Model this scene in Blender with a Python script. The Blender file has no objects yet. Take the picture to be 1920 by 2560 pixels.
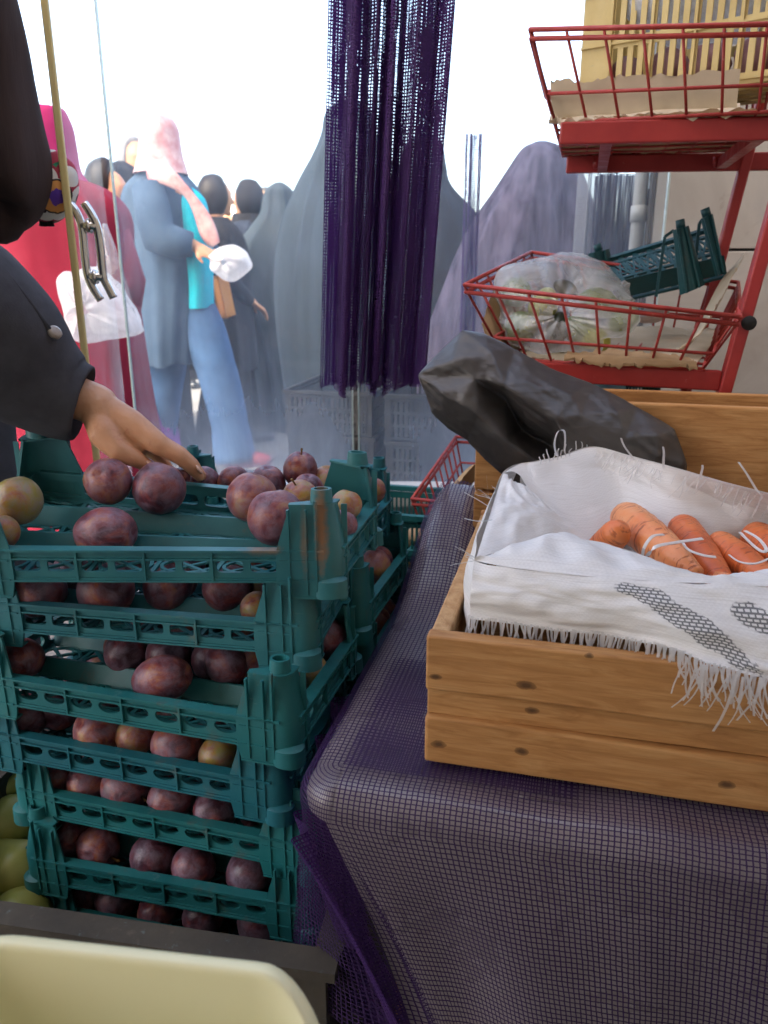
import bpy, bmesh, math, random
from mathutils import Vector, Matrix, noise
R = math.radians
V = Vector
rnd = random.Random(7)
scene = bpy.context.scene
COL = scene.collection

# ---------------------------------------------------------------- camera
FPX, HCAM, PITCH = 1950.0, 1.08, math.atan(.316)
CP, SP = math.cos(PITCH), math.sin(PITCH)
EYE = V((0, 0, HCAM))
cam_data = bpy.data.cameras.new('camera')
cam = bpy.data.objects.new('camera', cam_data)
COL.objects.link(cam)
cam.location = EYE
cam.rotation_euler = (math.pi / 2 - PITCH, 0, 0)
cam_data.sensor_fit = 'HORIZONTAL'
cam_data.sensor_width = 24.0
cam_data.lens = 24.0 * FPX / 1920
cam_data.clip_start = .02
cam_data.clip_end = 2000
cam_data.dof.use_dof = True
cam_data.dof.focus_distance = 1.0
cam_data.dof.aperture_fstop = 6.5
scene.camera = cam


def ray(px, py):
    x, y = (px - 960) / FPX, -(py - 1280) / FPX
    return V((x, CP + y * SP, -SP + y * CP))


def PY(px, py, Y):
    d = ray(px, py)
    return EYE + d * (Y / d.y)


def PZ(px, py, z):
    d = ray(px, py)
    return EYE + d * ((z - HCAM) / d.z)


YAW = R(14)
E1 = V((math.cos(YAW), -math.sin(YAW), 0))
E2 = V((math.sin(YAW), math.cos(YAW), 0))
Z = V((0, 0, 1))


# ---------------------------------------------------------------- scene helpers
def tag(o, label=None, cat=None, group=None, kind=None):
    if label: o['label'] = label
    if cat: o['category'] = cat
    if group: o['group'] = group
    if kind: o['kind'] = kind
    return o


def thing(name, loc, label, cat, group=None):
    o = bpy.data.objects.new(name, None)
    COL.objects.link(o)
    o.location = loc
    o.empty_display_size = .05
    return tag(o, label, cat, group)


ORIG = {}


def world_of(o):
    p = V((0, 0, 0))
    while o is not None:
        p = p + o.location
        o = o.parent
    return p


class MB:
    def __init__(s):
        s.v, s.f, s.uv = [], [], []

    def add(s, p, uv=(0, 0)):
        s.v.append(V(p)); s.uv.append(uv)
        return len(s.v) - 1

    def face(s, *i): s.f.append(i)

    def box(s, c, sx, sy, sz, ax=None):
        a = ax or (V((1, 0, 0)), V((0, 1, 0)), Z)
        c = V(c)
        i = []
        for dz in (-1, 1):
            for dx, dy in ((-1, -1), (1, -1), (1, 1), (-1, 1)):
                i.append(s.add(c + a[0] * dx * sx / 2 + a[1] * dy * sy / 2 + a[2] * dz * sz / 2))
        s.hexa(i)

    def hexa(s, i):
        s.f += [(i[3], i[2], i[1], i[0]), (i[4], i[5], i[6], i[7]), (i[0], i[1], i[5], i[4]), (i[1], i[2], i[6], i[5]), (i[2], i[3], i[7], i[6]), (i[3], i[0], i[4], i[7])]

    def bar(s, p, q, w, h, up=Z):
        p, q = V(p), V(q)
        d = q - p
        L = d.length
        if L < 1e-6: return
        d.normalize()
        side = d.cross(V(up))
        if side.length < 1e-4: side = d.cross(V((1, 0, 0)))
        side.normalize()
        u = side.cross(d).normalized()
        s.box((p + q) / 2, L, w, h, (d, side, u))

    def tube(s, pts, rad, n=8, cap=True, flat=None, uvs=None):
        pts = [V(p) for p in pts]
        if not hasattr(rad, '__len__'): rad = [rad] * len(pts)
        prev = None
        rings = []
        for k, p in enumerate(pts):
            if k == 0: t = pts[1] - pts[0]
            elif k == len(pts) - 1: t = pts[-1] - pts[-2]
            else: t = (pts[k + 1] - pts[k]).normalized() + (pts[k] - pts[k - 1]).normalized()
            t.normalize()
            if prev is None:
                a = V((0, 0, 1)) if flat is None else V(flat[0])
                if abs(t.dot(a.normalized())) > .95: a = V((1, 0, 0))
                prev = a
            u = prev - t * prev.dot(t)
            u.normalize()
            prev = u
            w = t.cross(u)
            fr = 1 if flat is None else flat[1]
            rr = rad[k]
            ring = []
            for j in range(n):
                an = 2 * math.pi * j / n
                ring.append(s.add(p + u * math.cos(an) * rr * fr + w * math.sin(an) * rr, (j / n, k / max(1, len(pts) - 1))))
            rings.append(ring)
        for a, b in zip(rings, rings[1:]):
            for j in range(n):
                s.face(a[j], a[(j + 1) % n], b[(j + 1) % n], b[j])
        if cap:
            s.f.append(tuple(reversed(rings[0]))); s.f.append(tuple(rings[-1]))
        return rings

    def capsule(s, pts, rad, n=10, flat=None):
        """tube with rounded ends"""
        pts = [V(p) for p in pts]
        rad = list(rad) if hasattr(rad, '__len__') else [rad] * len(pts)
        a = (pts[0] - pts[1]).normalized(); b = (pts[-1] - pts[-2]).normalized()
        P, Q = [], []
        for k in (3, 2, 1):
            an = k * math.pi / 2 / 3.3
            P.append(pts[0] + a * rad[0] * math.sin(an)); Q.append(rad[0] * math.cos(an))
        P += pts; Q += rad
        for k in (1, 2, 3):
            an = k * math.pi / 2 / 3.3
            P.append(pts[-1] + b * rad[-1] * math.sin(an)); Q.append(rad[-1] * math.cos(an))
        return s.tube(P, Q, n, True, flat)

    def grid(s, fn, nu, nv, closeu=False, uv=None):
        idx = []
        for j in range(nv + 1):
            row = []
            for i in range(nu if closeu else nu + 1):
                a, b = i / nu, j / nv
                row.append(s.add(fn(a, b), uv(a, b) if uv else (a, b)))
            idx.append(row)
        m = len(idx[0])
        for j in range(nv):
            for i in range(nu):
                k = (i + 1) % m
                s.face(idx[j][i], idx[j][k], idx[j + 1][k], idx[j + 1][i])
        return idx

    def ball(s, c, rx, ry, rz, nu=16, nv=10, rot=None, fn=None):
        c = V(c)
        def f(a, b):
            th, ph = 2 * math.pi * a, math.pi * (b - .5)
            ph = max(-1.5705, min(1.5705, ph))
            p = V((math.cos(th) * math.cos(ph) * rx, math.sin(th) * math.cos(ph) * ry, math.sin(ph) * rz))
            if fn: p = fn(p, th, ph)
            if rot is not None: p = rot @ p
            return c + p
        s.grid(f, nu, nv, True)

    def map(s, fn):
        s.v = [V(fn(p)) for p in s.v]
        return s

    def mesh(s, name, off=V((0, 0, 0)), smooth=False):
        me = bpy.data.meshes.new(name)
        me.from_pydata([tuple(p - off) for p in s.v], [], s.f)
        me.validate()
        uvl = me.uv_layers.new(name='uv')
        for l in me.loops:
            uvl.data[l.index].uv = s.uv[l.vertex_index]
        if smooth:
            for p in me.polygons: p.use_smooth = True
        return me

    def build(s, name, mat, parent=None, smooth=False, loc=None, auto=None):
        off = world_of(parent) if parent is not None else (V(loc) if loc is not None else V((0, 0, 0)))
        me = s.mesh(name, off, smooth or auto is not None)
        if auto is not None:
            sharp(me, auto)
        if mat: me.materials.append(mat)
        o = bpy.data.objects.new(name, me)
        COL.objects.link(o)
        if parent is not None: o.parent = parent
        elif loc is not None: o.location = loc
        return o


def sharp(me, deg):
    bm = bmesh.new(); bm.from_mesh(me)
    bmesh.ops.recalc_face_normals(bm, faces=bm.faces)
    for e in bm.edges:
        if len(e.link_faces) == 2:
            e.smooth = e.calc_face_angle(3.0) < R(deg)
    bm.to_mesh(me); bm.free()


def remesh(o, size, it=6):
    m = o.modifiers.new('skin', 'REMESH'); m.mode = 'VOXEL'; m.voxel_size = size; m.use_smooth_shade = True
    m = o.modifiers.new('soft', 'SMOOTH'); m.factor = .5; m.iterations = it
    return o


def bevel(o, w, seg=2):
    m = o.modifiers.new('edge', 'BEVEL'); m.width = w; m.segments = seg; m.limit_method = 'ANGLE'; m.angle_limit = R(40)
    return o


def lerp(a, b, t): return a + (b - a) * t


def sm(t, a, b):
    t = max(0, min(1, (t - a) / (b - a)))
    return t * t * (3 - 2 * t)


def poly(pts, t):
    """point at fraction t of a polyline given as list of tuples, uniform in index"""
    n = len(pts) - 1
    x = max(0, min(.999999, t)) * n
    i = int(x); f = x - i
    # catmull-rom
    p0, p1, p2, p3 = pts[max(0, i - 1)], pts[i], pts[i + 1], pts[min(n, i + 2)]
    out = []
    for a, b, c, d in zip(p0, p1, p2, p3):
        out.append(.5 * (2 * b + (c - a) * f + (2 * a - 5 * b + 4 * c - d) * f * f + (3 * b - a - 3 * c + d) * f ** 3))
    return out


def nz(p, sc, seed=0):
    return noise.noise(V((p[0] * sc + seed * 7.3, p[1] * sc - seed * 3.1, p[2] * sc + seed * 1.7)))


# ---------------------------------------------------------------- materials
def new_mat(name):
    m = bpy.data.materials.new(name)
    m.use_nodes = True
    nt = m.node_tree
    for n in list(nt.nodes): nt.nodes.remove(n)
    out = nt.nodes.new('ShaderNodeOutputMaterial')
    return m, nt, out


def N(nt, typ, **kw):
    n = nt.nodes.new(typ)
    for k, v in kw.items():
        if k in n.inputs: n.inputs[k].default_value = v
        else: setattr(n, k, v)
    return n


def LK(nt, a, b): nt.links.new(a, b)


def ramp(nt, fac, stops, interp='LINEAR'):
    r = nt.nodes.new('ShaderNodeValToRGB')
    r.color_ramp.interpolation = interp
    e = r.color_ramp.elements
    while len(e) > 1: e.remove(e[-1])
    for k, (p, c) in enumerate(stops):
        x = e[0] if k == 0 else e.new(p)
        x.position = p
        x.color = (*c, 1) if len(c) == 3 else c
    LK(nt, fac, r.inputs[0])
    return r.outputs[0]


def coords(nt, kind='Object', scale=(1, 1, 1), rot=(0, 0, 0), loc=(0, 0, 0)):
    t = nt.nodes.new('ShaderNodeTexCoord')
    m = nt.nodes.new('ShaderNodeMapping')
    m.inputs['Scale'].default_value = scale
    m.inputs['Rotation'].default_value = rot
    m.inputs['Location'].default_value = loc
    LK(nt, t.outputs[kind], m.inputs[0])
    return m.outputs[0]


def tnoise(nt, vec, scale, detail=4, rough=.6, dist=0):
    n = N(nt, 'ShaderNodeTexNoise')
    n.inputs['Scale'].default_value = scale
    n.inputs['Detail'].default_value = detail
    n.inputs['Roughness'].default_value = rough
    n.inputs['Distortion'].default_value = dist
    LK(nt, vec, n.inputs['Vector'])
    return n.outputs[0]


def mth(nt, op, a, b=None, c=None):
    n = nt.nodes.new('ShaderNodeMath'); n.operation = op
    for k, x in enumerate((a, b, c)):
        if x is None: continue
        if isinstance(x, (int, float)): n.inputs[k].default_value = x
        else: LK(nt, x, n.inputs[k])
    return n.outputs[0]


def mixc(nt, fac, a, b, mode='MIX'):
    n = nt.nodes.new('ShaderNodeMix'); n.data_type = 'RGBA'; n.blend_type = mode
    for sock, x in ((n.inputs[0], fac), (n.inputs[6], a), (n.inputs[7], b)):
        if isinstance(x, (int, float)): sock.default_value = x
        elif isinstance(x, tuple): sock.default_value = (*x, 1) if len(x) == 3 else x
        else: LK(nt, x, sock)
    return n.outputs[2]


def mixs(nt, fac, a, b):
    n = nt.nodes.new('ShaderNodeMixShader')
    if isinstance(fac, (int, float)): n.inputs[0].default_value = fac
    else: LK(nt, fac, n.inputs[0])
    LK(nt, a, n.inputs[1]); LK(nt, b, n.inputs[2])
    return n.outputs[0]


def bumpn(nt, h, strength, dist=.002):
    b = nt.nodes.new('ShaderNodeBump')
    b.inputs['Strength'].default_value = strength
    b.inputs['Distance'].default_value = dist
    LK(nt, h, b.inputs['Height'])
    return b.outputs[0]


def princ(nt, color, rough=.5, spec=.5, metal=0, coat=0, normal=None, sub=0):
    p = nt.nodes.new('ShaderNodeBsdfPrincipled')
    if isinstance(color, tuple): p.inputs['Base Color'].default_value = (*color, 1)
    else: LK(nt, color, p.inputs['Base Color'])
    if isinstance(rough, (int, float)): p.inputs['Roughness'].default_value = rough
    else: LK(nt, rough, p.inputs['Roughness'])
    p.inputs['Specular IOR Level'].default_value = spec
    p.inputs['Metallic'].default_value = metal
    p.inputs['Coat Weight'].default_value = coat
    if sub:
        p.inputs['Subsurface Weight'].default_value = sub
        p.inputs['Subsurface Radius'].default_value = (.008, .003, .002)
        p.inputs['Subsurface Scale'].default_value = 1
    if normal is not None: LK(nt, normal, p.inputs['Normal'])
    return p.outputs[0]


def surf(name, stops, scale=6, rough=.5, spec=.5, bump=.2, bscale=None, bdist=.002, metal=0, detail=5, stretch=(1, 1, 1), rot=(0, 0, 0), coat=0, sub=0, speck=None, dist=0):
    """noise-coloured material; speck=(colour, scale, threshold) adds dirt spots"""
    m, nt, out = new_mat(name)
    vec = coords(nt, 'Object', stretch, rot)
    n1 = tnoise(nt, vec, scale, detail, .6, dist)
    col = ramp(nt, n1, stops)
    if speck:
        n3 = tnoise(nt, vec, speck[1], 6, .7)
        mask = ramp(nt, n3, [(speck[2], (0, 0, 0)), (min(1, speck[2] + .12), (1, 1, 1))])
        col = mixc(nt, mask, col, speck[0])
    nrm = None
    if bump:
        n2 = tnoise(nt, vec, bscale or scale * 6, 5, .6)
        nrm = bumpn(nt, n2, bump, bdist)
    n4 = tnoise(nt, vec, scale * 2.3, 4)
    rg = ramp(nt, n4, [(.3, (max(.02, rough - .12),) * 3), (.7, (min(1, rough + .12),) * 3)])
    LK(nt, princ(nt, col, rg, spec, metal, coat, nrm, sub), out.inputs[0])
    return m


def plastic_mat(name, a, b, dirt, rough=.42):
    m, nt, out = new_mat(name)
    vec = coords(nt, 'Object')
    n1 = tnoise(nt, vec, 9, 5)
    col = ramp(nt, n1, [(.35, a), (.65, b)])
    n2 = tnoise(nt, coords(nt, 'Object', (1, 1, .35)), 38, 6, .7)
    mask = ramp(nt, n2, [(.58, (0, 0, 0)), (.75, (.55, .55, .55))])
    col = mixc(nt, mask, col, dirt)
    n3 = tnoise(nt, vec, 260, 3)
    nrm = bumpn(nt, n3, .15, .0006)
    rg = ramp(nt, n2, [(.4, (rough,) * 3), (.7, (rough + .25,) * 3)])
    sc_ = tnoise(nt, coords(nt, 'Object', (1, 1, 6), (.4, .3, .2)), 55, 4, .75)
    col = mixc(nt, ramp(nt, sc_, [(.62, (0, 0, 0)), (.70, (.30,) * 3)]), col, (.16, .25, .25))
    LK(nt, princ(nt, col, rg, .5, 0, 0, nrm), out.inputs[0])
    return m


def rust_mat(p):
    """the green plastic with a brown rust run down the near right corner post, and dry dirt on the wall beside it"""
    m, nt, out = new_mat('rust_stained_green_plastic')
    t = nt.nodes.new('ShaderNodeNewGeometry')
    vec = t.outputs['Position']
    n1 = tnoise(nt, vec, 9, 5)
    col = ramp(nt, n1, [(.35, (.014, .12, .14)), (.65, (.03, .17, .182))])
    n2 = tnoise(nt, vec, 60, 6, .7)
    for (q, sx, sz, amt, c) in ((p, .010, .075, .85, (.30, .13, .045)), (p + V((-.075, -.01, -.030)), .030, .012, .6, (.28, .14, .06)), (p + V((-.022, -.01, -.02)), .006, .06, .5, (.24, .12, .05))):
        sub = nt.nodes.new('ShaderNodeVectorMath'); sub.operation = 'SUBTRACT'; LK(nt, vec, sub.inputs[0]); sub.inputs[1].default_value = q
        mul = nt.nodes.new('ShaderNodeVectorMath'); mul.operation = 'MULTIPLY'; LK(nt, sub.outputs[0], mul.inputs[0]); mul.inputs[1].default_value = (1 / sx, 1 / .09, 1 / sz)
        ln = nt.nodes.new('ShaderNodeVectorMath'); ln.operation = 'LENGTH'; LK(nt, mul.outputs[0], ln.inputs[0])
        d = mth(nt, 'ADD', ln.outputs['Value'], mth(nt, 'MULTIPLY', mth(nt, 'SUBTRACT', n2, .5), 1.6))
        k = ramp(nt, d, [(.35, (1, 1, 1)), (1.0, (0, 0, 0))])
        col = mixc(nt, mth(nt, 'MULTIPLY', k, amt), col, c)
    mask = ramp(nt, n2, [(.60, (0, 0, 0)), (.75, (.4, .4, .4))])
    col = mixc(nt, mask, col, (.16, .12, .075))
    LK(nt, princ(nt, col, .42, .5), out.inputs[0])
    return m


def net_mat(name, c1, c2, w, rough=.6, lace=0.0):
    """open net: thread where the cell fraction of the uv is below w"""
    m, nt, out = new_mat(name)
    t = nt.nodes.new('ShaderNodeTexCoord')
    nv = tnoise(nt, t.outputs['UV'], .35, 2)
    sep = nt.nodes.new('ShaderNodeSeparateXYZ'); LK(nt, t.outputs['UV'], sep.inputs[0])
    fl = []
    for ax in (0, 1):
        x = mth(nt, 'ADD', sep.outputs[ax], mth(nt, 'MULTIPLY', nv, .35))
        fr = mth(nt, 'FRACT', x)
        w0 = w if not isinstance(w, tuple) else w[ax]
        if lace:
            mpl = nt.nodes.new('ShaderNodeMapping'); mpl.inputs['Scale'].default_value = (.16, .022, 1); LK(nt, t.outputs['UV'], mpl.inputs[0])
            ln_ = tnoise(nt, mpl.outputs[0], 1.0, 3, .6); ln2 = tnoise(nt, t.outputs['UV'], .8, 2)
            w0 = mth(nt, 'ADD', w0, mth(nt, 'ADD', mth(nt, 'MULTIPLY', mth(nt, 'SUBTRACT', ln_, .5), lace), mth(nt, 'MULTIPLY', mth(nt, 'SUBTRACT', ln2, .5), lace * .35)))
        fl.append(mth(nt, 'LESS_THAN', fr, w0))
    thr = mth(nt, 'MAXIMUM', fl[0], fl[1])
    n1 = tnoise(nt, t.outputs['UV'], 1.7, 4)
    col = ramp(nt, n1, [(.3, c1), (.7, c2)])
    cloth = princ(nt, col, rough, .4)
    tr = nt.nodes.new('ShaderNodeBsdfTranslucent'); LK(nt, col, tr.inputs[0])
    cl = mixs(nt, .3, cloth, tr.outputs[0])
    tp = nt.nodes.new('ShaderNodeBsdfTransparent')
    LK(nt, mixs(nt, thr, tp.outputs[0], cl), out.inputs[0])
    return m


M = {}
M['green'] = plastic_mat('teal_green_plastic', (.012, .12, .145), (.026, .165, .185), (.16, .12, .075))
M['teal'] = plastic_mat('deep_teal_plastic', (.007, .115, .125), (.014, .15, .155), (.12, .10, .07))
M['bluegreen'] = plastic_mat('blue_teal_plastic', (.006, .10, .13), (.01, .13, .16), (.12, .10, .07))
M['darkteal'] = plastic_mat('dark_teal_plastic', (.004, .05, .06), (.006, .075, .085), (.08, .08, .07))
M['yellowcrate'] = plastic_mat('ochre_plastic', (.44, .33, .12), (.54, .43, .18), (.26, .19, .1), .5)
M['bin'] = surf('pale_yellow_plastic', [(.3, (.80, .74, .44)), (.7, (.84, .79, .50))], 5, .4, .45, .08, 60, .001, speck=((.5, .25, .05), 9, .68))
M['black_plastic'] = plastic_mat('black_crate_plastic', (.02, .02, .022), (.035, .035, .036), (.12, .11, .1), .5)
M['brown_plastic'] = plastic_mat('dusty_dark_plastic', (.04, .033, .024), (.065, .054, .038), (.16, .13, .10), .55)
M['red'] = surf('worn_red_paint', [(.3, (.30, .020, .020)), (.65, (.38, .032, .028))], 14, .42, .5, .25, 120, .001, speck=((.5, .25, .2), 60, .66))
M['wire'] = surf('red_coated_wire', [(.3, (.30, .028, .022)), (.65, (.42, .05, .04))], 30, .5, .4, .3, 200, .0008, speck=((.45, .22, .16), 90, .62))
M['cardboard'] = surf('brown_cardboard', [(.3, (.36, .235, .125)), (.7, (.48, .34, .20))], 12, .9, .15, .35, 90, .001, stretch=(1, 1, 1), speck=((.25, .16, .09), 30, .68))
M['cardpale'] = surf('pale_cardboard', [(.3, (.50, .42, .29)), (.7, (.62, .53, .39))], 10, .9, .15, .35, 60, .001, speck=((.36, .28, .18), 24, .66))
M['fleece'] = surf('dark_coat_cloth', [(.3, (.05, .05, .058)), (.7, (.078, .078, .09))], 20, .9, .2, .5, 380, .001)
M['shawl'] = surf('brown_black_shawl_cloth', [(.3, (.045, .031, .030)), (.7, (.08, .056, .052))], 9, .85, .2, .4, 160, .002, stretch=(1, 1, .15))
M['chador'] = surf('black_chador_cloth', [(.3, (.012, .013, .018)), (.7, (.022, .024, .032))], 5, .8, .25, .3, 60, .004, stretch=(1, 1, .2))
M['chador_grey'] = surf('grey_violet_chador_cloth', [(.35, (.04, .034, .06)), (.65, (.12, .105, .16))], 14, .8, .25, .6, 40, .01, stretch=(1.5, 1.5, .08))  # pale vertical streaks in the colour stand for light along the folds
M['chador_blue'] = surf('slate_blue_chador_cloth', [(.3, (.03, .045, .06)), (.7, (.06, .085, .105))], 5, .8, .25, .3, 60, .004, stretch=(1, 1, .2))
M['redcoat'] = surf('crimson_coat_cloth', [(.3, (.24, .016, .038)), (.7, (.33, .026, .055))], 5, .85, .2, .3, 90, .003)
M['pinkscarf'] = surf('hot_pink_scarf_cloth', [(.3, (.46, .03, .14)), (.7, (.56, .05, .2))], 7, .8, .2, .3, 90, .003)
M['bluecoat'] = surf('grey_blue_coat_cloth', [(.3, (.04, .075, .13)), (.7, (.08, .13, .20))], 4, .85, .2, .3, 80, .004)
M['jeans'] = surf('blue_denim', [(.3, (.035, .085, .19)), (.7, (.075, .16, .32))], 5, .85, .2, .3, 160, .003)
M['cyan'] = surf('cyan_shirt_cloth', [(.3, (.0, .42, .55)), (.7, (.0, .5, .64))], 6, .8, .2, .2, 90, .003)
M['rose'] = surf('rose_scarf_cloth', [(.35, (.60, .26, .27)), (.65, (.78, .55, .53))], 16, .8, .2, .2, 90, .003)
M['orange'] = surf('orange_bag_cloth', [(.3, (.7, .22, .02)), (.7, (.8, .3, .04))], 6, .7, .3, .2, 60, .003)
M['purplecloth'] = surf('purple_skirt_cloth', [(.3, (.2, .02, .24)), (.7, (.32, .05, .36))], 8, .8, .2, .2, 60, .003)
M['trousers'] = surf('black_trouser_cloth', [(.3, (.01, .01, .012)), (.7, (.02, .02, .022))], 8, .8, .2, .2, 90, .003)
M['shoe_black'] = surf('black_shoe_leather', [(.3, (.01, .01, .01)), (.7, (.02, .02, .02))], 8, .3, .5, .1)
M['shoe_red'] = surf('dark_red_shoe', [(.3, (.24, .02, .03)), (.7, (.32, .04, .05))], 8, .5, .4, .1)
M['sole'] = surf('white_rubber', [(.3, (.6, .58, .55)), (.7, (.7, .68, .65))], 8, .6, .4, .1)
M['skin'] = surf('skin', [(.3, (.54, .27, .145)), (.7, (.62, .34, .20))], 26, .46, .4, .6, 120, .0016, sub=.12, speck=((.46, .17, .1), 40, .6))
M['nail'] = surf('finger_nail', [(.3, (.6, .36, .26)), (.7, (.66, .42, .32))], 30, .25, .5, 0)
M['hair'] = surf('dark_hair', [(.3, (.008, .006, .006)), (.7, (.02, .015, .014))], 30, .5, .4, .3, 200, .002, stretch=(1, 1, .2))
M['chrome'] = surf('chrome', [(.3, (.62, .6, .56)), (.7, (.72, .7, .66))], 8, .15, .5, 0, metal=1)
M['pipe'] = surf('grey_pipe_paint', [(.3, (.4, .39, .36)), (.7, (.48, .47, .44))], 8, .5, .4, .1)
M['steelpipe'] = surf('bright_steel_pipe', [(.3, (.68, .7, .74)), (.7, (.78, .8, .84))], 8, .3, .5, .1, metal=.6)
M['ground'] = surf('concrete_paving', [(.3, (.11, .103, .095)), (.7, (.165, .156, .145))], 1.3, .9, .3, .3, 40, .004, speck=((.16, .15, .14), 5, .62))
M['sill'] = surf('pale_stone_sill', [(.3, (.55, .53, .5)), (.7, (.66, .64, .61))], 6, .5, .4, .1)
M['cream'] = surf('cream_wall_paint', [(.3, (.66, .58, .47)), (.7, (.74, .66, .55))], 3, .8, .3, .1)
M['plaster'] = surf('grey_plaster', [(.3, (.3, .29, .28)), (.7, (.4, .39, .38))], 3, .9, .2, .2)
M['stem'] = surf('fruit_stem', [(.3, (.12, .07, .025)), (.7, (.25, .15, .05))], 60, .7, .3, .2)
M['button_shell'] = surf('mother_of_pearl_button', [(.3, (.25, .20, .16)), (.7, (.46, .40, .34))], 40, .3, .5, .1)
M['yellowedge'] = surf('yellowed_edge_strip', [(.3, (.72, .58, .24)), (.7, (.80, .66, .32))], 6, .4, .5, .05)
M['pear'] = surf('green_pear_skin', [(.3, (.22, .27, .055)), (.7, (.36, .36, .11))], 14, .42, .4, .12, 120, .001, speck=((.2, .12, .04), 40, .66))
M['gourd'] = surf('green_vegetable_skin', [(.3, (.05, .11, .018)), (.65, (.2, .27, .04))], 14, .4, .4, .1, speck=((.42, .42, .06), 10, .6))
M['carrotstem'] = surf('carrot_stalk', [(.3, (.2, .2, .06)), (.7, (.33, .3, .1))], 60, .7, .3, .4)
M['potato'] = surf('tan_potato_skin', [(.3, (.38, .24, .13)), (.7, (.5, .34, .2))], 20, .7, .3, .2)
M['lemon'] = surf('yellow_fruit_skin', [(.3, (.62, .45, .08)), (.7, (.7, .55, .14))], 20, .5, .3, .2)
M['onion'] = surf('mauve_onion_skin', [(.3, (.22, .1, .12)), (.7, (.4, .24, .25))], 20, .5, .3, .2)
M['packet'] = None


def plum_mat():
    m, nt, out = new_mat('plum_skin')
    oi = nt.nodes.new('ShaderNodeObjectInfo')
    vec = coords(nt, 'Object')
    off = nt.nodes.new('ShaderNodeVectorMath'); off.operation = 'ADD'
    cmb = nt.nodes.new('ShaderNodeCombineXYZ')
    r10 = mth(nt, 'MULTIPLY', oi.outputs['Random'], 37.0)
    for k in range(3): LK(nt, r10, cmb.inputs[k])
    LK(nt, vec, off.inputs[0]); LK(nt, cmb.outputs[0], off.inputs[1])
    v = off.outputs[0]
    a = tnoise(nt, v, 1.15, 5, .62, .6)
    a = mth(nt, 'ADD', .5, mth(nt, 'MULTIPLY', mth(nt, 'SUBTRACT', a, .5), 1.35))
    sep = nt.nodes.new('ShaderNodeSeparateColor'); LK(nt, oi.outputs['Color'], sep.inputs[0])
    rip = sep.outputs[0]     # object colour: red channel = how yellow
    x = mth(nt, 'ADD', a, mth(nt, 'MULTIPLY', mth(nt, 'SUBTRACT', rip, .5), 1.0))
    col = ramp(nt, x, [(.18, (.045, .012, .022)), (.36, (.095, .018, .028)), (.50, (.20, .035, .032)), (.64, (.31, .095, .03)), (.82, (.34, .20, .03)), (1, (.27, .24, .05))])
    # waxy bloom
    b = tnoise(nt, v, 1.7, 6, .68, .5)
    b2 = tnoise(nt, v, 9, 3, .6)
    bm = mth(nt, 'MULTIPLY', ramp(nt, b, [(.40, (.06,) * 3), (.64, (.75,) * 3)]), ramp(nt, b2, [(.25, (.75,) * 3), (.6, (1,) * 3)]))
    bloomed = mixc(nt, mth(nt, 'MULTIPLY', bm, .75), col, (.27, .215, .29))
    sp = tnoise(nt, v, 22, 2)
    dots = ramp(nt, sp, [(.7, (0, 0, 0)), (.76, (.5, .5, .5))])
    bloomed = mixc(nt, dots, bloomed, (.36, .24, .16))
    rg = ramp(nt, bm, [(0, (.26,) * 3), (.6, (.52,) * 3)])
    nrm = bumpn(nt, b, .10, .05)
    LK(nt, princ(nt, bloomed, rg, .45, 0, 0, nrm), out.inputs[0])
    return m


M['plum'] = plum_mat()


def carrot_mat():
    m, nt, out = new_mat('carrot_skin')
    vec = coords(nt, 'Object')
    oi = nt.nodes.new('ShaderNodeObjectInfo')
    a = tnoise(nt, vec, 16, 5, .6)
    a = mth(nt, 'ADD', a, mth(nt, 'MULTIPLY', mth(nt, 'SUBTRACT', mth(nt, 'MULTIPLY', oi.outputs['Alpha'], 1.0), .5), .6))
    col = ramp(nt, a, [(.2, (.50, .085, .018)), (.45, (.66, .15, .035)), (.65, (.76, .23, .07)), (.85, (.78, .32, .13))])
    b = tnoise(nt, vec, 130, 4, .7)
    col = mixc(nt, ramp(nt, b, [(.64, (0, 0, 0)), (.74, (.5, .5, .5))]), col, (.36, .08, .02))
    uvm = coords(nt, 'UV', (4, 30, 1))
    rings = tnoise(nt, uvm, 1.0, 3, .6)
    line = ramp(nt, rings, [(.38, (1, 1, 1)), (.47, (0, 0, 0))])
    col = mixc(nt, mth(nt, 'MULTIPLY', line, .75), col, (.34, .07, .02))
    h = mth(nt, 'SUBTRACT', tnoise(nt, vec, 90, 5), mth(nt, 'MULTIPLY', line, .8))
    nrm = bumpn(nt, h, .5, .0015)
    LK(nt, princ(nt, col, .40, .5, 0, 0, nrm, .06), out.inputs[0])
    return m


M['carrot'] = carrot_mat()


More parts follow.
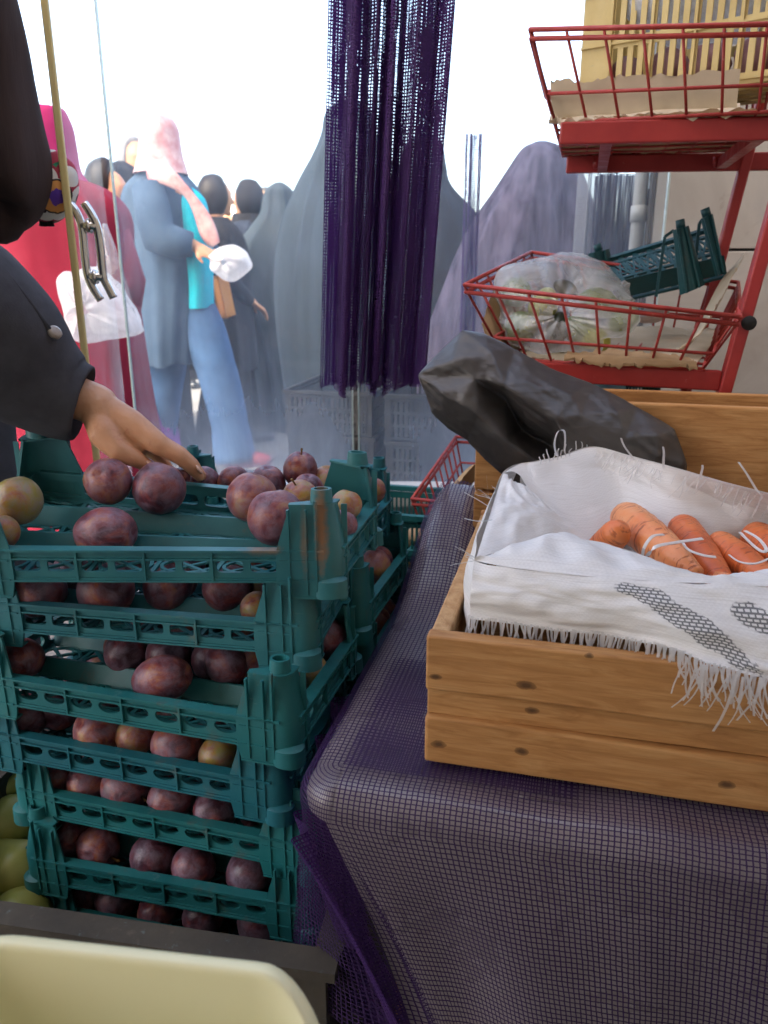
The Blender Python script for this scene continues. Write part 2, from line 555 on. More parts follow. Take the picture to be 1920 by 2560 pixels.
def wood_mat(name, knots, warm=1.0, origin=(0, 0, 0)):
    """pine boards: grain along E1; knots = world points"""
    m, nt, out = new_mat(name)
    t = nt.nodes.new('ShaderNodeTexCoord')
    rotv = nt.nodes.new('ShaderNodeVectorRotate'); rotv.rotation_type = 'Z_AXIS'
    rotv.inputs['Angle'].default_value = YAW
    LK(nt, t.outputs['Object'], rotv.inputs['Vector'])
    base = rotv.outputs[0]
    mp = nt.nodes.new('ShaderNodeMapping'); mp.inputs['Scale'].default_value = (1.2, 9, 9)
    LK(nt, base, mp.inputs[0])
    g = tnoise(nt, mp.outputs[0], 9, 7, .62, 1.2)
    mp2 = nt.nodes.new('ShaderNodeMapping'); mp2.inputs['Scale'].default_value = (2.2, 60, 60)
    LK(nt, base, mp2.inputs[0])
    g2 = tnoise(nt, mp2.outputs[0], 7, 4, .6)
    k = warm
    col = ramp(nt, g, [(.28, (.30 * k, .130 * k, .040 * k)), (.48, (.44 * k, .212 * k, .070 * k)), (.72, (.55 * k, .30 * k, .115 * k))])
    col = mixc(nt, mth(nt, 'MULTIPLY', ramp(nt, g2, [(.45, (0, 0, 0)), (.75, (1, 1, 1))]), .45), col, (.27 * k, .12 * k, .035 * k))
    blot = tnoise(nt, base, 5, 4, .6)
    col = mixc(nt, mth(nt, 'MULTIPLY', ramp(nt, blot, [(.55, (0, 0, 0)), (.75, (1, 1, 1))]), .4), col, (.2 * k, .09 * k, .035 * k))
    o = V(origin)
    wob = tnoise(nt, base, 60, 3)
    for (kp, ks) in knots:
        q = V(kp) - o
        qx = V((q.dot(E1), q.dot(E2), q.z))
        sub = nt.nodes.new('ShaderNodeVectorMath'); sub.operation = 'SUBTRACT'
        LK(nt, base, sub.inputs[0]); sub.inputs[1].default_value = qx
        mul = nt.nodes.new('ShaderNodeVectorMath'); mul.operation = 'MULTIPLY'
        LK(nt, sub.outputs[0], mul.inputs[0]); mul.inputs[1].default_value = (1 / ks * .42, .2 / ks, .8 / ks)
        ln = nt.nodes.new('ShaderNodeVectorMath'); ln.operation = 'LENGTH'
        LK(nt, mul.outputs[0], ln.inputs[0])
        d = mth(nt, 'ADD', ln.outputs['Value'], mth(nt, 'MULTIPLY', wob, .7))
        msk = ramp(nt, d, [(.55, (1, 1, 1)), (1.0, (.45, .45, .45)), (1.6, (0, 0, 0))])
        col = mixc(nt, mth(nt, 'MULTIPLY', msk, .85), col, (.045, .02, .008))
    nrm = bumpn(nt, g2, .3, .0015)
    LK(nt, princ(nt, col, .6, .35, 0, 0, nrm), out.inputs[0])
    return m


def glass_mat():
    m, nt, out = new_mat('dusty_glass')
    vec = coords(nt, 'Object')
    n1 = tnoise(nt, vec, 2.2, 5, .6, .6)
    n2 = tnoise(nt, coords(nt, 'Object', (1, 1, .5)), 7, 6, .7, .8)
    n3 = tnoise(nt, vec, 160, 3, .7)
    base = ramp(nt, n1, [(.3, (.05,) * 3), (.7, (.21,) * 3)])
    n5 = tnoise(nt, coords(nt, 'Object', (3.5, 3.5, .5)), 5, 5, .7, 1.2)
    base = mth(nt, 'ADD', base, ramp(nt, n5, [(.45, (0, 0, 0)), (.78, (.09,) * 3)]))
    # glare haze painted into the dust: a soft pale patch, broken by noise
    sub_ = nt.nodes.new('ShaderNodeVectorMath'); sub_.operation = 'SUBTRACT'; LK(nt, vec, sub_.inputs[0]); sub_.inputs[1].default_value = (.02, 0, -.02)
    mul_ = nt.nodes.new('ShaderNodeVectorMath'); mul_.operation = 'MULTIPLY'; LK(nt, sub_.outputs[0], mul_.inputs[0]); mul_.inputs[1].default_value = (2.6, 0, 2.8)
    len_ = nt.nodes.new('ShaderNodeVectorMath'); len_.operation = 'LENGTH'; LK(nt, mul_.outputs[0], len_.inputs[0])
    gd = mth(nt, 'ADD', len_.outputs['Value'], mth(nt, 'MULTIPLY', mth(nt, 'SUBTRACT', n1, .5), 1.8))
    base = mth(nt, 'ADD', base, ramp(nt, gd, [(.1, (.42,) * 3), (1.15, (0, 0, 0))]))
    sm_ = ramp(nt, n2, [(.52, (0, 0, 0)), (.8, (.12,) * 3)])
    sp = ramp(nt, n3, [(.70, (0, 0, 0)), (.76, (.35,) * 3)])
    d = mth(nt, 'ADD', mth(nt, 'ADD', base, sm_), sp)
    tp = N(nt, 'ShaderNodeBsdfTransparent'); tp.inputs[0].default_value = (.93, .97, .97, 1)
    tl = N(nt, 'ShaderNodeBsdfTranslucent'); tl.inputs[0].default_value = (.66, .80, .95, 1)
    df = N(nt, 'ShaderNodeBsdfDiffuse'); df.inputs[0].default_value = (.6, .68, .75, 1)
    dust = mixs(nt, .35, tl.outputs[0], df.outputs[0])
    gl = N(nt, 'ShaderNodeBsdfGlossy'); gl.inputs['Roughness'].default_value = .03
    clear = mixs(nt, .025, tp.outputs[0], gl.outputs[0])
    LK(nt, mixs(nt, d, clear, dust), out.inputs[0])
    return m


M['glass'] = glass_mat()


def film_mat(name, tint, haze, rough=.22, gloss=.14, scale=14):
    """thin plastic bag film"""
    m, nt, out = new_mat(name)
    vec = coords(nt, 'Object')
    n1 = tnoise(nt, vec, scale, 5, .65, .8)
    d = ramp(nt, n1, [(.35, (max(0, haze - .18),) * 3), (.7, (min(1, haze + .22),) * 3)])
    tp = N(nt, 'ShaderNodeBsdfTransparent'); tp.inputs[0].default_value = (*[min(1, c * 1.0) for c in tint], 1)
    tl = N(nt, 'ShaderNodeBsdfTranslucent'); tl.inputs[0].default_value = (*tint, 1)
    df = N(nt, 'ShaderNodeBsdfDiffuse'); df.inputs[0].default_value = (*tint, 1)
    body = mixs(nt, .5, tl.outputs[0], df.outputs[0])
    gl = N(nt, 'ShaderNodeBsdfGlossy'); gl.inputs['Roughness'].default_value = rough
    nrm = bumpn(nt, tnoise(nt, coords(nt, 'Object', (1, 1, 1)), scale * 3.5, 5, .65, 1.5), .7, .006)
    LK(nt, nrm, gl.inputs['Normal'])
    LK(nt, mixs(nt, gloss, mixs(nt, d, tp.outputs[0], body), gl.outputs[0]), out.inputs[0])
    return m


M['clearbag'] = film_mat('clear_bag_film', (.90, .91, .91), .30, .18, .12, 9)
M['whitebag'] = film_mat('white_bag_film', (.9, .9, .92), .82, .3, .05)


def black_bag_mat():
    m, nt, out = new_mat('black_bag_film')
    vec = coords(nt, 'Object')
    n0 = tnoise(nt, coords(nt, 'Object', (1, 1, 1), (0, R(-32), 0)), 7, 5, .6, 1)
    col = ramp(nt, n0, [(.3, (.036, .032, .031)), (.7, (.062, .056, .052))])
    vs = coords(nt, 'Object', (.35, 1, 1.6), (0, R(35), 0))
    hs = []
    for sc_, wt in ((9, 1.0), (21, .5), (48, .22)):
        wn_ = N(nt, 'ShaderNodeTexNoise'); wn_.inputs['Scale'].default_value = sc_ * .7; wn_.inputs['Detail'].default_value = 3; LK(nt, vs, wn_.inputs['Vector'])
        mxv = nt.nodes.new('ShaderNodeVectorMath'); mxv.operation = 'MULTIPLY_ADD'
        LK(nt, wn_.outputs[1], mxv.inputs[0]); mxv.inputs[1].default_value = (1.2 / sc_,) * 3; LK(nt, vs, mxv.inputs[2])
        vo = nt.nodes.new('ShaderNodeTexVoronoi'); vo.inputs['Scale'].default_value = sc_; LK(nt, mxv.outputs[0], vo.inputs['Vector'])
        hs.append(mth(nt, 'MULTIPLY', vo.outputs['Distance'], wt))
    h = mth(nt, 'ADD', mth(nt, 'ADD', hs[0], hs[1]), hs[2])
    nrm = bumpn(nt, h, .32, .010)
    LK(nt, princ(nt, col, .40, .5, 0, 0, nrm), out.inputs[0])
    return m


M['blackbag'] = black_bag_mat()


def sack_mat(name, printed):
    """woven polypropylene tape: uv in metres"""
    m, nt, out = new_mat(name)
    t = nt.nodes.new('ShaderNodeTexCoord')
    uv = t.outputs['UV']
    wob = tnoise(nt, uv, 45, 4)
    wv = nt.nodes.new('ShaderNodeVectorMath'); wv.operation = 'SCALE'; wv.inputs['Scale'].default_value = 1
    LK(nt, uv, wv.inputs[0])
    ck = nt.nodes.new('ShaderNodeTexChecker'); ck.inputs['Scale'].default_value = 1 / .0030
    ck.inputs['Color1'].default_value = (1, 1, 1, 1); ck.inputs['Color2'].default_value = (0, 0, 0, 1)
    LK(nt, uv, ck.inputs['Vector'])
    mp = nt.nodes.new('ShaderNodeMapping'); mp.inputs['Scale'].default_value = (4, 120, 1)
    LK(nt, uv, mp.inputs[0])
    lines = tnoise(nt, mp.outputs[0], 4, 4, .7)
    mp3 = nt.nodes.new('ShaderNodeMapping'); mp3.inputs['Scale'].default_value = (160, 5, 1)
    LK(nt, uv, mp3.inputs[0])
    lines2 = tnoise(nt, mp3.outputs[0], 3, 4, .7)
    col = ramp(nt, lines, [(.3, (.68, .66, .63)), (.5, (.80, .785, .76)), (.7, (.86, .85, .83))])
    col = mixc(nt, mth(nt, 'MULTIPLY', ramp(nt, lines2, [(.55, (0, 0, 0)), (.72, (1, 1, 1))]), .5), col, (.86, .85, .84))
    col = mixc(nt, mth(nt, 'MULTIPLY', ck.outputs[1], .10), col, (.5, .49, .48))
    if printed:
        sep = nt.nodes.new('ShaderNodeSeparateXYZ'); LK(nt, uv, sep.inputs[0])
        msk = None
        for (cx, cy, ax, ay, ang) in printed:
            dx = mth(nt, 'SUBTRACT', sep.outputs[0], cx); dy = mth(nt, 'SUBTRACT', sep.outputs[1], cy)
            ca, sa = math.cos(ang), math.sin(ang)
            p = mth(nt, 'DIVIDE', mth(nt, 'ADD', mth(nt, 'MULTIPLY', dx, ca), mth(nt, 'MULTIPLY', dy, sa)), ax)
            q = mth(nt, 'DIVIDE', mth(nt, 'SUBTRACT', mth(nt, 'MULTIPLY', dy, ca), mth(nt, 'MULTIPLY', dx, sa)), ay)
            r2 = mth(nt, 'ADD', mth(nt, 'MULTIPLY', p, p), mth(nt, 'MULTIPLY', q, q))
            r2 = mth(nt, 'ADD', r2, mth(nt, 'MULTIPLY', mth(nt, 'SUBTRACT', wob, .5), 2.2))
            k = ramp(nt, r2, [(.75, (1, 1, 1)), (1.05, (0, 0, 0))])
            msk = k if msk is None else mth(nt, 'MAXIMUM', msk, k)
        ck2 = nt.nodes.new('ShaderNodeTexBrick')
        ck2.offset = .5
        ck2.inputs['Color1'].default_value = (.0, .0, .0, 1); ck2.inputs['Color2'].default_value = (.36, .36, .36, 1)
        ck2.inputs['Mortar'].default_value = (1, 1, 1, 1)
        ck2.inputs['Scale'].default_value = 1
        ck2.inputs['Mortar Size'].default_value = .0010
        ck2.inputs['Brick Width'].default_value = .0072
        ck2.inputs['Row Height'].default_value = .0044
        LK(nt, uv, ck2.inputs['Vector'])
        ink = mixc(nt, ramp(nt, ck2.outputs[1], [(0.0, (0, 0, 0)), (.8, (1, 1, 1))]), (.72, .71, .70), (.10, .105, .11))
        col = mixc(nt, mth(nt, 'MULTIPLY', msk, .9), col, ink)
    h = mth(nt, 'ADD', mth(nt, 'MULTIPLY', ck.outputs[1], .6), lines)
    nrm = bumpn(nt, h, .45, .0012)
    b = princ(nt, col, .45, .4, 0, 0, nrm)
    tl = N(nt, 'ShaderNodeBsdfTranslucent'); LK(nt, col, tl.inputs[0])
    LK(nt, mixs(nt, .12, b, tl.outputs[0]), out.inputs[0])
    return m


M['sack'] = sack_mat('woven_sack', [(.215, .082, .034, .013, R(-12)), (.262, .045, .070, .019, R(-40)), (.325, .070, .022, .015, R(-10))])
M['sackinner'] = sack_mat('sack_lining', None)
M['fringe'] = film_mat('frayed_tape', (.86, .86, .86), .75, .4, .06)


def wall_mat():
    m, nt, out = new_mat('marble_tile')
    t = nt.nodes.new('ShaderNodeTexCoord')
    rotv = nt.nodes.new('ShaderNodeVectorRotate'); rotv.rotation_type = 'Z_AXIS'; rotv.inputs['Angle'].default_value = YAW
    LK(nt, t.outputs['Object'], rotv.inputs['Vector'])
    n = tnoise(nt, rotv.outputs[0], 2.2, 7, .6, 1.6)
    col = ramp(nt, n, [(.3, (.34, .30, .255)), (.55, (.44, .405, .36)), (.75, (.36, .345, .325))])
    n2 = tnoise(nt, rotv.outputs[0], 5, 6, .7, 2.5)
    col = mixc(nt, ramp(nt, n2, [(.62, (0, 0, 0)), (.72, (.5,) * 3)]), col, (.25, .22, .19))
    LK(nt, princ(nt, col, .45, .4), out.inputs[0])
    return m


M['wall'] = wall_mat()
M['joint'] = surf('dark_joint', [(.3, (.03, .03, .03)), (.7, (.05, .05, .05))], 8, .9, .2, 0)
M['sheet'] = surf('grey_white_plastic_sheet', [(.3, (.25, .215, .205)), (.7, (.34, .30, .285))], 6, .32, .7, .55, 11, .008, coat=.6, speck=((.19, .165, .155), 9, .60))
M['net'] = net_mat('purple_net', (.026, .010, .052), (.055, .02, .105), .25)
M['netdense'] = net_mat('purple_net_folded', (.040, .012, .085), (.075, .024, .15), .5)
M['curtain'] = net_mat('purple_curtain_net', (.040, .012, .085), (.075, .024, .15), (.52, .45), lace=1.8)
M['darknet'] = net_mat('dark_shade_net', (.03, .022, .04), (.055, .04, .065), (.5, .6))
M['inkwhite'] = surf('white_paint', [(.3, (.8, .8, .8)), (.7, (.85, .85, .85))], 5, .6, .3, 0)


def purse_mat(centre):
    m, nt, out = new_mat('embroidered_cloth')
    t = nt.nodes.new('ShaderNodeTexCoord')
    d = nt.nodes.new('ShaderNodeVectorMath'); d.operation = 'DISTANCE'
    LK(nt, t.outputs['Object'], d.inputs[0]); d.inputs[1].default_value = centre
    wob = tnoise(nt, t.outputs['Object'], 60, 2)
    dd = mth(nt, 'ADD', d.outputs['Value'], mth(nt, 'MULTIPLY', mth(nt, 'SUBTRACT', wob, .5), .012))
    vo = nt.nodes.new('ShaderNodeTexVoronoi'); vo.inputs['Scale'].default_value = 28
    LK(nt, t.outputs['Object'], vo.inputs['Vector'])
    cells = ramp(nt, vo.outputs['Distance'], [(.0, (.03, .02, .03)), (.22, (.03, .02, .03)), (.25, (.75, .72, .66)), (.62, (.78, .74, .68)), (.66, (.4, .05, .08)), (.8, (.05, .25, .14))], 'CONSTANT')
    rings = ramp(nt, mth(nt, 'MULTIPLY', dd, 14), [(0, (.6, .12, .12)), (.13, (.12, .05, .35)), (.25, (.65, .25, .08)), (.33, (.12, .05, .35)), (.42, (.72, .33, .1)), (.58, (.04, .03, .03)), (.66, (0, 0, 0))], 'CONSTANT')
    msk = mth(nt, 'LESS_THAN', dd, .045)
    LK(nt, princ(nt, mixc(nt, msk, cells, rings), .8, .2), out.inputs[0])
    return m


# ---------------------------------------------------------------- world and sun
SUN_EL, SUN_AZ = R(42), R(200)      # azimuth measured from +Y clockwise: sun behind the viewer, a little to the left
w = bpy.data.worlds.new('World')
scene.world = w
w.use_nodes = True
nt = w.node_tree
for n in list(nt.nodes): nt.nodes.remove(n)
sky = nt.nodes.new('ShaderNodeTexSky')
sky.sky_type = 'NISHITA'
sky.sun_disc = False
sky.sun_elevation = SUN_EL
sky.sun_rotation = SUN_AZ
sky.dust_density = 5.0
sky.air_density = .7
sky.ozone_density = .5
bg = nt.nodes.new('ShaderNodeBackground')
bg.inputs['Strength'].default_value = .15
wo = nt.nodes.new('ShaderNodeOutputWorld')
LK(nt, mixc(nt, 1.0, sky.outputs[0], (1.0, .925, .83), 'MULTIPLY'), bg.inputs[0]); LK(nt, bg.outputs[0], wo.inputs[0])
sd = bpy.data.lights.new('sun', 'SUN')
sd.energy = 2.6
sd.angle = R(.5)
sd.color = (1, .95, .88)
so = bpy.data.objects.new('sun', sd)
COL.objects.link(so)
dirv = V((math.sin(SUN_AZ) * math.cos(SUN_EL), math.cos(SUN_AZ) * math.cos(SUN_EL), math.sin(SUN_EL)))
so.rotation_euler = dirv.to_track_quat('Z', 'Y').to_euler()
so.location = dirv * 20
scene.view_settings.view_transform = 'Standard'
scene.view_settings.look = 'None'
scene.view_settings.gamma = 1
scene.view_settings.exposure = 3.15
scene.render.engine = 'CYCLES'
scene.cycles.use_denoising = True
scene.cycles.max_bounces = 8
scene.cycles.transparent_max_bounces = 24
# ================================================================ THE SETTING
g = MB()
g.grid(lambda a, b: V((-60 + 120 * a, -30 + 150 * b, 0)), 12, 12)
tag(g.build('ground', M['ground']), kind='structure')

# unseen roof slab added to shade the stall, cut short to admit sky light
roof = thing('shade_roof', (0, .2, 2.75), 'unseen flat roof slab added to shade the stall', 'roof')
b = MB(); b.box((.2, -.53, 2.83), 5.4, 2.5, .16)
b.build('slab', M['cream'], roof)

# unseen walls added behind and beside the viewer to darken the stall
sw = thing('shade_wall', (.3, -1.75, 0), 'unseen cream wall added behind the viewer, raised to shade the crowd', 'wall')
b = MB(); b.box((.2, -1.84, 4.5), 9.0, .1, 9.0); b.build('plaster', M['cream'], sw)  # carried far above the roof to keep sun off the crowd
sw2 = thing('shade_wall', (1.95, .1, 0), 'unseen cream side wall added right of the stall to darken it', 'wall')
b = MB(); b.box((1.98, .1, 1.37), .1, 3.6, 2.74); b.build('plaster', M['cream'], sw2)

# tiled wall behind the red stand
W0 = V((.744, 2.3, 0))
wl = thing('tiled_wall', W0, 'marble tiled wall behind the red wire basket stand', 'wall')
b = MB()
for (z0, z1) in ((0, 1.117), (1.124, 1.9), (1.907, 2.74)):
    for s0, s1 in ((0, .85), (.857, 1.75), (1.757, 2.6)):
        c = W0 + E1 * (s0 + s1) / 2 + E2 * .05 + Z * (z0 + z1) / 2
        b.box(c, s1 - s0, .1, z1 - z0, (E1, E2, Z))
bevel(b.build('tiles', M['wall'], wl), .002, 1)
b = MB(); b.box(W0 + E1 * 1.3 + E2 * .07 + Z * 1.37, 2.58, .1, 2.72, (E1, E2, Z))
b.build('joints', M['joint'], wl)
b = MB(); b.box(W0 + E1 * -.006 + E2 * .05 + Z * 1.37, .010, .104, 2.72, (E1, E2, Z))
b.build('edge_trim', M['brown_plastic'], wl)

# low wall under the shop window with a pale sill, and the glass panes on it
GY = 2.12
wn = thing('window_wall', (.1, GY, 0), 'low plastered wall with pale stone sill under the shop glass', 'wall')
b = MB(); b.box((.03, GY - .05, .23), 1.40, .10, .46); b.build('wall', M['plaster'], wn)
b = MB(); b.box((.03, GY - .05, .478), 1.41, .14, .036); bevel(b.build('sill', M['sill'], wn), .004)


def pane(x0, x1, y, z0, z1, label, edge=True):
    p = thing('glass_pane', ((x0 + x1) / 2, y, z0), label, 'glass pane', 'panes of the shop window')
    q = MB(); q.grid(lambda a, c: V((lerp(x0, x1, a), y, lerp(z0, z1, c))), 2, 2)
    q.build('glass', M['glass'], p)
    q = MB()
    for x in (x0, x1): q.box((x, y, (z0 + z1) / 2), .004, .012, z1 - z0)
    q.build('polished_edge', M['glassedge'], p)
    return p


M['glassedge'] = surf('glass_edge', [(.3, (.45, .56, .55)), (.7, (.56, .66, .64))], 8, .25, .6, 0)
pane(-.675, -.085, GY - .02, .4965, 2.7, 'dusty glass pane in front of the walking woman, left of the purple curtain')
pane(-.07, .72, GY + .012, .4965, 2.7, 'dusty glass pane behind the hem of the purple curtain, beside the red stand')

# glass door with yellowed edge and chrome handles, swung open towards the viewer
DX, DY = -.605, 1.6
dr = thing('glass_door', (DX, DY, .02), 'open glass door with yellowed edge strip and chrome bar handles', 'door')
hinge = V((-.70, 2.1, 0)); free = V((DX, DY, 0))
b = MB(); b.grid(lambda a, c: lerp(free, hinge, a) + Z * (.02 + 2.3 * c), 1, 1)
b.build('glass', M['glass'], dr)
b = MB(); b.box(free + Z * 1.17, .014, .010, 2.3); bevel(b.build('edge_strip', M['yellowedge'], dr), .003)
for pts in ([(172, 508), (190, 530), (205, 570), (212, 640), (219, 690), (235, 725), (252, 750)],
            [(210, 508), (228, 535), (243, 570), (252, 630), (258, 690), (270, 718), (284, 745)]):
    b = MB()
    P = [PY(x, y, 1.62) for x, y in pts]
    b.tube([V(poly([tuple(p) for p in P], k / 24)) for k in range(25)], .0085, 10)
    hd = b.build('handle', M['chrome'], dr, True)
b = MB()
for y, x0, x1 in ((565, 204, 243), (692, 219, 259)):
    b.tube([PY(x0, y, 1.62), PY(x1, y, 1.62)], .009, 10)
    b.tube([PY((x0 + x1) / 2 - 4, y, 1.62), PY((x0 + x1) / 2 + 4, y, 1.62)], .014, 12)
hc = b.build('handle_clamp', M['chrome'], dr, True)

# pipes beside the wall
for (px, r, mt, lab) in ((1600, .020, 'pipe', 'grey painted pipe standing left of the tiled wall'), (1628, .011, 'steelpipe', 'thin bright steel pipe between the grey pipe and the tiled wall')):
    P = PY(px, 500, 2.42)
    t_ = thing('wall_pipe', (P.x, P.y, 0), lab, 'pipe', 'pipes by the wall corner')
    b = MB(); b.tube([V((P.x, P.y, 0)), V((P.x, P.y, 2.74))], r, 14); b.build('tube', M[mt], t_, True)
    b = MB()
    for zz in (1.2, 2.2) if mt == 'pipe' else (1.245, 2.2):
        b = MB(); b.tube([V((P.x, P.y, zz)), V((P.x, P.y, zz + .045))], r + .004, 14); b.build('collar', M['pipe' if mt == 'pipe' else 'brown_plastic'], t_, True)

# ---------------------------------------------------------------- curtains
def curtain(name, x0, x1, Y, z0, z1, mat, label, pleats, amp, cell, seed, taper=0.0, hem=.03, layers=1, group=None, skew=0):
    rr = random.Random(seed)
    ph = [rr.uniform(0, 6) for _ in range(5)]
    mb = MB()
    nu, nv = pleats * 10, 40
    wd = x1 - x0
    for L in range(layers):
        def fn(a, c):
            z = lerp(z0, z1, c)
            top = c
            sq = 1 - taper * top
            x = (x0 + x1) / 2 + skew * min(1, c * 2.2) + (a - .5) * wd * sq + .006 * math.sin(5 * a + ph[0])
            an = 2 * math.pi * pleats * a + 1.3 * math.sin(7 * a + ph[1]) + .5 * math.sin(17 * a + ph[4] + L)
            A = amp * (.65 + .5 * math.sin(11 * a + ph[2]) ** 2)
            y = Y + L * .05 + A * math.sin(an) + .008 * math.sin(3 * c + 9 * a + ph[3])
            x += .45 * A * math.sin(2 * an + L)
            if c < .001: z += hem * noise.noise(V((a * 9, seed, L))) * 1.2
            return V((x, y, z))
        k = 3.2
        mb.grid(fn, nu, nv, uv=lambda a, c: (a * wd * k / cell + L * .37 + 17 * L, (c * (z1 - z0)) / cell + .21 * L))
    o = mb.build(name, mat, None, True, loc=V(((x0 + x1) / 2, Y, z0)))
    return tag(o, label, 'curtain', group)


z_h = PY(900, 968, 1.9).z
curtain('purple_curtain', -.150, .108, 1.9, z_h, 2.6, M['curtain'], 'long gathered dark purple net curtain hanging before the shop glass', 5, .030, .0068, 3, taper=-.12, layers=2, hem=.05, skew=.045)
P = PY(1178, 520, 2.6); q = PY(1178, 335, 2.6)
curtain('net_strip', P.x - .018, P.x + .018, 2.6, q.z - .75, q.z, M['curtain'], 'narrow strip of purple net hanging outside the glass', 2, .012, .006, 5)
P = PY(1535, 640, 2.5); q = PY(1535, 452, 2.5)
curtain('shade_net', P.x - .065, P.x + .06, 2.5, P.z - .4, q.z + .02, M['darknet'], 'dark shade net hanging beside the grey pipe', 4, .014, .006, 8, layers=2)
P = PY(1472, 640, 2.7)
M['palenet'] = net_mat('pale_shade_net', (.25, .24, .25), (.34, .33, .33), (.42, .42))
curtain('pale_shade_net', P.x - .05, P.x + .055, 2.7, P.z - .4, q.z + .05, M['palenet'], 'pale grey net hanging left of the dark shade net', 3, .014, .006, 9)

# ================================================================ PLUM CRATES
def holed(mb, to, s0, s1, z0, z1, n, rx, rz, ex, t):
    """panel from s0..s1, z0..z1 with n real oval holes; `to(s, z, d)` places a point, d = depth through the wall"""
    w = (s1 - s0) / n
    zc = (z0 + z1) / 2
    K = 20
    for i in range(n):
        a, bb = s0 + i * w, s0 + (i + 1) * w
        c = (a + bb) / 2
        per, hol = [], []
        for k in range(K):
            side, f = divmod(k, K // 4)
            f /= K / 4
            p = ((lerp(a, bb, f), z0), (bb, lerp(z0, z1, f)), (lerp(bb, a, f), z1), (a, lerp(z1, z0, f)))[side]
            an = math.atan2((p[1] - zc) / (z1 - z0), (p[0] - c) / w)
            ca, sa = math.cos(an), math.sin(an)
            h = (c + rx * abs(ca) ** (2 / ex) * (1 if ca > 0 else -1), zc + rz * abs(sa) ** (2 / ex) * (1 if sa > 0 else -1))
            per.append(p); hol.append(h)
        F, B, HF, HB = [], [], [], []
        for p, h in zip(per, hol):
            F.append(mb.add(to(p[0], p[1], 0))); B.append(mb.add(to(p[0], p[1], t)))
            HF.append(mb.add(to(h[0], h[1], 0))); HB.append(mb.add(to(h[0], h[1], t)))
        for k in range(K):
            j = (k + 1) % K
            mb.face(F[k], F[j], HF[j], HF[k]); mb.face(B[j], B[k], HB[k], HB[j]); mb.face(HF[k], HF[j], HB[j], HB[k])


def hollow_peg(mb, c, r, h, up=Z, n=14):
    c = V(c)
    def ring(rr, z):
        return [mb.add(c + V((math.cos(2 * math.pi * k / n) * rr, math.sin(2 * math.pi * k / n) * rr, z))) for k in range(n)]
    R0, R1, R2, R3 = ring(r * 1.12, 0), ring(r, h), ring(r * .72, h), ring(r * .66, h * .25)
    for A, B in ((R0, R1), (R1, R2), (R2, R3)):
        for k in range(n): mb.face(A[k], A[(k + 1) % n], B[(k + 1) % n], B[k])
    mb.f.append(tuple(R3))


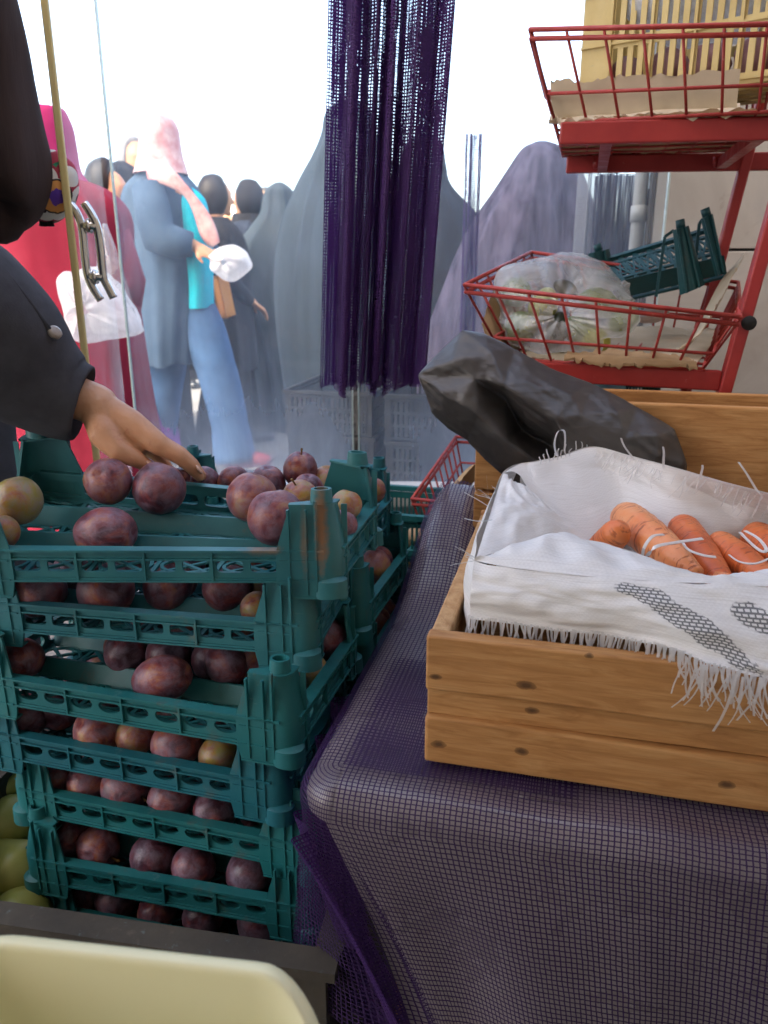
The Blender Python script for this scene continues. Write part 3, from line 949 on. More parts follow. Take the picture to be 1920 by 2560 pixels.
def plum_crate(label, FL, FR, BL, BR, mat, hole='oval', ridges=True, name='plum_crate', group='teal plastic fruit crates', W=.40, D=.26, up=Z, cat='crate'):
    FL, FR, BL, BR = map(V, (FL, FR, BL, BR))
    base = (FL + FR + BL + BR) / 4 - V(up) * .064

    def place(p):
        u, v = p.x / W, p.y / D
        q = FL * (1 - u) * (1 - v) + FR * u * (1 - v) + BL * (1 - u) * v + BR * u * v
        return q + V(up) * p.z
    root = thing(name, base, label, cat, group)
    pm = .058                       # post leg along the long side
    ps = .042
    ex, rxk, rzk = (4.5, .40, .40) if hole == 'slot' else (2, .39, .46)

    def wall(L, inset, cells, to):
        mb = MB()
        zt, zh1, zh0, zb = 0, -.0135, -.0335, -.0415
        holed(mb, to, inset, L - inset, zh0, zh1, cells, (L - 2 * inset) / cells * rxk, .01 * rzk * 2, ex, .0035)
        def slab(a, b2, z0, z1, d0, d1):
            pts = [to(s, z, d) for z in (z0, z1) for (s, d) in ((a, d0), (b2, d0), (b2, d1), (a, d1))]
            i = [mb.add(p) for p in pts]
            mb.hexa(i)
        e = .012
        slab(e, L - e, zh1, zt - .003, 0, .0035)                 # top band
        slab(e, L - e, zt - .003, zt, -.007, .008)               # rim lip
        slab(e, L - e, zh1 - .001, zh1 + .0012, -.004, 0)        # ledge
        slab(e, L - e, zb, zh0, 0, .0035)
        slab(e, L - e, zb - .002, zb + .0005, -.005, .006)       # lower flange
        for k in range(0, cells + 1, 2):
            s = inset + (L - 2 * inset) * k / cells
            slab(s - .0011, s + .0011, zb, -.003, -.0045, 0)
        if hole == 'slot':      # a raised frame round each slot
            pass
        return mb
    fr = wall(W, pm, 8, lambda s, z, d: V((s, d, z)))
    bk = wall(W, pm, 8, lambda s, z, d: V((W - s, D - d, z)))
    lf = wall(D, ps, 5, lambda s, z, d: V((d, D - s, z)))
    rt = wall(D, ps, 5, lambda s, z, d: V((W - d, s, z)))
    for nm, mb in (('long_side', fr), ('long_side', bk), ('short_side', lf), ('short_side', rt)):
        mb.map(place).build(nm, mat, root, auto=35)
    # floor: border, ridges, lattice
    fl = MB()
    zf = -.040
    for (p, q) in (((.004, .004), (W - .004, .004)), ((.004, D - .004), (W - .004, D - .004)), ((.004, .004), (.004, D - .004)), ((W - .004, .004), (W - .004, D - .004))):
        fl.bar(V((*p, zf)), V((*q, zf)), .012, .003)
    rows = 3
    for r_ in range(rows):
        v0, v1 = D * r_ / rows, D * (r_ + 1) / rows
        if r_ and ridges:
            h = .024
            i = []
            for u in (.006, W - .006):
                i += [fl.add((u, v0 - .016, zf)), fl.add((u, v0 - .002, zf + h)), fl.add((u, v0 + .002, zf + h)), fl.add((u, v0 + .016, zf))]
            for k in range(3): fl.face(i[k], i[k + 1], i[k + 5], i[k + 4])
            fl.face(i[3], i[2], i[1], i[0]); fl.face(i[4], i[5], i[6], i[7])
        nc = 6
        for c in range(nc):
            u0, u1 = W * c / nc, W * (c + 1) / nc
            a0, a1 = v0 + .012, v1 - .012
            fl.bar(V((u0, a0, zf)), V((u1, a1, zf)), .0045, .003); fl.bar(V((u0, a1, zf + .0004)), V((u1, a0, zf + .0004)), .0045, .003)
            fl.bar(V((u0, v0, zf - .0004)), V((u0, v1, zf - .0004)), .005, .0035)
            um, vm = (u0 + u1) / 2, (a0 + a1) / 2
            K = 14
            for k in range(K):
                t0, t1 = 2 * math.pi * k / K, 2 * math.pi * (k + 1) / K
                fl.bar(V((um + .028 * math.cos(t0), vm + .024 * math.sin(t0), zf + .0003)), V((um + .028 * math.cos(t1), vm + .024 * math.sin(t1), zf + .0003)), .004, .003)
        for vv in (v0 + .012, v1 - .012):
            fl.bar(V((.004, vv, zf + .0002)), V((W - .004, vv, zf + .0002)), .007, .003)
    fl.map(place).build('lattice_floor', mat, root)

    # corner posts
    def post(cu, cv, su, sv):
        """corner at (cu, cv), su/sv = direction of inward along u, v"""
        mb = MB()
        zs = [-.064, -.0415, -.003, .053, .056]
        def path(z):
            k = sm(z, -.005, .056)
            lu, lv, ins = lerp(pm + .004, pm - .010, k), lerp(ps + .004, ps - .008, k), lerp(-.0045, .004, k)
            if z < -.0415: lu -= .004; lv -= .004
            r = .020
            pts = [(lu, ins)]
            for j in range(7):
                a = math.pi / 2 * j / 6
                pts.append((ins + r - r * math.sin(a), ins + r - r * math.cos(a)))
            pts.append((ins, lv))
            return pts
        T = .0032
        rows_o, rows_i = [], []
        for z in zs:
            p = path(z)
            ro = [mb.add((cu + su * x, cv + sv * y, z)) for x, y in p]
            ri = []
            for x, y in p:
                n_ = len(ri)
                dx, dy = (0, T) if n_ == 0 else ((T, 0) if n_ == len(p) - 1 else (T * math.sin(math.pi / 2 * (n_ - 1) / 6), T * math.cos(math.pi / 2 * (n_ - 1) / 6)))
                ri.append(mb.add((cu + su * (x + dx), cv + sv * (y + dy), z)))
            rows_o.append(ro); rows_i.append(ri)
        n_ = len(rows_o[0])
        for A in (rows_o, rows_i):
            for r0, r1 in zip(A, A[1:]):
                for k in range(n_ - 1): mb.face(r0[k], r0[k + 1], r1[k + 1], r1[k])
        for r0, r1, q0, q1 in zip(rows_o, rows_o[1:], rows_i, rows_i[1:]):
            mb.face(r0[0], r1[0], q1[0], q0[0]); mb.face(r0[-1], r1[-1], q1[-1], q0[-1])
        for A, B in ((rows_o[0], rows_i[0]), (rows_o[-1], rows_i[-1])):
            for k in range(n_ - 1): mb.face(A[k], A[k + 1], B[k + 1], B[k])
        # top plate with a curved inner edge
        p = path(.056)
        outer = [(x - .0025 * (1 if x < .02 else 0) , y - .0025 * (1 if y < .02 else 0)) for x, y in p]
        inner = []
        for j in range(len(p)):
            a = j / (len(p) - 1)
            x0, y0 = p[0]; x1, y1 = p[-1]
            m = (.025, .024)
            x = (1 - a) ** 2 * (x0 + .001) + 2 * a * (1 - a) * m[0] + a * a * (x1 + .007)
            y = (1 - a) ** 2 * (y0 + .007) + 2 * a * (1 - a) * m[1] + a * a * (y1 + .001)
            inner.append((x, y))
        o0 = [mb.add((cu + su * x, cv + sv * y, .0575)) for x, y in outer]; i0 = [mb.add((cu + su * x, cv + sv * y, .0575)) for x, y in inner]
        o1 = [mb.add((cu + su * x, cv + sv * y, .0545)) for x, y in outer]; i1 = [mb.add((cu + su * x, cv + sv * y, .0545)) for x, y in inner]
        for k in range(len(p) - 1):
            mb.face(o0[k], o0[k + 1], i0[k + 1], i0[k]); mb.face(o1[k], o1[k + 1], i1[k + 1], i1[k])
            mb.face(o0[k], o0[k + 1], o1[k + 1], o1[k]); mb.face(i0[k], i0[k + 1], i1[k + 1], i1[k])
        hollow_peg(mb, (cu + su * .017, cv + sv * .017, .0575), .0105, .017)
        # ribs
        for x in (pm - .004, pm - .022):
            mb.box((cu + su * (x - .006), cv - sv * .0035, -.004), .0022, .006, .112)
        mb.box((cu + su * .020, cv - sv * .0035, .004), .0024, .006, .118)
        mb.box((cu - su * .0035, cv + sv * (ps - .012), -.004), .006, .0022, .112)
        for zz, ex_ in ((-.0015, .007), (-.0145, .006), (-.0405, .006)):
            mb.box((cu + su * (.018 + (pm - .018) / 2), cv - sv * ex_ / 2, zz), pm - .018, ex_, .0024)
            mb.box((cu - su * ex_ / 2, cv + sv * (.018 + (ps - .018) / 2), zz), ex_, ps - .018, .0024)
        # foot flange and socket
        mb.box((cu + su * (pm / 2 + .002), cv + sv * .001, -.0635), pm - .004, .014, .0028)
        mb.box((cu + su * .001, cv + sv * (ps / 2 + .002), -.0630), .014, ps - .004, .0028)
        c0 = V((cu + su * .008, cv + sv * .008, 0))
        mb.tube([c0 + Z * -.0645, c0 + Z * -.042, c0 + Z * -.037], [.0185, .0175, .009], 16)
        return mb
    for cu, cv, su, sv in ((0, 0, 1, 1), (W, 0, -1, 1), (0, D, 1, -1), (W, D, -1, -1)):
        post(cu, cv, su, sv).map(place).build('corner_post', mat, root, auto=35)
    return root


ZR = [.745 - .098 * i for i in range(7)]
FLP = [(-120, 1369), (-70, 1496), (-75, 1674), (-55, 1814), (34, 1960), (62, 2134), (95, 2261)]
FRP = [(840, 1374), (775, 1560), (730, 1803), (706, 1954), (775, 2108), (786, 2264), (796, 2392)]
M['rustgreen'] = rust_mat(PY(800, 1330, .885))
ORD = ['topmost', 'second', 'third', 'fourth', 'fifth', 'sixth', 'lowest']
CR = []
for i in range(7):
    A, B = PZ(*FLP[i], ZR[i]), PZ(*FRP[i], ZR[i])
    d = (B - A).normalized()
    n_ = Z.cross(d)
    if i == 0:
        C, Dd = PY(78, 1172, 1.14), PY(938, 1252, 1.09)
    else:
        C, Dd = A + n_ * .26, B + n_ * .26
    lab = {0: 'topmost crate of the front plum stack, rusty stained corner, few plums inside', 1: 'second crate from the top of the front plum stack, slot holes',
           2: 'third crate from the top of the front plum stack, one big plum at its front', 6: 'lowest crate of the front plum stack, inside the dark bin'}.get(i, '%s crate from the top of the front plum stack, full of dark plums' % ORD[i])
    mt = [M['rustgreen'], M['green'], M['teal'], M['bluegreen'], M['teal'], M['teal'], M['teal']][i]
    plum_crate(lab, A, B, C, Dd, mt, 'slot' if i < 2 else 'oval')
    CR.append((A, B, C, Dd))

# rust on the topmost crate comes with its own plastic
# second stack behind
ZB = [.68 - .099 * i for i in range(6)]
BRX = [(.012, 1.362), (.042, 1.352), (.042, 1.362), (.036, 1.357), (.04, 1.36), (.038, 1.358)]
BK = []
for i in range(6):
    br = V((*BRX[i], ZB[i]))
    a = R(15 + (i % 2) * 1.2)
    u, v = V((math.cos(a), -math.sin(a), 0)), V((math.sin(a), math.cos(a), 0))
    A, B, C = br - u * .4 - v * .26, br - v * .26, br - u * .4
    lab = ['topmost crate of the rear plum stack, pegs beside the black crates', 'second crate of the rear plum stack, corner peg near the purple net', 'third crate of the rear plum stack, beside the purple net',
           'fourth crate down in the rear plum stack', 'fifth crate down in the rear plum stack', 'bottom crate of the rear plum stack'][i]
    plum_crate(lab, A, B, C, br, M['teal'] if i else M['bluegreen'], 'oval')
    BK.append((A, B, C, br))

# ---------------------------------------------------------------- plums
def plum_mesh(k):
    rr = random.Random(40 + k)
    mb = MB()
    el = (1.0, 1.06, 1.12)[k % 3]
    def fn(p, th, ph):
        d = p.normalized()
        cr = math.exp(-((th - math.pi / 2) / .22) ** 2) * math.cos(ph) * .05           # suture
        dim = math.exp(-((math.pi / 2 - ph) / .26) ** 2) * .16
        lump = .03 * noise.noise(d * 1.6 + V((k * 5, 0, 0)))
        s = 1 - cr - dim + lump
        return V((d.x * s, d.y * s, d.z * s * el))
    mb.ball((0, 0, 0), 1, 1, 1, 28, 18, None, fn)
    me = mb.mesh('plum', smooth=True)
    me.materials.append(M['plum'])
    return me


PM = [plum_mesh(k) for k in range(4)]
SM = MB()
SM.tube([(0, 0, .9), (.03, .02, 1.12), (.08, .05, 1.34)], [.05, .045, .075], 7)
SME = SM.mesh('stem', smooth=True); SME.materials.append(M['stem'])


def plum(c, r, label, ripe, axis=None, stem=False, k=None, sq=(1, 1, 1), group='plums in the teal crates'):
    k = rnd.randrange(4) if k is None else k
    o = bpy.data.objects.new('plum', PM[k])
    COL.objects.link(o)
    o.location = c
    o.scale = (r * sq[0], r * sq[1], r * sq[2])
    a = V(axis) if axis else V((rnd.uniform(-1, 1), rnd.uniform(-1, 1), rnd.uniform(-.3, 1)))
    q = a.to_track_quat('Z', 'Y')
    q = q @ Matrix.Rotation(rnd.uniform(0, 6.28), 3, 'Z').to_quaternion()
    o.rotation_euler = q.to_euler()
    o.color = (ripe, ripe, ripe, 1)
    tag(o, label, 'plum', group)
    if stem:
        s = bpy.data.objects.new('stem', SME)
        COL.objects.link(s); s.parent = o
    return o


def tone(r):
    return 'dark purple' if r < .42 else 'dusky red' if r < .6 else 'orange red' if r < .74 else 'yellowish'


def crate_plane(px, py, z, corners=None): return PZ(px, py, z)


NUM = ['first', 'second', 'third', 'fourth', 'fifth', 'sixth', 'seventh', 'eighth', 'ninth']


def pz_r(px, py, rp, zf, lift=0):
    """plum of pixel radius rp resting on the height zf"""
    r = .034
    for _ in range(4):
        p = PZ(px, py, zf + r + lift)
        D = (p - EYE).dot(V((0, CP, -SP)))
        r = rp * D / FPX
    return PZ(px, py, zf + r + lift), r


# topmost crate
T0 = [  # px, py, radius, ripe, label, stem, axis, depth (Y) or None
    (270, 1203, 59, .50, 'dusky plum with orange patch, left of the pair below the reaching hand', False, (0, -.75, .5), 1.045),
    (398, 1220, 66, .44, 'large dusky plum, right of the pair below the reaching hand', False, (.2, .5, .9), 1.05),
    (46, 1250, 58, .96, 'green yellow plum with a deep crease at the left of the topmost crate', False, (-.2, .1, .98), 1.0),
    (2, 1330, 45, .74, 'orange plum cut by the left picture edge in the topmost crate', False, (0, .3, .9), .955),
    (265, 1333, 76, .46, 'oval bloomed plum lying alone at the front of the topmost crate', False, (.96, -.15, .1), .965),
    (630, 1243, 63, .50, 'large bloomed plum at the left of the heap in the topmost crate', False, (.3, .2, .9), 1.04),
    (690, 1293, 72, .47, 'largest rosy plum beside the rusty corner post of the topmost crate', False, (-.2, .3, .9), .985),
    (750, 1245, 46, .72, 'orange brown plum with a stem in the heap by the rusty corner post', True, (-.2, -.35, .9), 1.06),
    (866, 1262, 39, .80, 'orange red plum behind the rusty corner post', False, (.3, .3, .9), 1.02),
    (856, 1312, 38, .45, 'rosy plum half hidden at the right rim of the topmost crate', False, (.3, .3, .9), .97),
]
for (x, y, rp, rp2, lab, st, ax, Y) in T0:
    p = PY(x, y, Y)
    D = (p - EYE).dot(V((0, CP, -SP)))
    r = rp * D / FPX
    sq = (1, 1, 1)
    if 'oval' in lab: sq = (.86, .86, 1.06)
    plum(p, r, lab, rp2, ax, st, 0 if 'crease' not in lab else 1, sq)
# the crease makes a second lobe on the green one
T1 = [  # rear stack, topmost crate
    (452, 1193, 24, .5, 'small plum piece showing at the fingertips of the reaching hand', 1.16),
    (512, 1203, 37, .45, 'plum right of the fingertips, first of the row in the rear stack', 1.19),
    (585, 1206, 42, .48, 'plum below the walking shoe, in the rear stack', 1.19),
    (668, 1212, 47, .44, 'wide dusky plum left of the plum lying highest', 1.20),
    (751, 1175, 43, .5, 'round plum with a short stem lying highest on the heap', 1.21),
    (818, 1208, 43, .86, 'yellow and red plum below and right of the plum lying highest', 1.22),
    (770, 1225, 40, .46, 'plum underneath the plum lying highest on the heap', 1.15),
    (932, 1226, 33, .66, 'red plum beyond the right corner posts of the topmost crates', 1.28),
]
for (x, y, rp, rp2, lab, Y) in T1:
    p = PY(x, y, Y)
    D = (p - EYE).dot(V((0, CP, -SP)))
    plum(p, rp * D / FPX, lab, rp2, (.1, -.1, 1) if 'highest' in lab else None, lab.startswith('round'))

ROWS = {
    1: [(90, 1478, 68, .38), (265, 1476, 70, .42), (420, 1462, 62, .4), (565, 1470, 60, .36), (655, 1462, 40, .8), (642, 1520, 42, .76)],
    2: [(30, 1645, 52, .42), (405, 1697, 70, .44), (315, 1632, 54, .3), (425, 1636, 54, .36), (535, 1645, 55, .36), (630, 1655, 48, .5)],
    3: [(62, 1788, 54, .34), (152, 1772, 50, .40), (238, 1832, 60, .54), (340, 1838, 50, .64), (440, 1862, 62, .48), (545, 1888, 48, .84)],
    4: [(128, 1935, 48, .44), (217, 1957, 50, .5), (306, 1978, 58, .40), (425, 2000, 56, .42), (540, 2024, 52, .36)],
    5: [(165, 2090, 50, .40), (245, 2118, 52, .44), (380, 2146, 58, .28), (482, 2172, 52, .38), (620, 2192, 60, .3)],
    6: [(210, 2238, 46, .30), (287, 2254, 50, .28), (385, 2288, 48, .46), (498, 2310, 52, .36), (632, 2352, 64, .34)],
}
for i, row in ROWS.items():
    zf = ZR[i] - .037
    row = sorted(row)
    A, B, C, Dd = CR[i]
    nrm = (C - A).normalized()
    for k, (x, y, rp, rp2) in enumerate(row):
        p, r = pz_r(x, y, rp, zf)
        d0 = (p - A).dot(nrm)
        if d0 < r + .006: p = p + nrm * (r + .006 - d0)
        uu = (B - A).normalized(); Lu = (B - A).length; du = (p - A).dot(uu)
        p = p + uu * (max(r + .008, min(Lu - r - .008, du)) - du)
        lab = '%s plum, %s from left in the front of the %s plum crate' % (tone(rp2), NUM[k], ORD[i] if i < 6 else 'lowest')
        sq = (.85, .85, 1.08) if (i, k) == (2, 2) else (1, 1, 1)
        ax = (.9, -.2, .3) if (i, k) == (2, 2) else None
        if (i, k) == (2, 2): lab = 'large oval plum lying on its side at the front of the third plum crate'
        st = (i, k) in ((4, 0), (4, 2), (4, 3), (5, 1), (5, 3))
        if st: ax = (rnd.choice((-.8, .8)), -.45, rnd.uniform(-.5, -.1))
        plum(p, r, lab, rp2, ax, st, None, sq)
    # the rows behind
    for rowi, t in ((1, .115), (2, .195)):
        for k in range(5):
            u = (k + .5) / 5 + rnd.uniform(-.03, .03)
            r = rnd.uniform(.027, .031)
            if i == 2 and k == 0: continue
            c = A.lerp(B, u * .9 + .05) + nrm * (t + rnd.uniform(-.008, .008))
            c.z = zf + r + .004
            plum(c, r, '%s plum, %s from left in the %s row of the %s plum crate' % ('dark', NUM[k], 'second' if rowi == 1 else 'rear', ORD[i] if i < 6 else 'lowest'), rnd.uniform(.28, .5))
# right-hand edges of the front stack, seen through the gaps
for (x, y, rp, rp2, i, lab) in ((884, 1412, 50, .36, 1, 'dark plum at the right side of the second plum crate'), (843, 1600, 54, .36, 2, 'dark plum at the right side of the third plum crate'),
                                (792, 1678, 44, .84, 2, 'yellow plum at the right corner of the third plum crate'), (800, 1790, 44, .34, 3, 'dark plum at the right side of the fourth plum crate')):
    p, r = pz_r(x, y, rp, ZR[i] - .037)
    A, B, C, Dd = CR[i]
    e = (Dd - B).normalized(); out = e.cross(Z)
    d0 = (p - B).dot(out)
    if d0 > -r - .006: p = p - out * (d0 + r + .006)
    plum(p, r, lab, rp2)
# rear stack, second to fourth crate: right side
for (x, y, rp, rp2, i, lab) in ((969, 1374, 36, .5, 1, 'red plum below the corner peg, right end of the rear stack second crate'), (942, 1418, 44, .62, 1, 'bright red plum at the right side of the rear stack second crate'),
                                (974, 1501, 32, .46, 2, 'dusky plum at the far right of the rear stack third crate'), (944, 1554, 36, .52, 2, 'red plum at the right side of the rear stack third crate'),
                                (905, 1640, 36, .4, 3, 'dark plum at the right side of the rear stack fourth crate')):
    p, r = pz_r(x, y, rp, ZB[i] - .037)
    A, B, C, Dd = BK[i]
    e = (Dd - B).normalized(); out = e.cross(Z)
    d0 = (p - B).dot(out)
    if d0 > -r - .006: p = p - out * (d0 + r + .006)
    d1 = (p - Dd).dot(e)
    if d1 > -r - .02: p = p - e * (d1 + r + .02)
    plum(p, r, lab, rp2)
for i in range(1, 4):
    A, B, C, Dd = BK[i]
    for k in range(5):
        c = A.lerp(B, .1 + k * .17) + (C - A).normalized() * rnd.uniform(.06, .10)
        r = rnd.uniform(.028, .032); c.z = ZB[i] - .037 + r
        plum(c, r, 'dark plum, %s from left in the %s crate of the rear stack' % (NUM[k], ORD[i]), rnd.uniform(.3, .55))

# ---------------------------------------------------------------- dark bin with the pears
BA, BB = PZ(-330, 2240, .30), PZ(812, 2412, .30)
bd = (BB - BA).normalized(); bn = Z.cross(bd)
bl, bw, zt, zb = (BB - BA).length, .62, .30, .002
bin_ = thing('fruit_bin', (BA + BB) / 2 + bn * .3 - Z * .298, 'large dusty dark plastic bin under the plum stack and the pears', 'bin')
mb = MB()
AX = (bd, bn, Z)
def binwall(c, L, axes):
    mb.box(c - Z * .11, L, .012, .22, axes)
cc = BA + bd * bl / 2
binwall(cc + bn * .006 - Z * .012, bl, AX)
binwall(cc + bn * (bw - .006) - Z * .012, bl, AX)
binwall(BA + bd * .006 + bn * bw / 2 - Z * .012, bw - .026, (bn, bd, Z))
binwall(BB - bd * .006 + bn * bw / 2 - Z * .012, bw - .026, (bn, bd, Z))
mb.build('walls', M['brown_plastic'], bin_)
mb = MB(); mb.box(cc + bn * bw / 2 - Z * (.30 - .045), bl - .026, bw - .026, .085, AX)
mb.build('floor', M['brown_plastic'], bin_)
mb = MB()
mb.box(cc + bn * .003 - Z * .004, bl + .03, .034, .014, AX)
mb.box(cc + bn * (bw - .003) - Z * .004, bl + .03, .034, .014, AX)
mb.box(BA + bn * bw / 2 - Z * .0045, bw - .04, .034, .013, (bn, bd, Z))
mb.box(BB + bn * bw / 2 - Z * .0045, bw - .04, .034, .013, (bn, bd, Z))
k = 0
s = .03
while s < bl:
    mb.box(BA + bd * s - bn * .006 - Z * .06, .010, .012, .1, AX)
    s += .085
mb.box(cc - bn * .004 - Z * .115, bl, .012, .012, AX)
mb.build('rim', M['brown_plastic'], bin_)

PEARS = [(40, 2165, 72, 'big yellow green pear with a stem hollow, above the lowest pear'), (52, 2285, 78, 'pale green pear lying lowest, against the dark bin rim'), (118, 2310, 40, 'small pale pear wedged against the lowest plum crate'),
         (16, 2050, 66, 'green pear in the middle of the pile left of the plum stack'), (14, 1950, 44, 'yellowish pear high in the pile left of the plum stack'), (40, 1990, 42, 'pale pear behind the green pear in the middle of the pile')]
for n_, (x, y, rp, lab) in enumerate(PEARS):
    Y = [.985, .93, .96, 1.05, 1.10, 1.12, 1.13][n_]
    p = PY(x, y, Y)
    D = (p - EYE).dot(V((0, CP, -SP)))
    r = rp * D / FPX
    mb = MB()
    def pf(p_, th, ph):
        t = (math.sin(ph) + 1) / 2
        s_ = (1 - .42 * sm(t, .45, .95)) * (1 + .03 * noise.noise(V((p_.x, p_.y, p_.z)) * 2.2))
        dim = math.exp(-((math.pi / 2 - abs(ph)) / .2) ** 2) * .10
        return V((p_.x * s_, p_.y * s_, p_.z * 1.22 * (1 - dim)))
    rot = V((rnd.uniform(-1, -.2), rnd.uniform(-.6, .9), rnd.uniform(-.2, .7))).to_track_quat('Z', 'Y').to_matrix()
    mb.ball((0, 0, 0), r, r, r, 24, 16, rot, pf)
    t_ = thing('pear', p, lab, 'pear', 'pears in the dark bin')
    mb.map(lambda q: q + p).build('fruit', M['pear'], t_, True)
    q = MB(); q.tube([p + rot @ V((0, 0, r * 1.05)), p + rot @ V((r * .1, 0, r * 1.4))], [.0022, .003], 6)
    q.build('stem', M['stem'], t_, True)
# hidden pears that carry the pile
# ================================================================ TABLE, NET AND WOODEN CRATES
TZ = .552
TA = V((-.100, .705, 0))                 # front left corner of the table
def TP(s, t, z): return V((TA.x, TA.y, 0)) + E1 * s + E2 * t + Z * z
TL, TD = 1.15, .80                        # along E1, along E2

tab = thing('display_table', TP(.5, .4, 0), 'low display table covered by purple net and grey plastic sheet', 'table')
b = MB(); b.box(TP(TL / 2 + .03, TD / 2 + .02, TZ - .06), TL - .14, TD - .16, .05, (E1, E2, Z)); b.build('table_top', M['woodplain'] if 'woodplain' in M else M['cardboard'], tab)
for s_, t_ in ((.12, .12), (TL - .1, .12), (.12, TD - .1), (TL - .1, TD - .1)):
    b = MB(); b.box(TP(s_, t_, (TZ - .06) / 2), .05, .05, TZ - .06, (E1, E2, Z)); b.build('leg', M['pipe'], tab)


def hump(s, t):
    """the net rises over a roll at the far left end of the table"""
    return .125 * sm(t, .42, .80) * (1 - sm(s, .07, .20))


def cover(off, r, zbot, pleat, seed, inset=0.0, nq=46, npath=220):
    """surface that goes over the table edge and hangs down: path along left side, round the corner, along the front"""
    def point(a, q):
        # path parameter: a in 0..1
        La, Lc, Lb = TD, .20, TL
        tot = La + Lc + Lb
        x = a * tot
        z, out, arc = 0, 0, 0
        # profile: q in 0..1, from .2 inside the edge to the hem
        rr = r
        q1, q2 = .40, .60
        if q < q1:
            out = lerp(-.30, -rr, q / q1); z = 0
        elif q < q2:
            an = (q - q1) / (q2 - q1) * math.pi / 2
            out = -rr + rr * math.sin(an); z = -(rr - rr * math.cos(an))
        else:
            f = (q - q2) / (1 - q2)
            out = 0; z = lerp(-rr, zbot - TZ, f)
        drop = max(0, -z - rr)
        if x < La:
            t = La - x; base = TP(0, t, 0); nrm = -E1; e = 0
            s_here = -out
            zt = hump(max(0, -out), t)
        elif x < La + Lc:
            f = (x - La) / Lc
            an = f * math.pi / 2
            nrm = (-E1 * math.cos(an) - E2 * math.sin(an))
            base = TP(0, 0, 0) + (E1 + E2) * 0
            zt = 0
        else:
            s = x - La - Lc
            base = TP(s, 0, 0); nrm = -E2; zt = 0
        cr = .045
        # rounded corner in plan
        if x < La:
            t = max(La - x, cr) if La - x < cr else La - x
            base = TP(0, t, 0)
        elif x < La + Lc:
            f = (x - La) / Lc; an = f * math.pi / 2
            cc = TP(cr, cr, 0); base = cc + nrm * cr
            if out < -cr: out_ = -cr + (out + cr) * .02
            else: out_ = out
            out = out_
        else:
            s = max(x - La - Lc, cr)
            base = TP(s, 0, 0)
        p = base + nrm * (out + off)
        if zt and q > q1: zt *= max(0, 1 - (q - q1) / .75)
        p = p + Z * (TZ + z + zt + off * max(0, 1 + z / rr))
        # cloth relief
        w_ = sm(drop, 0, .22)
        corner = math.exp(-((x - La - Lc * .35) / .16) ** 2)
        flare = 0
        if pleat:
            flare = w_ * (.014 * math.sin(x * 17 + 1.3 * math.sin(x * 9)) + .007 * math.sin(x * 41 + seed)) * (.5 + .5 * corner)
        p = p + nrm * flare
        # the front sags back at the corner so that the corner fold stands proud
        if pleat and drop > 0:
            if x > La + Lc: k = math.exp(-max(0, x - La - Lc - .03) / .22)
            else: k = max(0, (x - La) / Lc) ** 1.3
            p = p + E1 * .46 * drop * k
        p = p + Z * (.003 * noise.noise(p * 9) if q > .1 else .0012 * noise.noise(p * 14)) + nrm * w_ * (.016 * noise.noise(p * 4.2 + V((seed, 0, 0))) + .010 * (1 - 2 * abs(noise.noise(V((p.x * 4 + p.z * 3, p.y * 4, p.z * 2.2 + seed))))))
        return p
    return point


netf = cover(.0035, .034, .215, True, 2)
shf = cover(-.004, .032, .23, True, 2)
CELL = .0060
mb = MB()
tot = TD + .20 + TL
prof = .27 + .07 + (TZ - .045 - .215)
def nuv(a, q):
    v = (q / .40 * .255) if q < .40 else (.255 + (q - .40) / .20 * .071 if q < .60 else .326 + (q - .60) / .40 * (TZ - .045 - .215))
    x = a * tot
    la = x if x < TD else (TD + (x - TD) * .75 if x < TD + .2 else x - .05)
    return (la / CELL, v / CELL)
mb.grid(netf, 300, 60, uv=nuv)
# the flat middle of the net
def top_(a, c):
    s, t = lerp(.295, TL - .0, a), lerp(.295, TD, c)
    p = TP(s, t, TZ + .0075)
    return p
mb.grid(top_, 60, 30, uv=lambda a, c: (lerp(.295, TL, a) / CELL + 1.2, lerp(.295, TD, c) / CELL))
netc = mb.build('net_cloth', M['net'], None, True, loc=TP(.4, .3, TZ))
tag(netc, 'open purple net cloth draped over the display table and its front', 'net cloth')
mb = MB(); mb.grid(shf, 300, 60)
_tot = TD + .20 + TL
_keep = []
for f in mb.f:
    i_ = [divmod(k, 301) for k in f]
    if max(q_ for q_, _ in i_) > 37 and min(a_ for _, a_ in i_) / 300 * _tot < TD + .16: continue
    _keep.append(f)
mb.f = _keep
mb.grid(lambda a, c: TP(lerp(.29, TL, a), lerp(.29, TD, c), TZ - .002 + .0003), 4, 4)
mb.build('plastic_sheet', M['sheet'], tab, True)
# loose bunched net at the corner
mb = MB()
def bunch(a, c):
    z = lerp(TZ - .07, .06, c)
    x = a * .26
    p0 = TP(.0, .20, 0) - E2 * x * .0
    th = a
    base = lerp(TP(-.012, .30, 0), TP(.022, -.010, 0), a)
    out = -E1 * (.016 * math.sin(a * 40 + 2 * c) + .012 * math.sin(a * 23 + 5 * c) + .012)
    out = out + E1 * (.22 * c * a * a) - E1 * .030 * sm(c, .1, .8) * (1 - a)
    return base + out + Z * z
mb.grid(bunch, 110, 40, uv=lambda a, c: (a * 110, c * 95))
mb.build('bunched_corner', M['netdense'], netc, True)

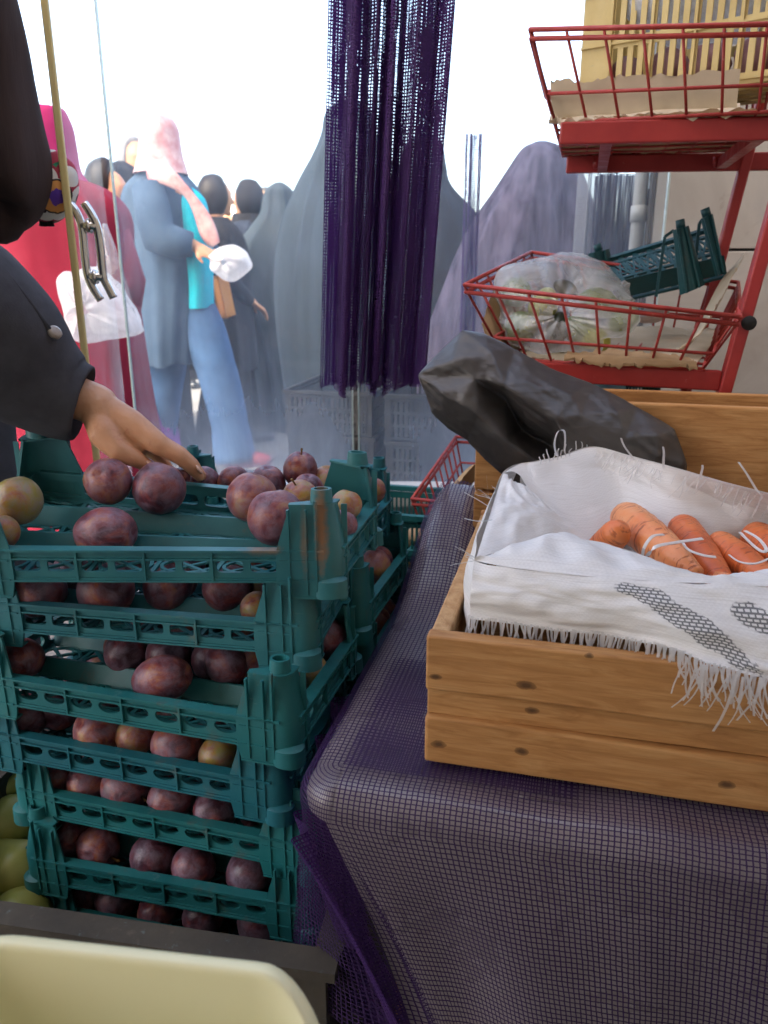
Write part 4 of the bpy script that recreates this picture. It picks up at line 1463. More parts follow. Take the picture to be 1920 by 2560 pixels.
# ---- wooden crate with carrots
WA = V((.044, .736, 0))
def WP(s, t, z): return WA + E1 * s + E2 * t + Z * z
WL, WD, W0z, W1z = .43, .44, TZ + .008, .712
AXW = (E1, E2, Z)
knots = [(PZ(x, y, z), s) for x, y, z, s in ((1316, 1714, .69, .0065), (1088, 1692, .69, .004), (1330, 1786, .65, .005), (1304, 1877, .58, .0055), (1097, 1860, .6, .006), (1816, 1961, .575, .0055), (1472, 1640, .705, .003))]
kn = []
for (p, s) in knots:
    # move the knot on to the front plane
    d = (p - WA).dot(E2)
    rdir = (p - EYE)
    t_ = (WA - EYE).dot(E2) / rdir.dot(E2)
    kn.append((EYE + rdir * t_, s))
cw = WP(WL / 2, WD / 2, W0z)
M['wood'] = wood_mat('pine_boards', kn, 1.0, cw)
M['wood2'] = wood_mat('weathered_pine_board', [], 1.0, cw)
M['woodplain'] = wood_mat('plain_pine', [], .9, (0, 0, 0))
M['chip'] = surf('rough_sawn_wood', [(.3, (.40, .21, .09)), (.7, (.60, .38, .19))], 60, .85, .2, .8, 220, .003, speck=((.25, .12, .05), 120, .62))
tab.children[0].data.materials[0] = M['woodplain']
wc = thing('wooden_crate', cw, 'pine board crate on the purple net, holding carrots in a white sack', 'crate')
h = W1z - W0z
def wob_box(mb, s0, s1, t0, t1, z0, z1, seed, n=26, amp=.0018):
    """long board whose edges waver a little"""
    def ring(s):
        k = noise.noise(V((s * 5, seed, 0))) * amp; k2 = noise.noise(V((s * 6, seed, 5))) * amp
        return [mb.add(WP(s, t0, z0 + k)), mb.add(WP(s, t1, z0 + k)), mb.add(WP(s, t1, z1 + k2)), mb.add(WP(s, t0, z1 + k2))]
    prev = None
    for i in range(n + 1):
        r_ = ring(lerp(s0, s1, i / n))
        if prev:
            for j in range(4): mb.face(prev[j], prev[(j + 1) % 4], r_[(j + 1) % 4], r_[j])
        else: mb.f.append(tuple(reversed(r_)))
        prev = r_
    mb.f.append(tuple(prev))
mb = MB(); wob_box(mb, 0, WL, 0, .020, W0z + h * .585, W1z, 1); bevel(mb.build('front_board', M['wood'], wc), .0028, 3)
mb = MB(); wob_box(mb, .001, WL - .001, .0075, .020, W0z + h * .375, W0z + h * .583, 2); bevel(mb.build('front_board', M['wood'], wc), .0015, 2)
mb = MB(); wob_box(mb, 0, WL, -.001, .020, W0z, W0z + h * .373, 3); bevel(mb.build('front_board', M['wood'], wc), .004, 3)
mb = MB(); mb.box(WP(.011, .020 + (WD - .02) / 2 + .0005, (W0z + W1z) / 2 - .001), .020, WD - .022, h - .004, AXW); bevel(mb.build('side_board', M['chip'], wc), .003, 2)
mb = MB(); mb.box(WP(WL - .011, .020 + (WD - .02) / 2, (W0z + W1z) / 2), .020, WD - .022, h - .003, AXW); bevel(mb.build('side_board', M['chip'], wc), .003, 2)
mb = MB(); wob_box(mb, 0, WL, WD, WD + .018, W0z, W1z, 4); bevel(mb.build('back_board', M['wood2'], wc), .003, 2)
mb = MB(); mb.box(WP(WL / 2, WD / 2, W0z + .012), WL - .046, WD - .026, .010, AXW); mb.build('bottom_board', M['wood2'], wc)

# ---- sack
sk = thing('woven_sack', WP(.28, .2, W0z + .03), 'white woven sack with frayed edge and grey print, lining the carrot crate', 'sack')
def to_st(p):
    d = p - WA
    return d.dot(E1), d.dot(E2)
FOLDZ = .776
fold = [(1186, 1402), (1260, 1416), (1350, 1428), (1450, 1438), (1560, 1447), (1680, 1455), (1800, 1460), (1920, 1466), (2050, 1472)]
FP = [tuple(PZ(x, y, FOLDZ)) for x, y in fold]
hem = [(.04, .032, .722), (.09, .030, .721), (.14, .029, .720), (.185, .026, .720), (.228, .016, .722), (.268, -.004, .722), (.31, -.010, .714), (.35, -.011, .706), (.395, -.011, .702)]
HP = [tuple(WP(*p)) for p in hem]
def front(a, c):
    p, q = V(poly(FP, a)), V(poly(HP, a))
    m = p.lerp(q, c)
    bulge = math.sin(math.pi * min(1, c * 1.15)) * .010
    m = m - E2 * bulge
    # lies over the front board on the right
    s, t = to_st(m)
    if a > .56 and m.z < .722: m = WP(s, min(t, -.006), m.z)
    m = m + Z * .004 * noise.noise(V((a * 7, c * 3, 1))) - E2 * (.005 * noise.noise(V((a * 5, c * 4, 3))) + .003 * noise.noise(V((a * 14, c * 9, 8))))
    return m
mb = MB()
mb.grid(front, 90, 26, uv=lambda a, c: (a * .40, .102 - c * .102))
# left side, corner rounded
LB = [tuple(PZ(1186, 1402, FOLDZ)), tuple(PZ(1196, 1340, .784)), tuple(PZ(1222, 1262, .797)), tuple(PZ(1258, 1180, .806)), tuple(PZ(1300, 1158, .812))]
LC = [tuple(WP(.040, .034, .690)), tuple(WP(.030, .10, .68)), tuple(WP(.029, .2, .68)), tuple(WP(.030, .34, .68)), tuple(WP(.05, .42, .68))]
def left(a, c):
    p, q = V(poly(LB, a)), V(poly(LC, a))
    m = p.lerp(q, c) - E1 * .010 * math.sin(math.pi * c) * min(1, a * 4)
    return m + E1 * .003 * noise.noise(V((a * 6, c * 5, 20)))
mb.grid(left, 40, 20, uv=lambda a, c: (-.40 * a, .102 - c * .102))
# back outside, from the top edge down
BT = [(1300, 1158), (1340, 1152), (1400, 1140), (1480, 1116), (1580, 1140), (1700, 1172), (1810, 1204), (1920, 1232), (2060, 1270)]
BTz = [.812, .814, .816, .824, .822, .818, .814, .81, .806]
BP = [tuple(PZ(x, y, z)) for (x, y), z in zip(BT, BTz)]
def back(a, c):
    p = V(poly(BP, a))
    s, t = to_st(p)
    q = WP(max(.05, min(s, WL - .03)), .425, .66)
    m = p.lerp(q, c) + E2 * .018 * math.sin(math.pi * c)
    return m
mb.grid(back, 60, 14, uv=lambda a, c: (a * .45, -c * .16))
mb.build('sack_wall', M['sack'], sk, True)
# white flap folded in over the front
flap = [(1188, 1400, .777), (1262, 1372, .780), (1330, 1342, .784), (1396, 1328, .786), (1470, 1346, .782), (1560, 1372, .777), (1650, 1403, .772), (1730, 1434, .769), (1765, 1446, .768), (1810, 1446, .769), (1870, 1432, .772), (1930, 1424, .774), (2050, 1420, .776)]
FL_ = [tuple(PZ(x, y, z)) for x, y, z in flap]
def flapf(a, c):
    p, q = V(poly(FP, a)), V(poly(FL_, a))
    m = p.lerp(q, c)
    L = (q - p).length
    return m + Z * (.10 * L * math.sin(math.pi * c) + .0048 * (1 - 2 * abs(noise.noise(V((a * 9 + c * 1.5, c * 1.6, 12))))) * min(1, c * 3) + .0022 * noise.noise(V((a * 12, c * 4, 2))) * min(1, c * 5)) - Z * .004 * c * c
mb = MB(); mb.grid(flapf, 110, 16, uv=lambda a, c: (a * .40, .11 + c * .08))
# left flap, a bright triangle sloping in
A_, B_, C_, D_ = PZ(1190, 1396, .777), PZ(1258, 1182, .806), PZ(1330, 1236, .790), PZ(1478, 1345, .748)
def lflap(a, c):
    m = lerp(A_, B_, c).lerp(lerp(lerp(A_, D_, .96), lerp(C_, D_, .02), c), a)
    w_ = min(1, 6 * a, 6 * (1 - a)) * min(1, 5 * c + .1)
    return m + Z * (.010 * math.sin(math.pi * a) * math.sin(math.pi * (c * .8 + .2)) + w_ * (.005 * (1 - 2 * abs(noise.noise(V((a * 3, c * 4.5, 9))))) + .003 * (1 - 2 * abs(noise.noise(V((a * 7 + c * 5, c * 6, 3)))))))
mb.grid(lflap, 34, 30, uv=lambda a, c: (a * .16, c * .2))
mb.build('folded_flap', M['sackinner'], sk, True)
# lining: inner face of the back wall, down to the carrots
LN = [(1258, 1182, .806), (1300, 1160, .811), (1340, 1154, .813), (1400, 1142, .815), (1480, 1119, .823), (1580, 1143, .821), (1700, 1175, .817), (1810, 1207, .813), (1920, 1235, .809), (2060, 1273, .805)]
LNB = [(1330, 1240, .785), (1370, 1300, .76), (1420, 1345, .742), (1500, 1345, .735), (1580, 1320, .735), (1680, 1345, .735), (1780, 1352, .735), (1860, 1345, .735), (1940, 1340, .74), (2060, 1350, .74)]
P0 = [tuple(PZ(*p)) for p in LN]; P1 = [tuple(PZ(*p)) for p in LNB]
def lining(a, c):
    m = V(poly(P0, a)).lerp(V(poly(P1, a)), c)
    w_ = math.sin(math.pi * min(1, c * 1.05))
    fold_ = .009 * noise.noise(V((a * 9 + c * 2.2, c * 1.6, 4))) + .009 * (1 - 2 * abs(noise.noise(V((a * 7 - c * 2, c * 1.8 + a * 2, 14))))) + .008 * math.sin(a * 26 + c * 3) * (1 - c * .4)
    return m + (E2 + Z * .3) * (w_ * (.012 + fold_)) 
mb = MB(); mb.grid(lining, 120, 34, uv=lambda a, c: (a * .45, c * .2))
# floor of the sack under the carrots
def sfloor(a, c):
    m = WP(lerp(.05, WL - .03, a), lerp(.06, .40, c), .716 + .008 * noise.noise(V((a * 5, c * 5, 7))))
    return m
mb.grid(sfloor, 24, 16, uv=lambda a, c: (a * .5, c * .35))
mb.build('lining', M['sackinner'], sk, True)
# frayed tapes
mb = MB()
rf = random.Random(12)
def ribbon(p, d, L, wd, side, curl=0.0, n=5, droop=0.0):
    P = V(p); prev = None; ph_ = rf.uniform(0, 6)
    d = V(d).normalized()
    for i in range(n + 1):
        f = i / n
        q = P + d * L * f + V(side) * (curl * L * f * f + .0016 * f * math.sin(f * 5 + ph_)) - Z * droop * L * f * f - E2 * .0012 * f * math.sin(f * 4 + ph_ * 2)
        u = V(side) * wd / 2 * (1 - .25 * f)
        a_, b_ = mb.add(q - u, (0, f)), mb.add(q + u, (1, f))
        if prev: mb.face(prev[0], prev[1], b_, a_)
        prev = (a_, b_)
for i in range(118):           # the hem of the front face
    a = (i + rf.random() * .5) / 118
    p = V(poly(HP, a))
    p = front(a, 1)
    L = rf.uniform(.024, .036) if a < .45 else rf.uniform(.020, .048)
    if rf.random() < .12: L *= 1.35
    dx = rf.uniform(-.18, .18)
    off = -E2 * rf.uniform(0, .006)
    if a > .56: off = off - E2 * .002
    ribbon(p + Z * .004 + off, -Z + E1 * dx - E2 * (.06 if a > .5 else .0), L, rf.uniform(.0016, .0034), E1, rf.uniform(-.3, .3))
for i in range(24):            # hanging bunches on the right
    a = rf.uniform(.58, .80)
    p = front(a, 1) - E2 * rf.uniform(.003, .010)
    ribbon(p, -Z + E1 * rf.uniform(-.35, .35) - E2 * .05, rf.uniform(.03, .052), rf.uniform(.001, .0024), E1, rf.uniform(-.5, .5), 7)
for (x, y) in ((1352, 1156), (1362, 1152), (1374, 1150), (1384, 1146), (1394, 1146), (1404, 1142), (1414, 1138), (1424, 1136), (1440, 1130), (1455, 1126), (1466, 1124)):
    p = PZ(x, y + 4, .815)
    ribbon(p, Z + E1 * rf.uniform(-.5, .1), rf.uniform(.010, .021), .0022, E1, rf.uniform(-.3, .3))
for (x0, y0, x1, y1) in ((1586, 1150, 1543, 1094), (1660, 1172, 1653, 1116), (1752, 1198, 1752, 1162), (1900, 1236, 1838, 1154)):
    p, q = PZ(x0, y0, .82), None
    D = (p - EYE).length
    q = EYE + ray(x1, y1).normalized() * (D * .995)
    ribbon(p, q - p, (q - p).length, .0034, E1, .1)
# loop of tape on the top edge
lp = [PY(1392, 1140, 1.06), PY(1386, 1110, 1.055), PY(1394, 1080, 1.055), PY(1409, 1076, 1.06), PY(1413, 1095, 1.065), PY(1411, 1128, 1.065)]
prev = None
for i in range(19):
    q = V(poly([tuple(p) for p in lp], i / 18))
    a_, b_ = mb.add(q - E1 * .0012 - Z * .0006), mb.add(q + E1 * .0012 + Z * .0006)
    if prev: mb.face(prev[0], prev[1], b_, a_)
    prev = (a_, b_)
for i in range(60):            # inner fringe under the top edge on the right
    a = rf.uniform(.42, .98)
    p = lining(a, rf.uniform(.0, .12)) - E2 * .004
    ribbon(p, -Z * 1 + E1 * rf.uniform(-.7, -.1) - E2 * .25, rf.uniform(.012, .034), rf.uniform(.001, .0022), E1, rf.uniform(-.3, .3))
for i in range(12):            # stray threads at the left corners
    base = rf.choice((PZ(1186, 1402, .776), PZ(1188, 1395, .778), PZ(1240, 1228, .80), PZ(1232, 1250, .797)))
    ribbon(base, -E1 * rf.uniform(.3, 1) + Z * rf.uniform(-.3, 1) - E2 * rf.uniform(-.2, .5), rf.uniform(.010, .03), .0007, Z, rf.uniform(-.2, .2), 5, .2)
for (x0, y0, x1, y1) in ((1232, 1272, 1160, 1234), (1232, 1300, 1160, 1306), (1216, 1188, 1222, 1250)):
    p = PZ(x0, y0, .79); D = (p - EYE).length
    q = EYE + ray(x1, y1).normalized() * (D * .98)
    ribbon(p, q - p, (q - p).length, .0012, Z, .08)
tag(mb.build('frayed_tapes', M['fringe'], sk), kind='stuff')

# ---- carrots
CTONE = iter((.62, .95, .30, .5, .42, .2))
def carrot(label, pts, radii, stalk=None):
    P = [V(p) for p in pts]
    n = 26
    Q = [V(poly([tuple(p) for p in P], i / n)) for i in range(n + 1)]
    Rr = [poly([(r,) for r in radii], i / n)[0] * (1 + .035 * noise.noise(V((i * 1.3, P[0].x * 50, 0))) + (.012 if i % 3 == 0 else 0)) for i in range(n + 1)]
    t_ = thing('carrot', (P[0] + P[-1]) / 2, label, 'carrot', 'carrots in the white sack')
    mb = MB(); mb.capsule(Q, Rr, 20)
    o_ = mb.build('root', M['carrot'], t_, True); o_.color = (1, 1, 1, next(CTONE))
    if stalk:
        d = (P[0] - P[1]).normalized()
        mb = MB()
        mb.tube([P[0] + d * radii[0] * .75, P[0] + d * (radii[0] + .003) + Z * .004, P[0] + d * (radii[0] + .007) + Z * .013], [.010, .0065, .0035], 8)
        for k in range(4):
            a = k * 1.6
            mb.tube([P[0] + d * radii[0] * .9, P[0] + d * (radii[0] + .002) + V((math.cos(a) * .006, 0, .008 + .004 * math.sin(a)))], [.004, .002], 6)
        mb.build('stalk', M['carrotstem'], t_, True)
    return t_


CY_ = .742
carrot('short orange carrot end pointing at the viewer, left of the big carrot', [PZ(1540, 1334, .764), PZ(1512, 1362, .744), PZ(1470, 1395, .722)], [.0180, .0185, .015])
carrot('biggest pale orange carrot, lying across from the lining to the flap', [PZ(1570, 1298, .754), PZ(1622, 1342, .754), PZ(1682, 1390, .750), PZ(1738, 1430, .745)], [.0240, .0245, .0190, .0095])
carrot('dark orange carrot with a green stalk stub, right of the biggest one', [PZ(1710, 1326, .744), PZ(1752, 1385, .738), PZ(1815, 1470, .730)], [.0215, .021, .013], True)
carrot('carrot second from the right picture edge, behind the cut carrot piece', [PZ(1803, 1364, .742), PZ(1862, 1408, .738), PZ(1950, 1480, .732)], [.0185, .0195, .012])
carrot('carrot cut by the right picture edge under a loop of white tape', [PZ(1895, 1345, .746), PZ(1945, 1390, .742), PZ(2030, 1450, .738)], [.021, .022, .015])
carrot('carrot buried behind the dark one at the back lining', [PZ(1840, 1335, .73), PZ(1760, 1360, .726)], [.016, .015])
# cut piece: a half tube
mb = MB()
c0, c1 = PZ(1782, 1432, .764), PZ(1838, 1452, .762)
d = (c1 - c0).normalized(); sd_ = d.cross(Z).normalized()
def half(a, c):
    an = math.pi * (1 + a)
    k = math.sin(math.pi * (c * .9 + .05)) ** .5
    return lerp(c0, c1, c) + (sd_ * math.cos(an) + Z * math.sin(an)) * .013 * k
mb.grid(half, 12, 12)
mb.grid(lambda a, c: lerp(half(0, c), half(1, c), a) - Z * .003 * math.sin(math.pi * a), 6, 12)
pc_ = mb.build('carrot_piece', M['carrot'], None, True, loc=(c0 + c1) / 2)
tag(pc_, 'halved carrot piece with its open side up, at the flap edge', 'carrot', 'carrots in the white sack')
# tapes lying over the carrots
def tape(label, pts, wd, lift=.004):
    mb = MB(); prev = None
    n = 26
    for i in range(n + 1):
        q = V(poly([tuple(p) for p in pts], i / n))
        q2 = V(poly([tuple(p) for p in pts], min(1, i / n + .02)))
        t_ = (q2 - q)
        if t_.length < 1e-6: t_ = V(pts[-1]) - V(pts[-2])
        s_ = t_.cross(V((0, -CP * .4, .9))).normalized()
        a_, b_ = mb.add(q - s_ * wd / 2), mb.add(q + s_ * wd / 2)
        c_, e_ = mb.add(q - s_ * wd / 2 - Z * .0006), mb.add(q + s_ * wd / 2 - Z * .0006)
        if prev:
            mb.face(prev[0], prev[1], b_, a_); mb.face(prev[3], prev[2], c_, e_)
        prev = (a_, b_, c_, e_)
    o = mb.build('tape_strip', M['tape'], None, True, loc=pts[0])
    return tag(o, label, 'tape', 'loose white tapes on the carrots')
M['tape'] = surf('white_tape', [(.3, (.66, .60, .56)), (.7, (.78, .74, .71))], 30, .45, .4, .2, 300, .0005)
tape('white tape looped round the biggest carrot', [PZ(1606, 1388, .768), PZ(1612, 1365, .782), PZ(1632, 1340, .788), PZ(1660, 1336, .784)], .0034)
tape('white tape running from the biggest carrot over the stalked carrot', [PZ(1618, 1390, .770), PZ(1640, 1366, .786), PZ(1700, 1354, .780), PZ(1757, 1346, .776)], .0042)
tape('white tape curving across the lower part of the stalked carrot', [PZ(1703, 1350, .774), PZ(1722, 1374, .772), PZ(1760, 1388, .768), PZ(1790, 1392, .766)], .0034)
tape('loop of white tape over the carrot cut by the picture edge', [PZ(1850, 1330, .775), PZ(1880, 1360, .776), PZ(1905, 1378, .774), PZ(1916, 1372, .774), PZ(1895, 1345, .778), PZ(1862, 1326, .778)], .0042)
tape('thin white thread curving over the second carrot from the picture edge', [PZ(1822, 1386, .77), PZ(1850, 1404, .77), PZ(1890, 1408, .77), PZ(1930, 1392, .77)], .0022)

# ---- rear wooden crate and the black bag over it
RA = PY(1590, 1008, 1.27); RA = V((RA.x, RA.y, 0)) - E1 * .26
RZ1 = PY(1590, 1008, 1.27).z; RZ0 = TZ + .010
def RP(s, t, z): return RA + E1 * s + E2 * t + Z * z
rc = thing('wooden_crate', RP(.3, .1, RZ0), 'pale board crate at the back, partly under the black plastic bag', 'crate')
M['wood3'] = wood_mat('pale_pine_board', [(PY(1765, 1078, 1.21), .004), (PY(1730, 1092, 1.22), .004), (PY(1880, 1062, 1.18), .003)], 1.12, RP(.3, .1, RZ0))
hz = RZ1 - RZ0
mb = MB(); mb.box(RP(.38, .009, RZ1 - hz * .27), .76, .018, hz * .54, AXW); bevel(mb.build('front_board', M['wood3'], rc), .003, 2)
mb = MB(); mb.box(RP(.38, .009, RZ0 + hz * .22), .76, .018, hz * .44, AXW); bevel(mb.build('front_board', M['wood3'], rc), .003, 2)
for s_ in (.009, .751):
    mb = MB(); mb.box(RP(s_, .079, (RZ0 + RZ1) / 2), .018, .12, hz, AXW); bevel(mb.build('side_board', M['wood3'], rc), .003, 2)
mb = MB(); mb.box(RP(.38, .148, (RZ0 + RZ1) / 2), .76, .016, hz, AXW); bevel(mb.build('back_board', M['wood3'], rc), .003, 2)

BPT = [(1042, 934, 1.25), (1158, 820, 1.27), (1212, 831, 1.272), (1288, 869, 1.268), (1377, 918, 1.26), (1488, 958, 1.25), (1591, 1012, 1.24), (1689, 1070, 1.225), (1722, 1159, 1.21), (1722, 1262, 1.20),
       (1560, 1276, 1.195), (1400, 1268, 1.20), (1261, 1190, 1.22), (1212, 1148, 1.225), (1167, 1100, 1.23), (1118, 1072, 1.235), (1078, 1032, 1.24), (1067, 994, 1.24)]
NB = len(BPT)
BIN = [(1190, 945, 1.200), (1261, 963, 1.180), (1319, 1043, 1.195), (1390, 1046, 1.160), (1410, 1094, 1.158), (1264, 992, 1.238), (1303, 1072, 1.256), (1380, 1114, 1.236), (1196, 1036, 1.178), (1268, 1100, 1.172), (1342, 1152, 1.168),
       (1450, 1036, 1.172), (1560, 1096, 1.166), (1640, 1140, 1.172), (1500, 1165, 1.150), (1128, 905, 1.212), (1118, 985, 1.196), (1230, 880, 1.222), (1330, 940, 1.205), (1430, 985, 1.198), (1545, 1030, 1.192), (1645, 1085, 1.188), (1160, 1060, 1.205), (1235, 1130, 1.196), (1600, 1210, 1.158), (1430, 1210, 1.156)]
from mathutils.geometry import delaunay_2d_cdt
pts2 = [V((x, -y)) for x, y, _ in BPT + BIN]
ys_ = [q for _, _, q in BPT + BIN]
edges_ = [(k, (k + 1) % NB) for k in range(NB)]
def seg(*k): return [(NB + a, NB + b) for a, b in zip(k, k[1:])]
edges_ += seg(1, 3, 4) + seg(1, 5, 6, 7) + seg(8, 9, 10) + seg(0, 1) + seg(1, 2, 7)[:1] + [(0, NB + 0)]
vo_, _, fo_, ov_, _, _ = delaunay_2d_cdt([q.to_2d() for q in pts2], edges_, [tuple(range(NB))][:0], 1, 1e-4)
def yat(idx, q):
    o = ov_[idx]
    if o: return ys_[o[0]]
    return sum(ys_[k] / max(1, (pts2[k] - V((q[0], q[1]))).length) for k in range(len(ys_))) / sum(1 / max(1, (pts2[k] - V((q[0], q[1]))).length) for k in range(len(ys_)))
bmb = bmesh.new()
fr_ = [bmb.verts.new(PY(q[0], -q[1], yat(k, q))) for k, q in enumerate(vo_)]
on_rim = [any(o < NB for o in ov_[k]) for k in range(len(vo_))]
bk_ = [fr_[k] if on_rim[k] else bmb.verts.new(PY(q[0], -q[1], yat(k, q)) + E2 * (.045 + (1.25 - yat(k, q)) * .7)) for k, q in enumerate(vo_)]
for f in fo_:
    bmb.faces.new([fr_[k] for k in f])
    if not all(on_rim[k] for k in f): bmb.faces.new([bk_[k] for k in reversed(f)])
bmesh.ops.subdivide_edges(bmb, edges=bmb.edges[:], cuts=3, use_grid_fill=True)
bmesh.ops.triangulate(bmb, faces=bmb.faces[:])
bmesh.ops.smooth_vert(bmb, verts=bmb.verts[:], factor=.22, use_axis_x=True, use_axis_y=True, use_axis_z=True)
bmesh.ops.subdivide_edges(bmb, edges=bmb.edges[:], cuts=2, use_grid_fill=True)
bmesh.ops.triangulate(bmb, faces=bmb.faces[:])
bmesh.ops.smooth_vert(bmb, verts=bmb.verts[:], factor=.3, use_axis_x=True, use_axis_y=True, use_axis_z=True)
bdir = (E1 * .82 - Z * .57).normalized(); bperp = (E1 * .57 + Z * .82).normalized()
for v in bmb.verts:
    a_, c_ = v.co.dot(bdir), v.co.dot(bperp)
    q = .0050 * (1 - 2 * abs(noise.noise(V((a_ * 5 + 2, c_ * 34, 1.5))))) + .0048 * (1 - 2 * abs(noise.noise(V((a_ * 22, c_ * 26, 7.5))))) + .0026 * (1 - 2 * abs(noise.noise(V((a_ * 14, c_ * 85, 3))))) + .0014 * noise.noise(V((a_ * 90, c_ * 120, 5)))
    v.co -= E2 * q
bmesh.ops.recalc_face_normals(bmb, faces=bmb.faces[:])
mbb = MB()
bmb.verts.index_update()
mbb.v = [v.co.copy() for v in bmb.verts]; mbb.uv = [(0, 0)] * len(mbb.v); mbb.f = [tuple(v.index for v in f.verts) for f in bmb.faces]
bmb.free()
bg_ = mbb.build('plastic_bag', M['blackbag'], None, True, loc=RP(.1, 0, RZ0))
tag(bg_, 'crumpled black plastic bag spread over the end of the rear wooden crate', 'bag')

# ---- yellow bin in the foreground
bn_ = thing('yellow_bin', PY(300, 2480, .40), 'pale yellow plastic bin, blurred in front of the viewer at the bottom', 'bin')
ytop = PY(400, 2372, .40).z
YA, YB = PZ(-160, 2322, ytop), PZ(866, 2436, ytop)
yd = (YB - YA); yd.z = 0; yl = yd.length; yd.normalize(); yn = Z.cross(yd)
def bin_outline(off, z):
    """rounded rectangle in plan, wall top dips at the corners"""
mb = MB()
wv, dv, hv, cr_ = yl, .26, .30, .06
cen = YA + yd * wv / 2 - yn * dv / 2; cen.z = ytop - hv
def plan(a, inset):
    """a in 0..1 round the rounded rectangle, starting in the middle of the far side"""
    hw, hd = wv / 2 - inset, dv / 2 - inset
    r_ = max(.004, cr_ - inset)
    segs = []
    for cx_, cy_, a0 in ((hw - r_, hd - r_, 90), (hw - r_, -hd + r_, 0), (-hw + r_, -hd + r_, -90), (-hw + r_, hd - r_, -180)):
        for k in range(13):
            an = R(a0 - k * 90 / 12)
            segs.append((cx_ + r_ * math.cos(an), cy_ + r_ * math.sin(an)))
    n = len(segs)
    x = (a % 1) * n; i = int(x) % n; f = x - int(x)
    p, q = segs[i], segs[(i + 1) % n]
    return lerp(p[0], q[0], f), lerp(p[1], q[1], f)
prof_ = [(.030, 0), (.012, hv * .5), (.004, hv - .03), (.003, hv - .014), (-.004, hv - .012), (-.005, hv - .003), (0, hv), (.006, hv), (.008, hv - .004), (.016, hv * .5), (.034, .006)]
def binf(a, c):
    k = c * (len(prof_) - 1); i = min(len(prof_) - 2, int(k)); f = k - i
    ins, z = lerp(prof_[i][0], prof_[i + 1][0], f), lerp(prof_[i][1], prof_[i + 1][1], f)
    x, y = plan(a, ins)
    # the rim curves down towards the right end
    z -= .050 * max(0, (x / (wv / 2) - .62) / .38) ** 2 * (z / hv)
    return cen + yd * x + yn * y + Z * z
mb.grid(binf, 104, (len(prof_) - 1) * 2, True)
mb.build('tub', M['bin'], bn_, True)
mb = MB(); mb.box(cen + Z * .003, wv - .075, dv - .075, .006, (yd, yn, Z)); mb.build('bottom', M['bin'], bn_)
# ================================================================ RED WIRE BASKET STAND
# near end frame: the post leans to the right; the far frame is the same, .6 m further along E2
PN0, PN1 = V((.616, 1.42, .844)), PY(1890, 690, 1.412)
lean = (PN1 - PN0); lean = E1 * lean.dot(E1) / lean.z + Z          # per metre of height
def post_at(z, far=0): return PN0 + lean * (z - PN0.z) + E2 * far
st = thing('basket_stand', post_at(0, .3), 'red steel stand with slanted posts carrying three wire baskets', 'stand')
def sect(mb, p, q, w, h, up):
    mb.bar(p, q, w, h, up)
for far in (0, .45):
    mb = MB(); mb.bar(post_at(.0, far), post_at(1.95, far), .034, .022, E1)
    if far == 0:
        pass
    bevel(mb.build('post', M['red'], st), .003, 2)
BZ = [.885, 1.295]
ends = [PY(1270, 935, 1.55), PY(1400, 331, 1.50)]
for zc, e in zip(BZ, ends):
    for far in (0, .45):
        r_ = post_at(zc, far) - E1 * .012
        L = (post_at(zc, 0) - e).dot(E1)
        e_ = r_ - E1 * (L - .012)
        r2 = r_ + E1 * (.30 if zc > 1.2 else 0)
        e_.z = zc + .004; r2.z = r_.z = zc - .004
        mb = MB(); mb.bar(e_, r2 if zc > 1.2 else r_, .018 if far == 0 else .02, .036, Z); bevel(mb.build('beam', M['red'], st), .003, 2)
    # cross bars between the two frames
    for s_ in (.05, .30):
        p = post_at(zc) - E1 * s_ + E2 * .012 - Z * .004
        mb = MB(); mb.bar(p, p + E2 * .426, .02, .02, Z); mb.build('cross_bar', M['red'], st)
r_ = post_at(.46)
for far in (0, .45):
    mb = MB(); r2 = post_at(.46, far); mb.bar(r2 - E1 * .28, r2 - E1 * .012, .018, .034, Z); mb.build('beam', M['red'], st)
# bolt holes and bolts
mb = MB(); p = PY(1873, 808, 1.395)
mb.tube([p, p + E2 * .01], .0125, 20); mb.build('bolt_hole', M['blackhole'] if 'blackhole' in M else M['joint'], st, True)
for (x, y, Y) in ((1490, 412, 1.90), (1790, 408, 1.84), (1712, 972, 1.46)):
    p = PY(x, y, Y); mb = MB(); mb.tube([p + Z * .012, p, p - Z * .008], [.008, .008, .005], 8); mb.build('bolt', M['red'], st, True)


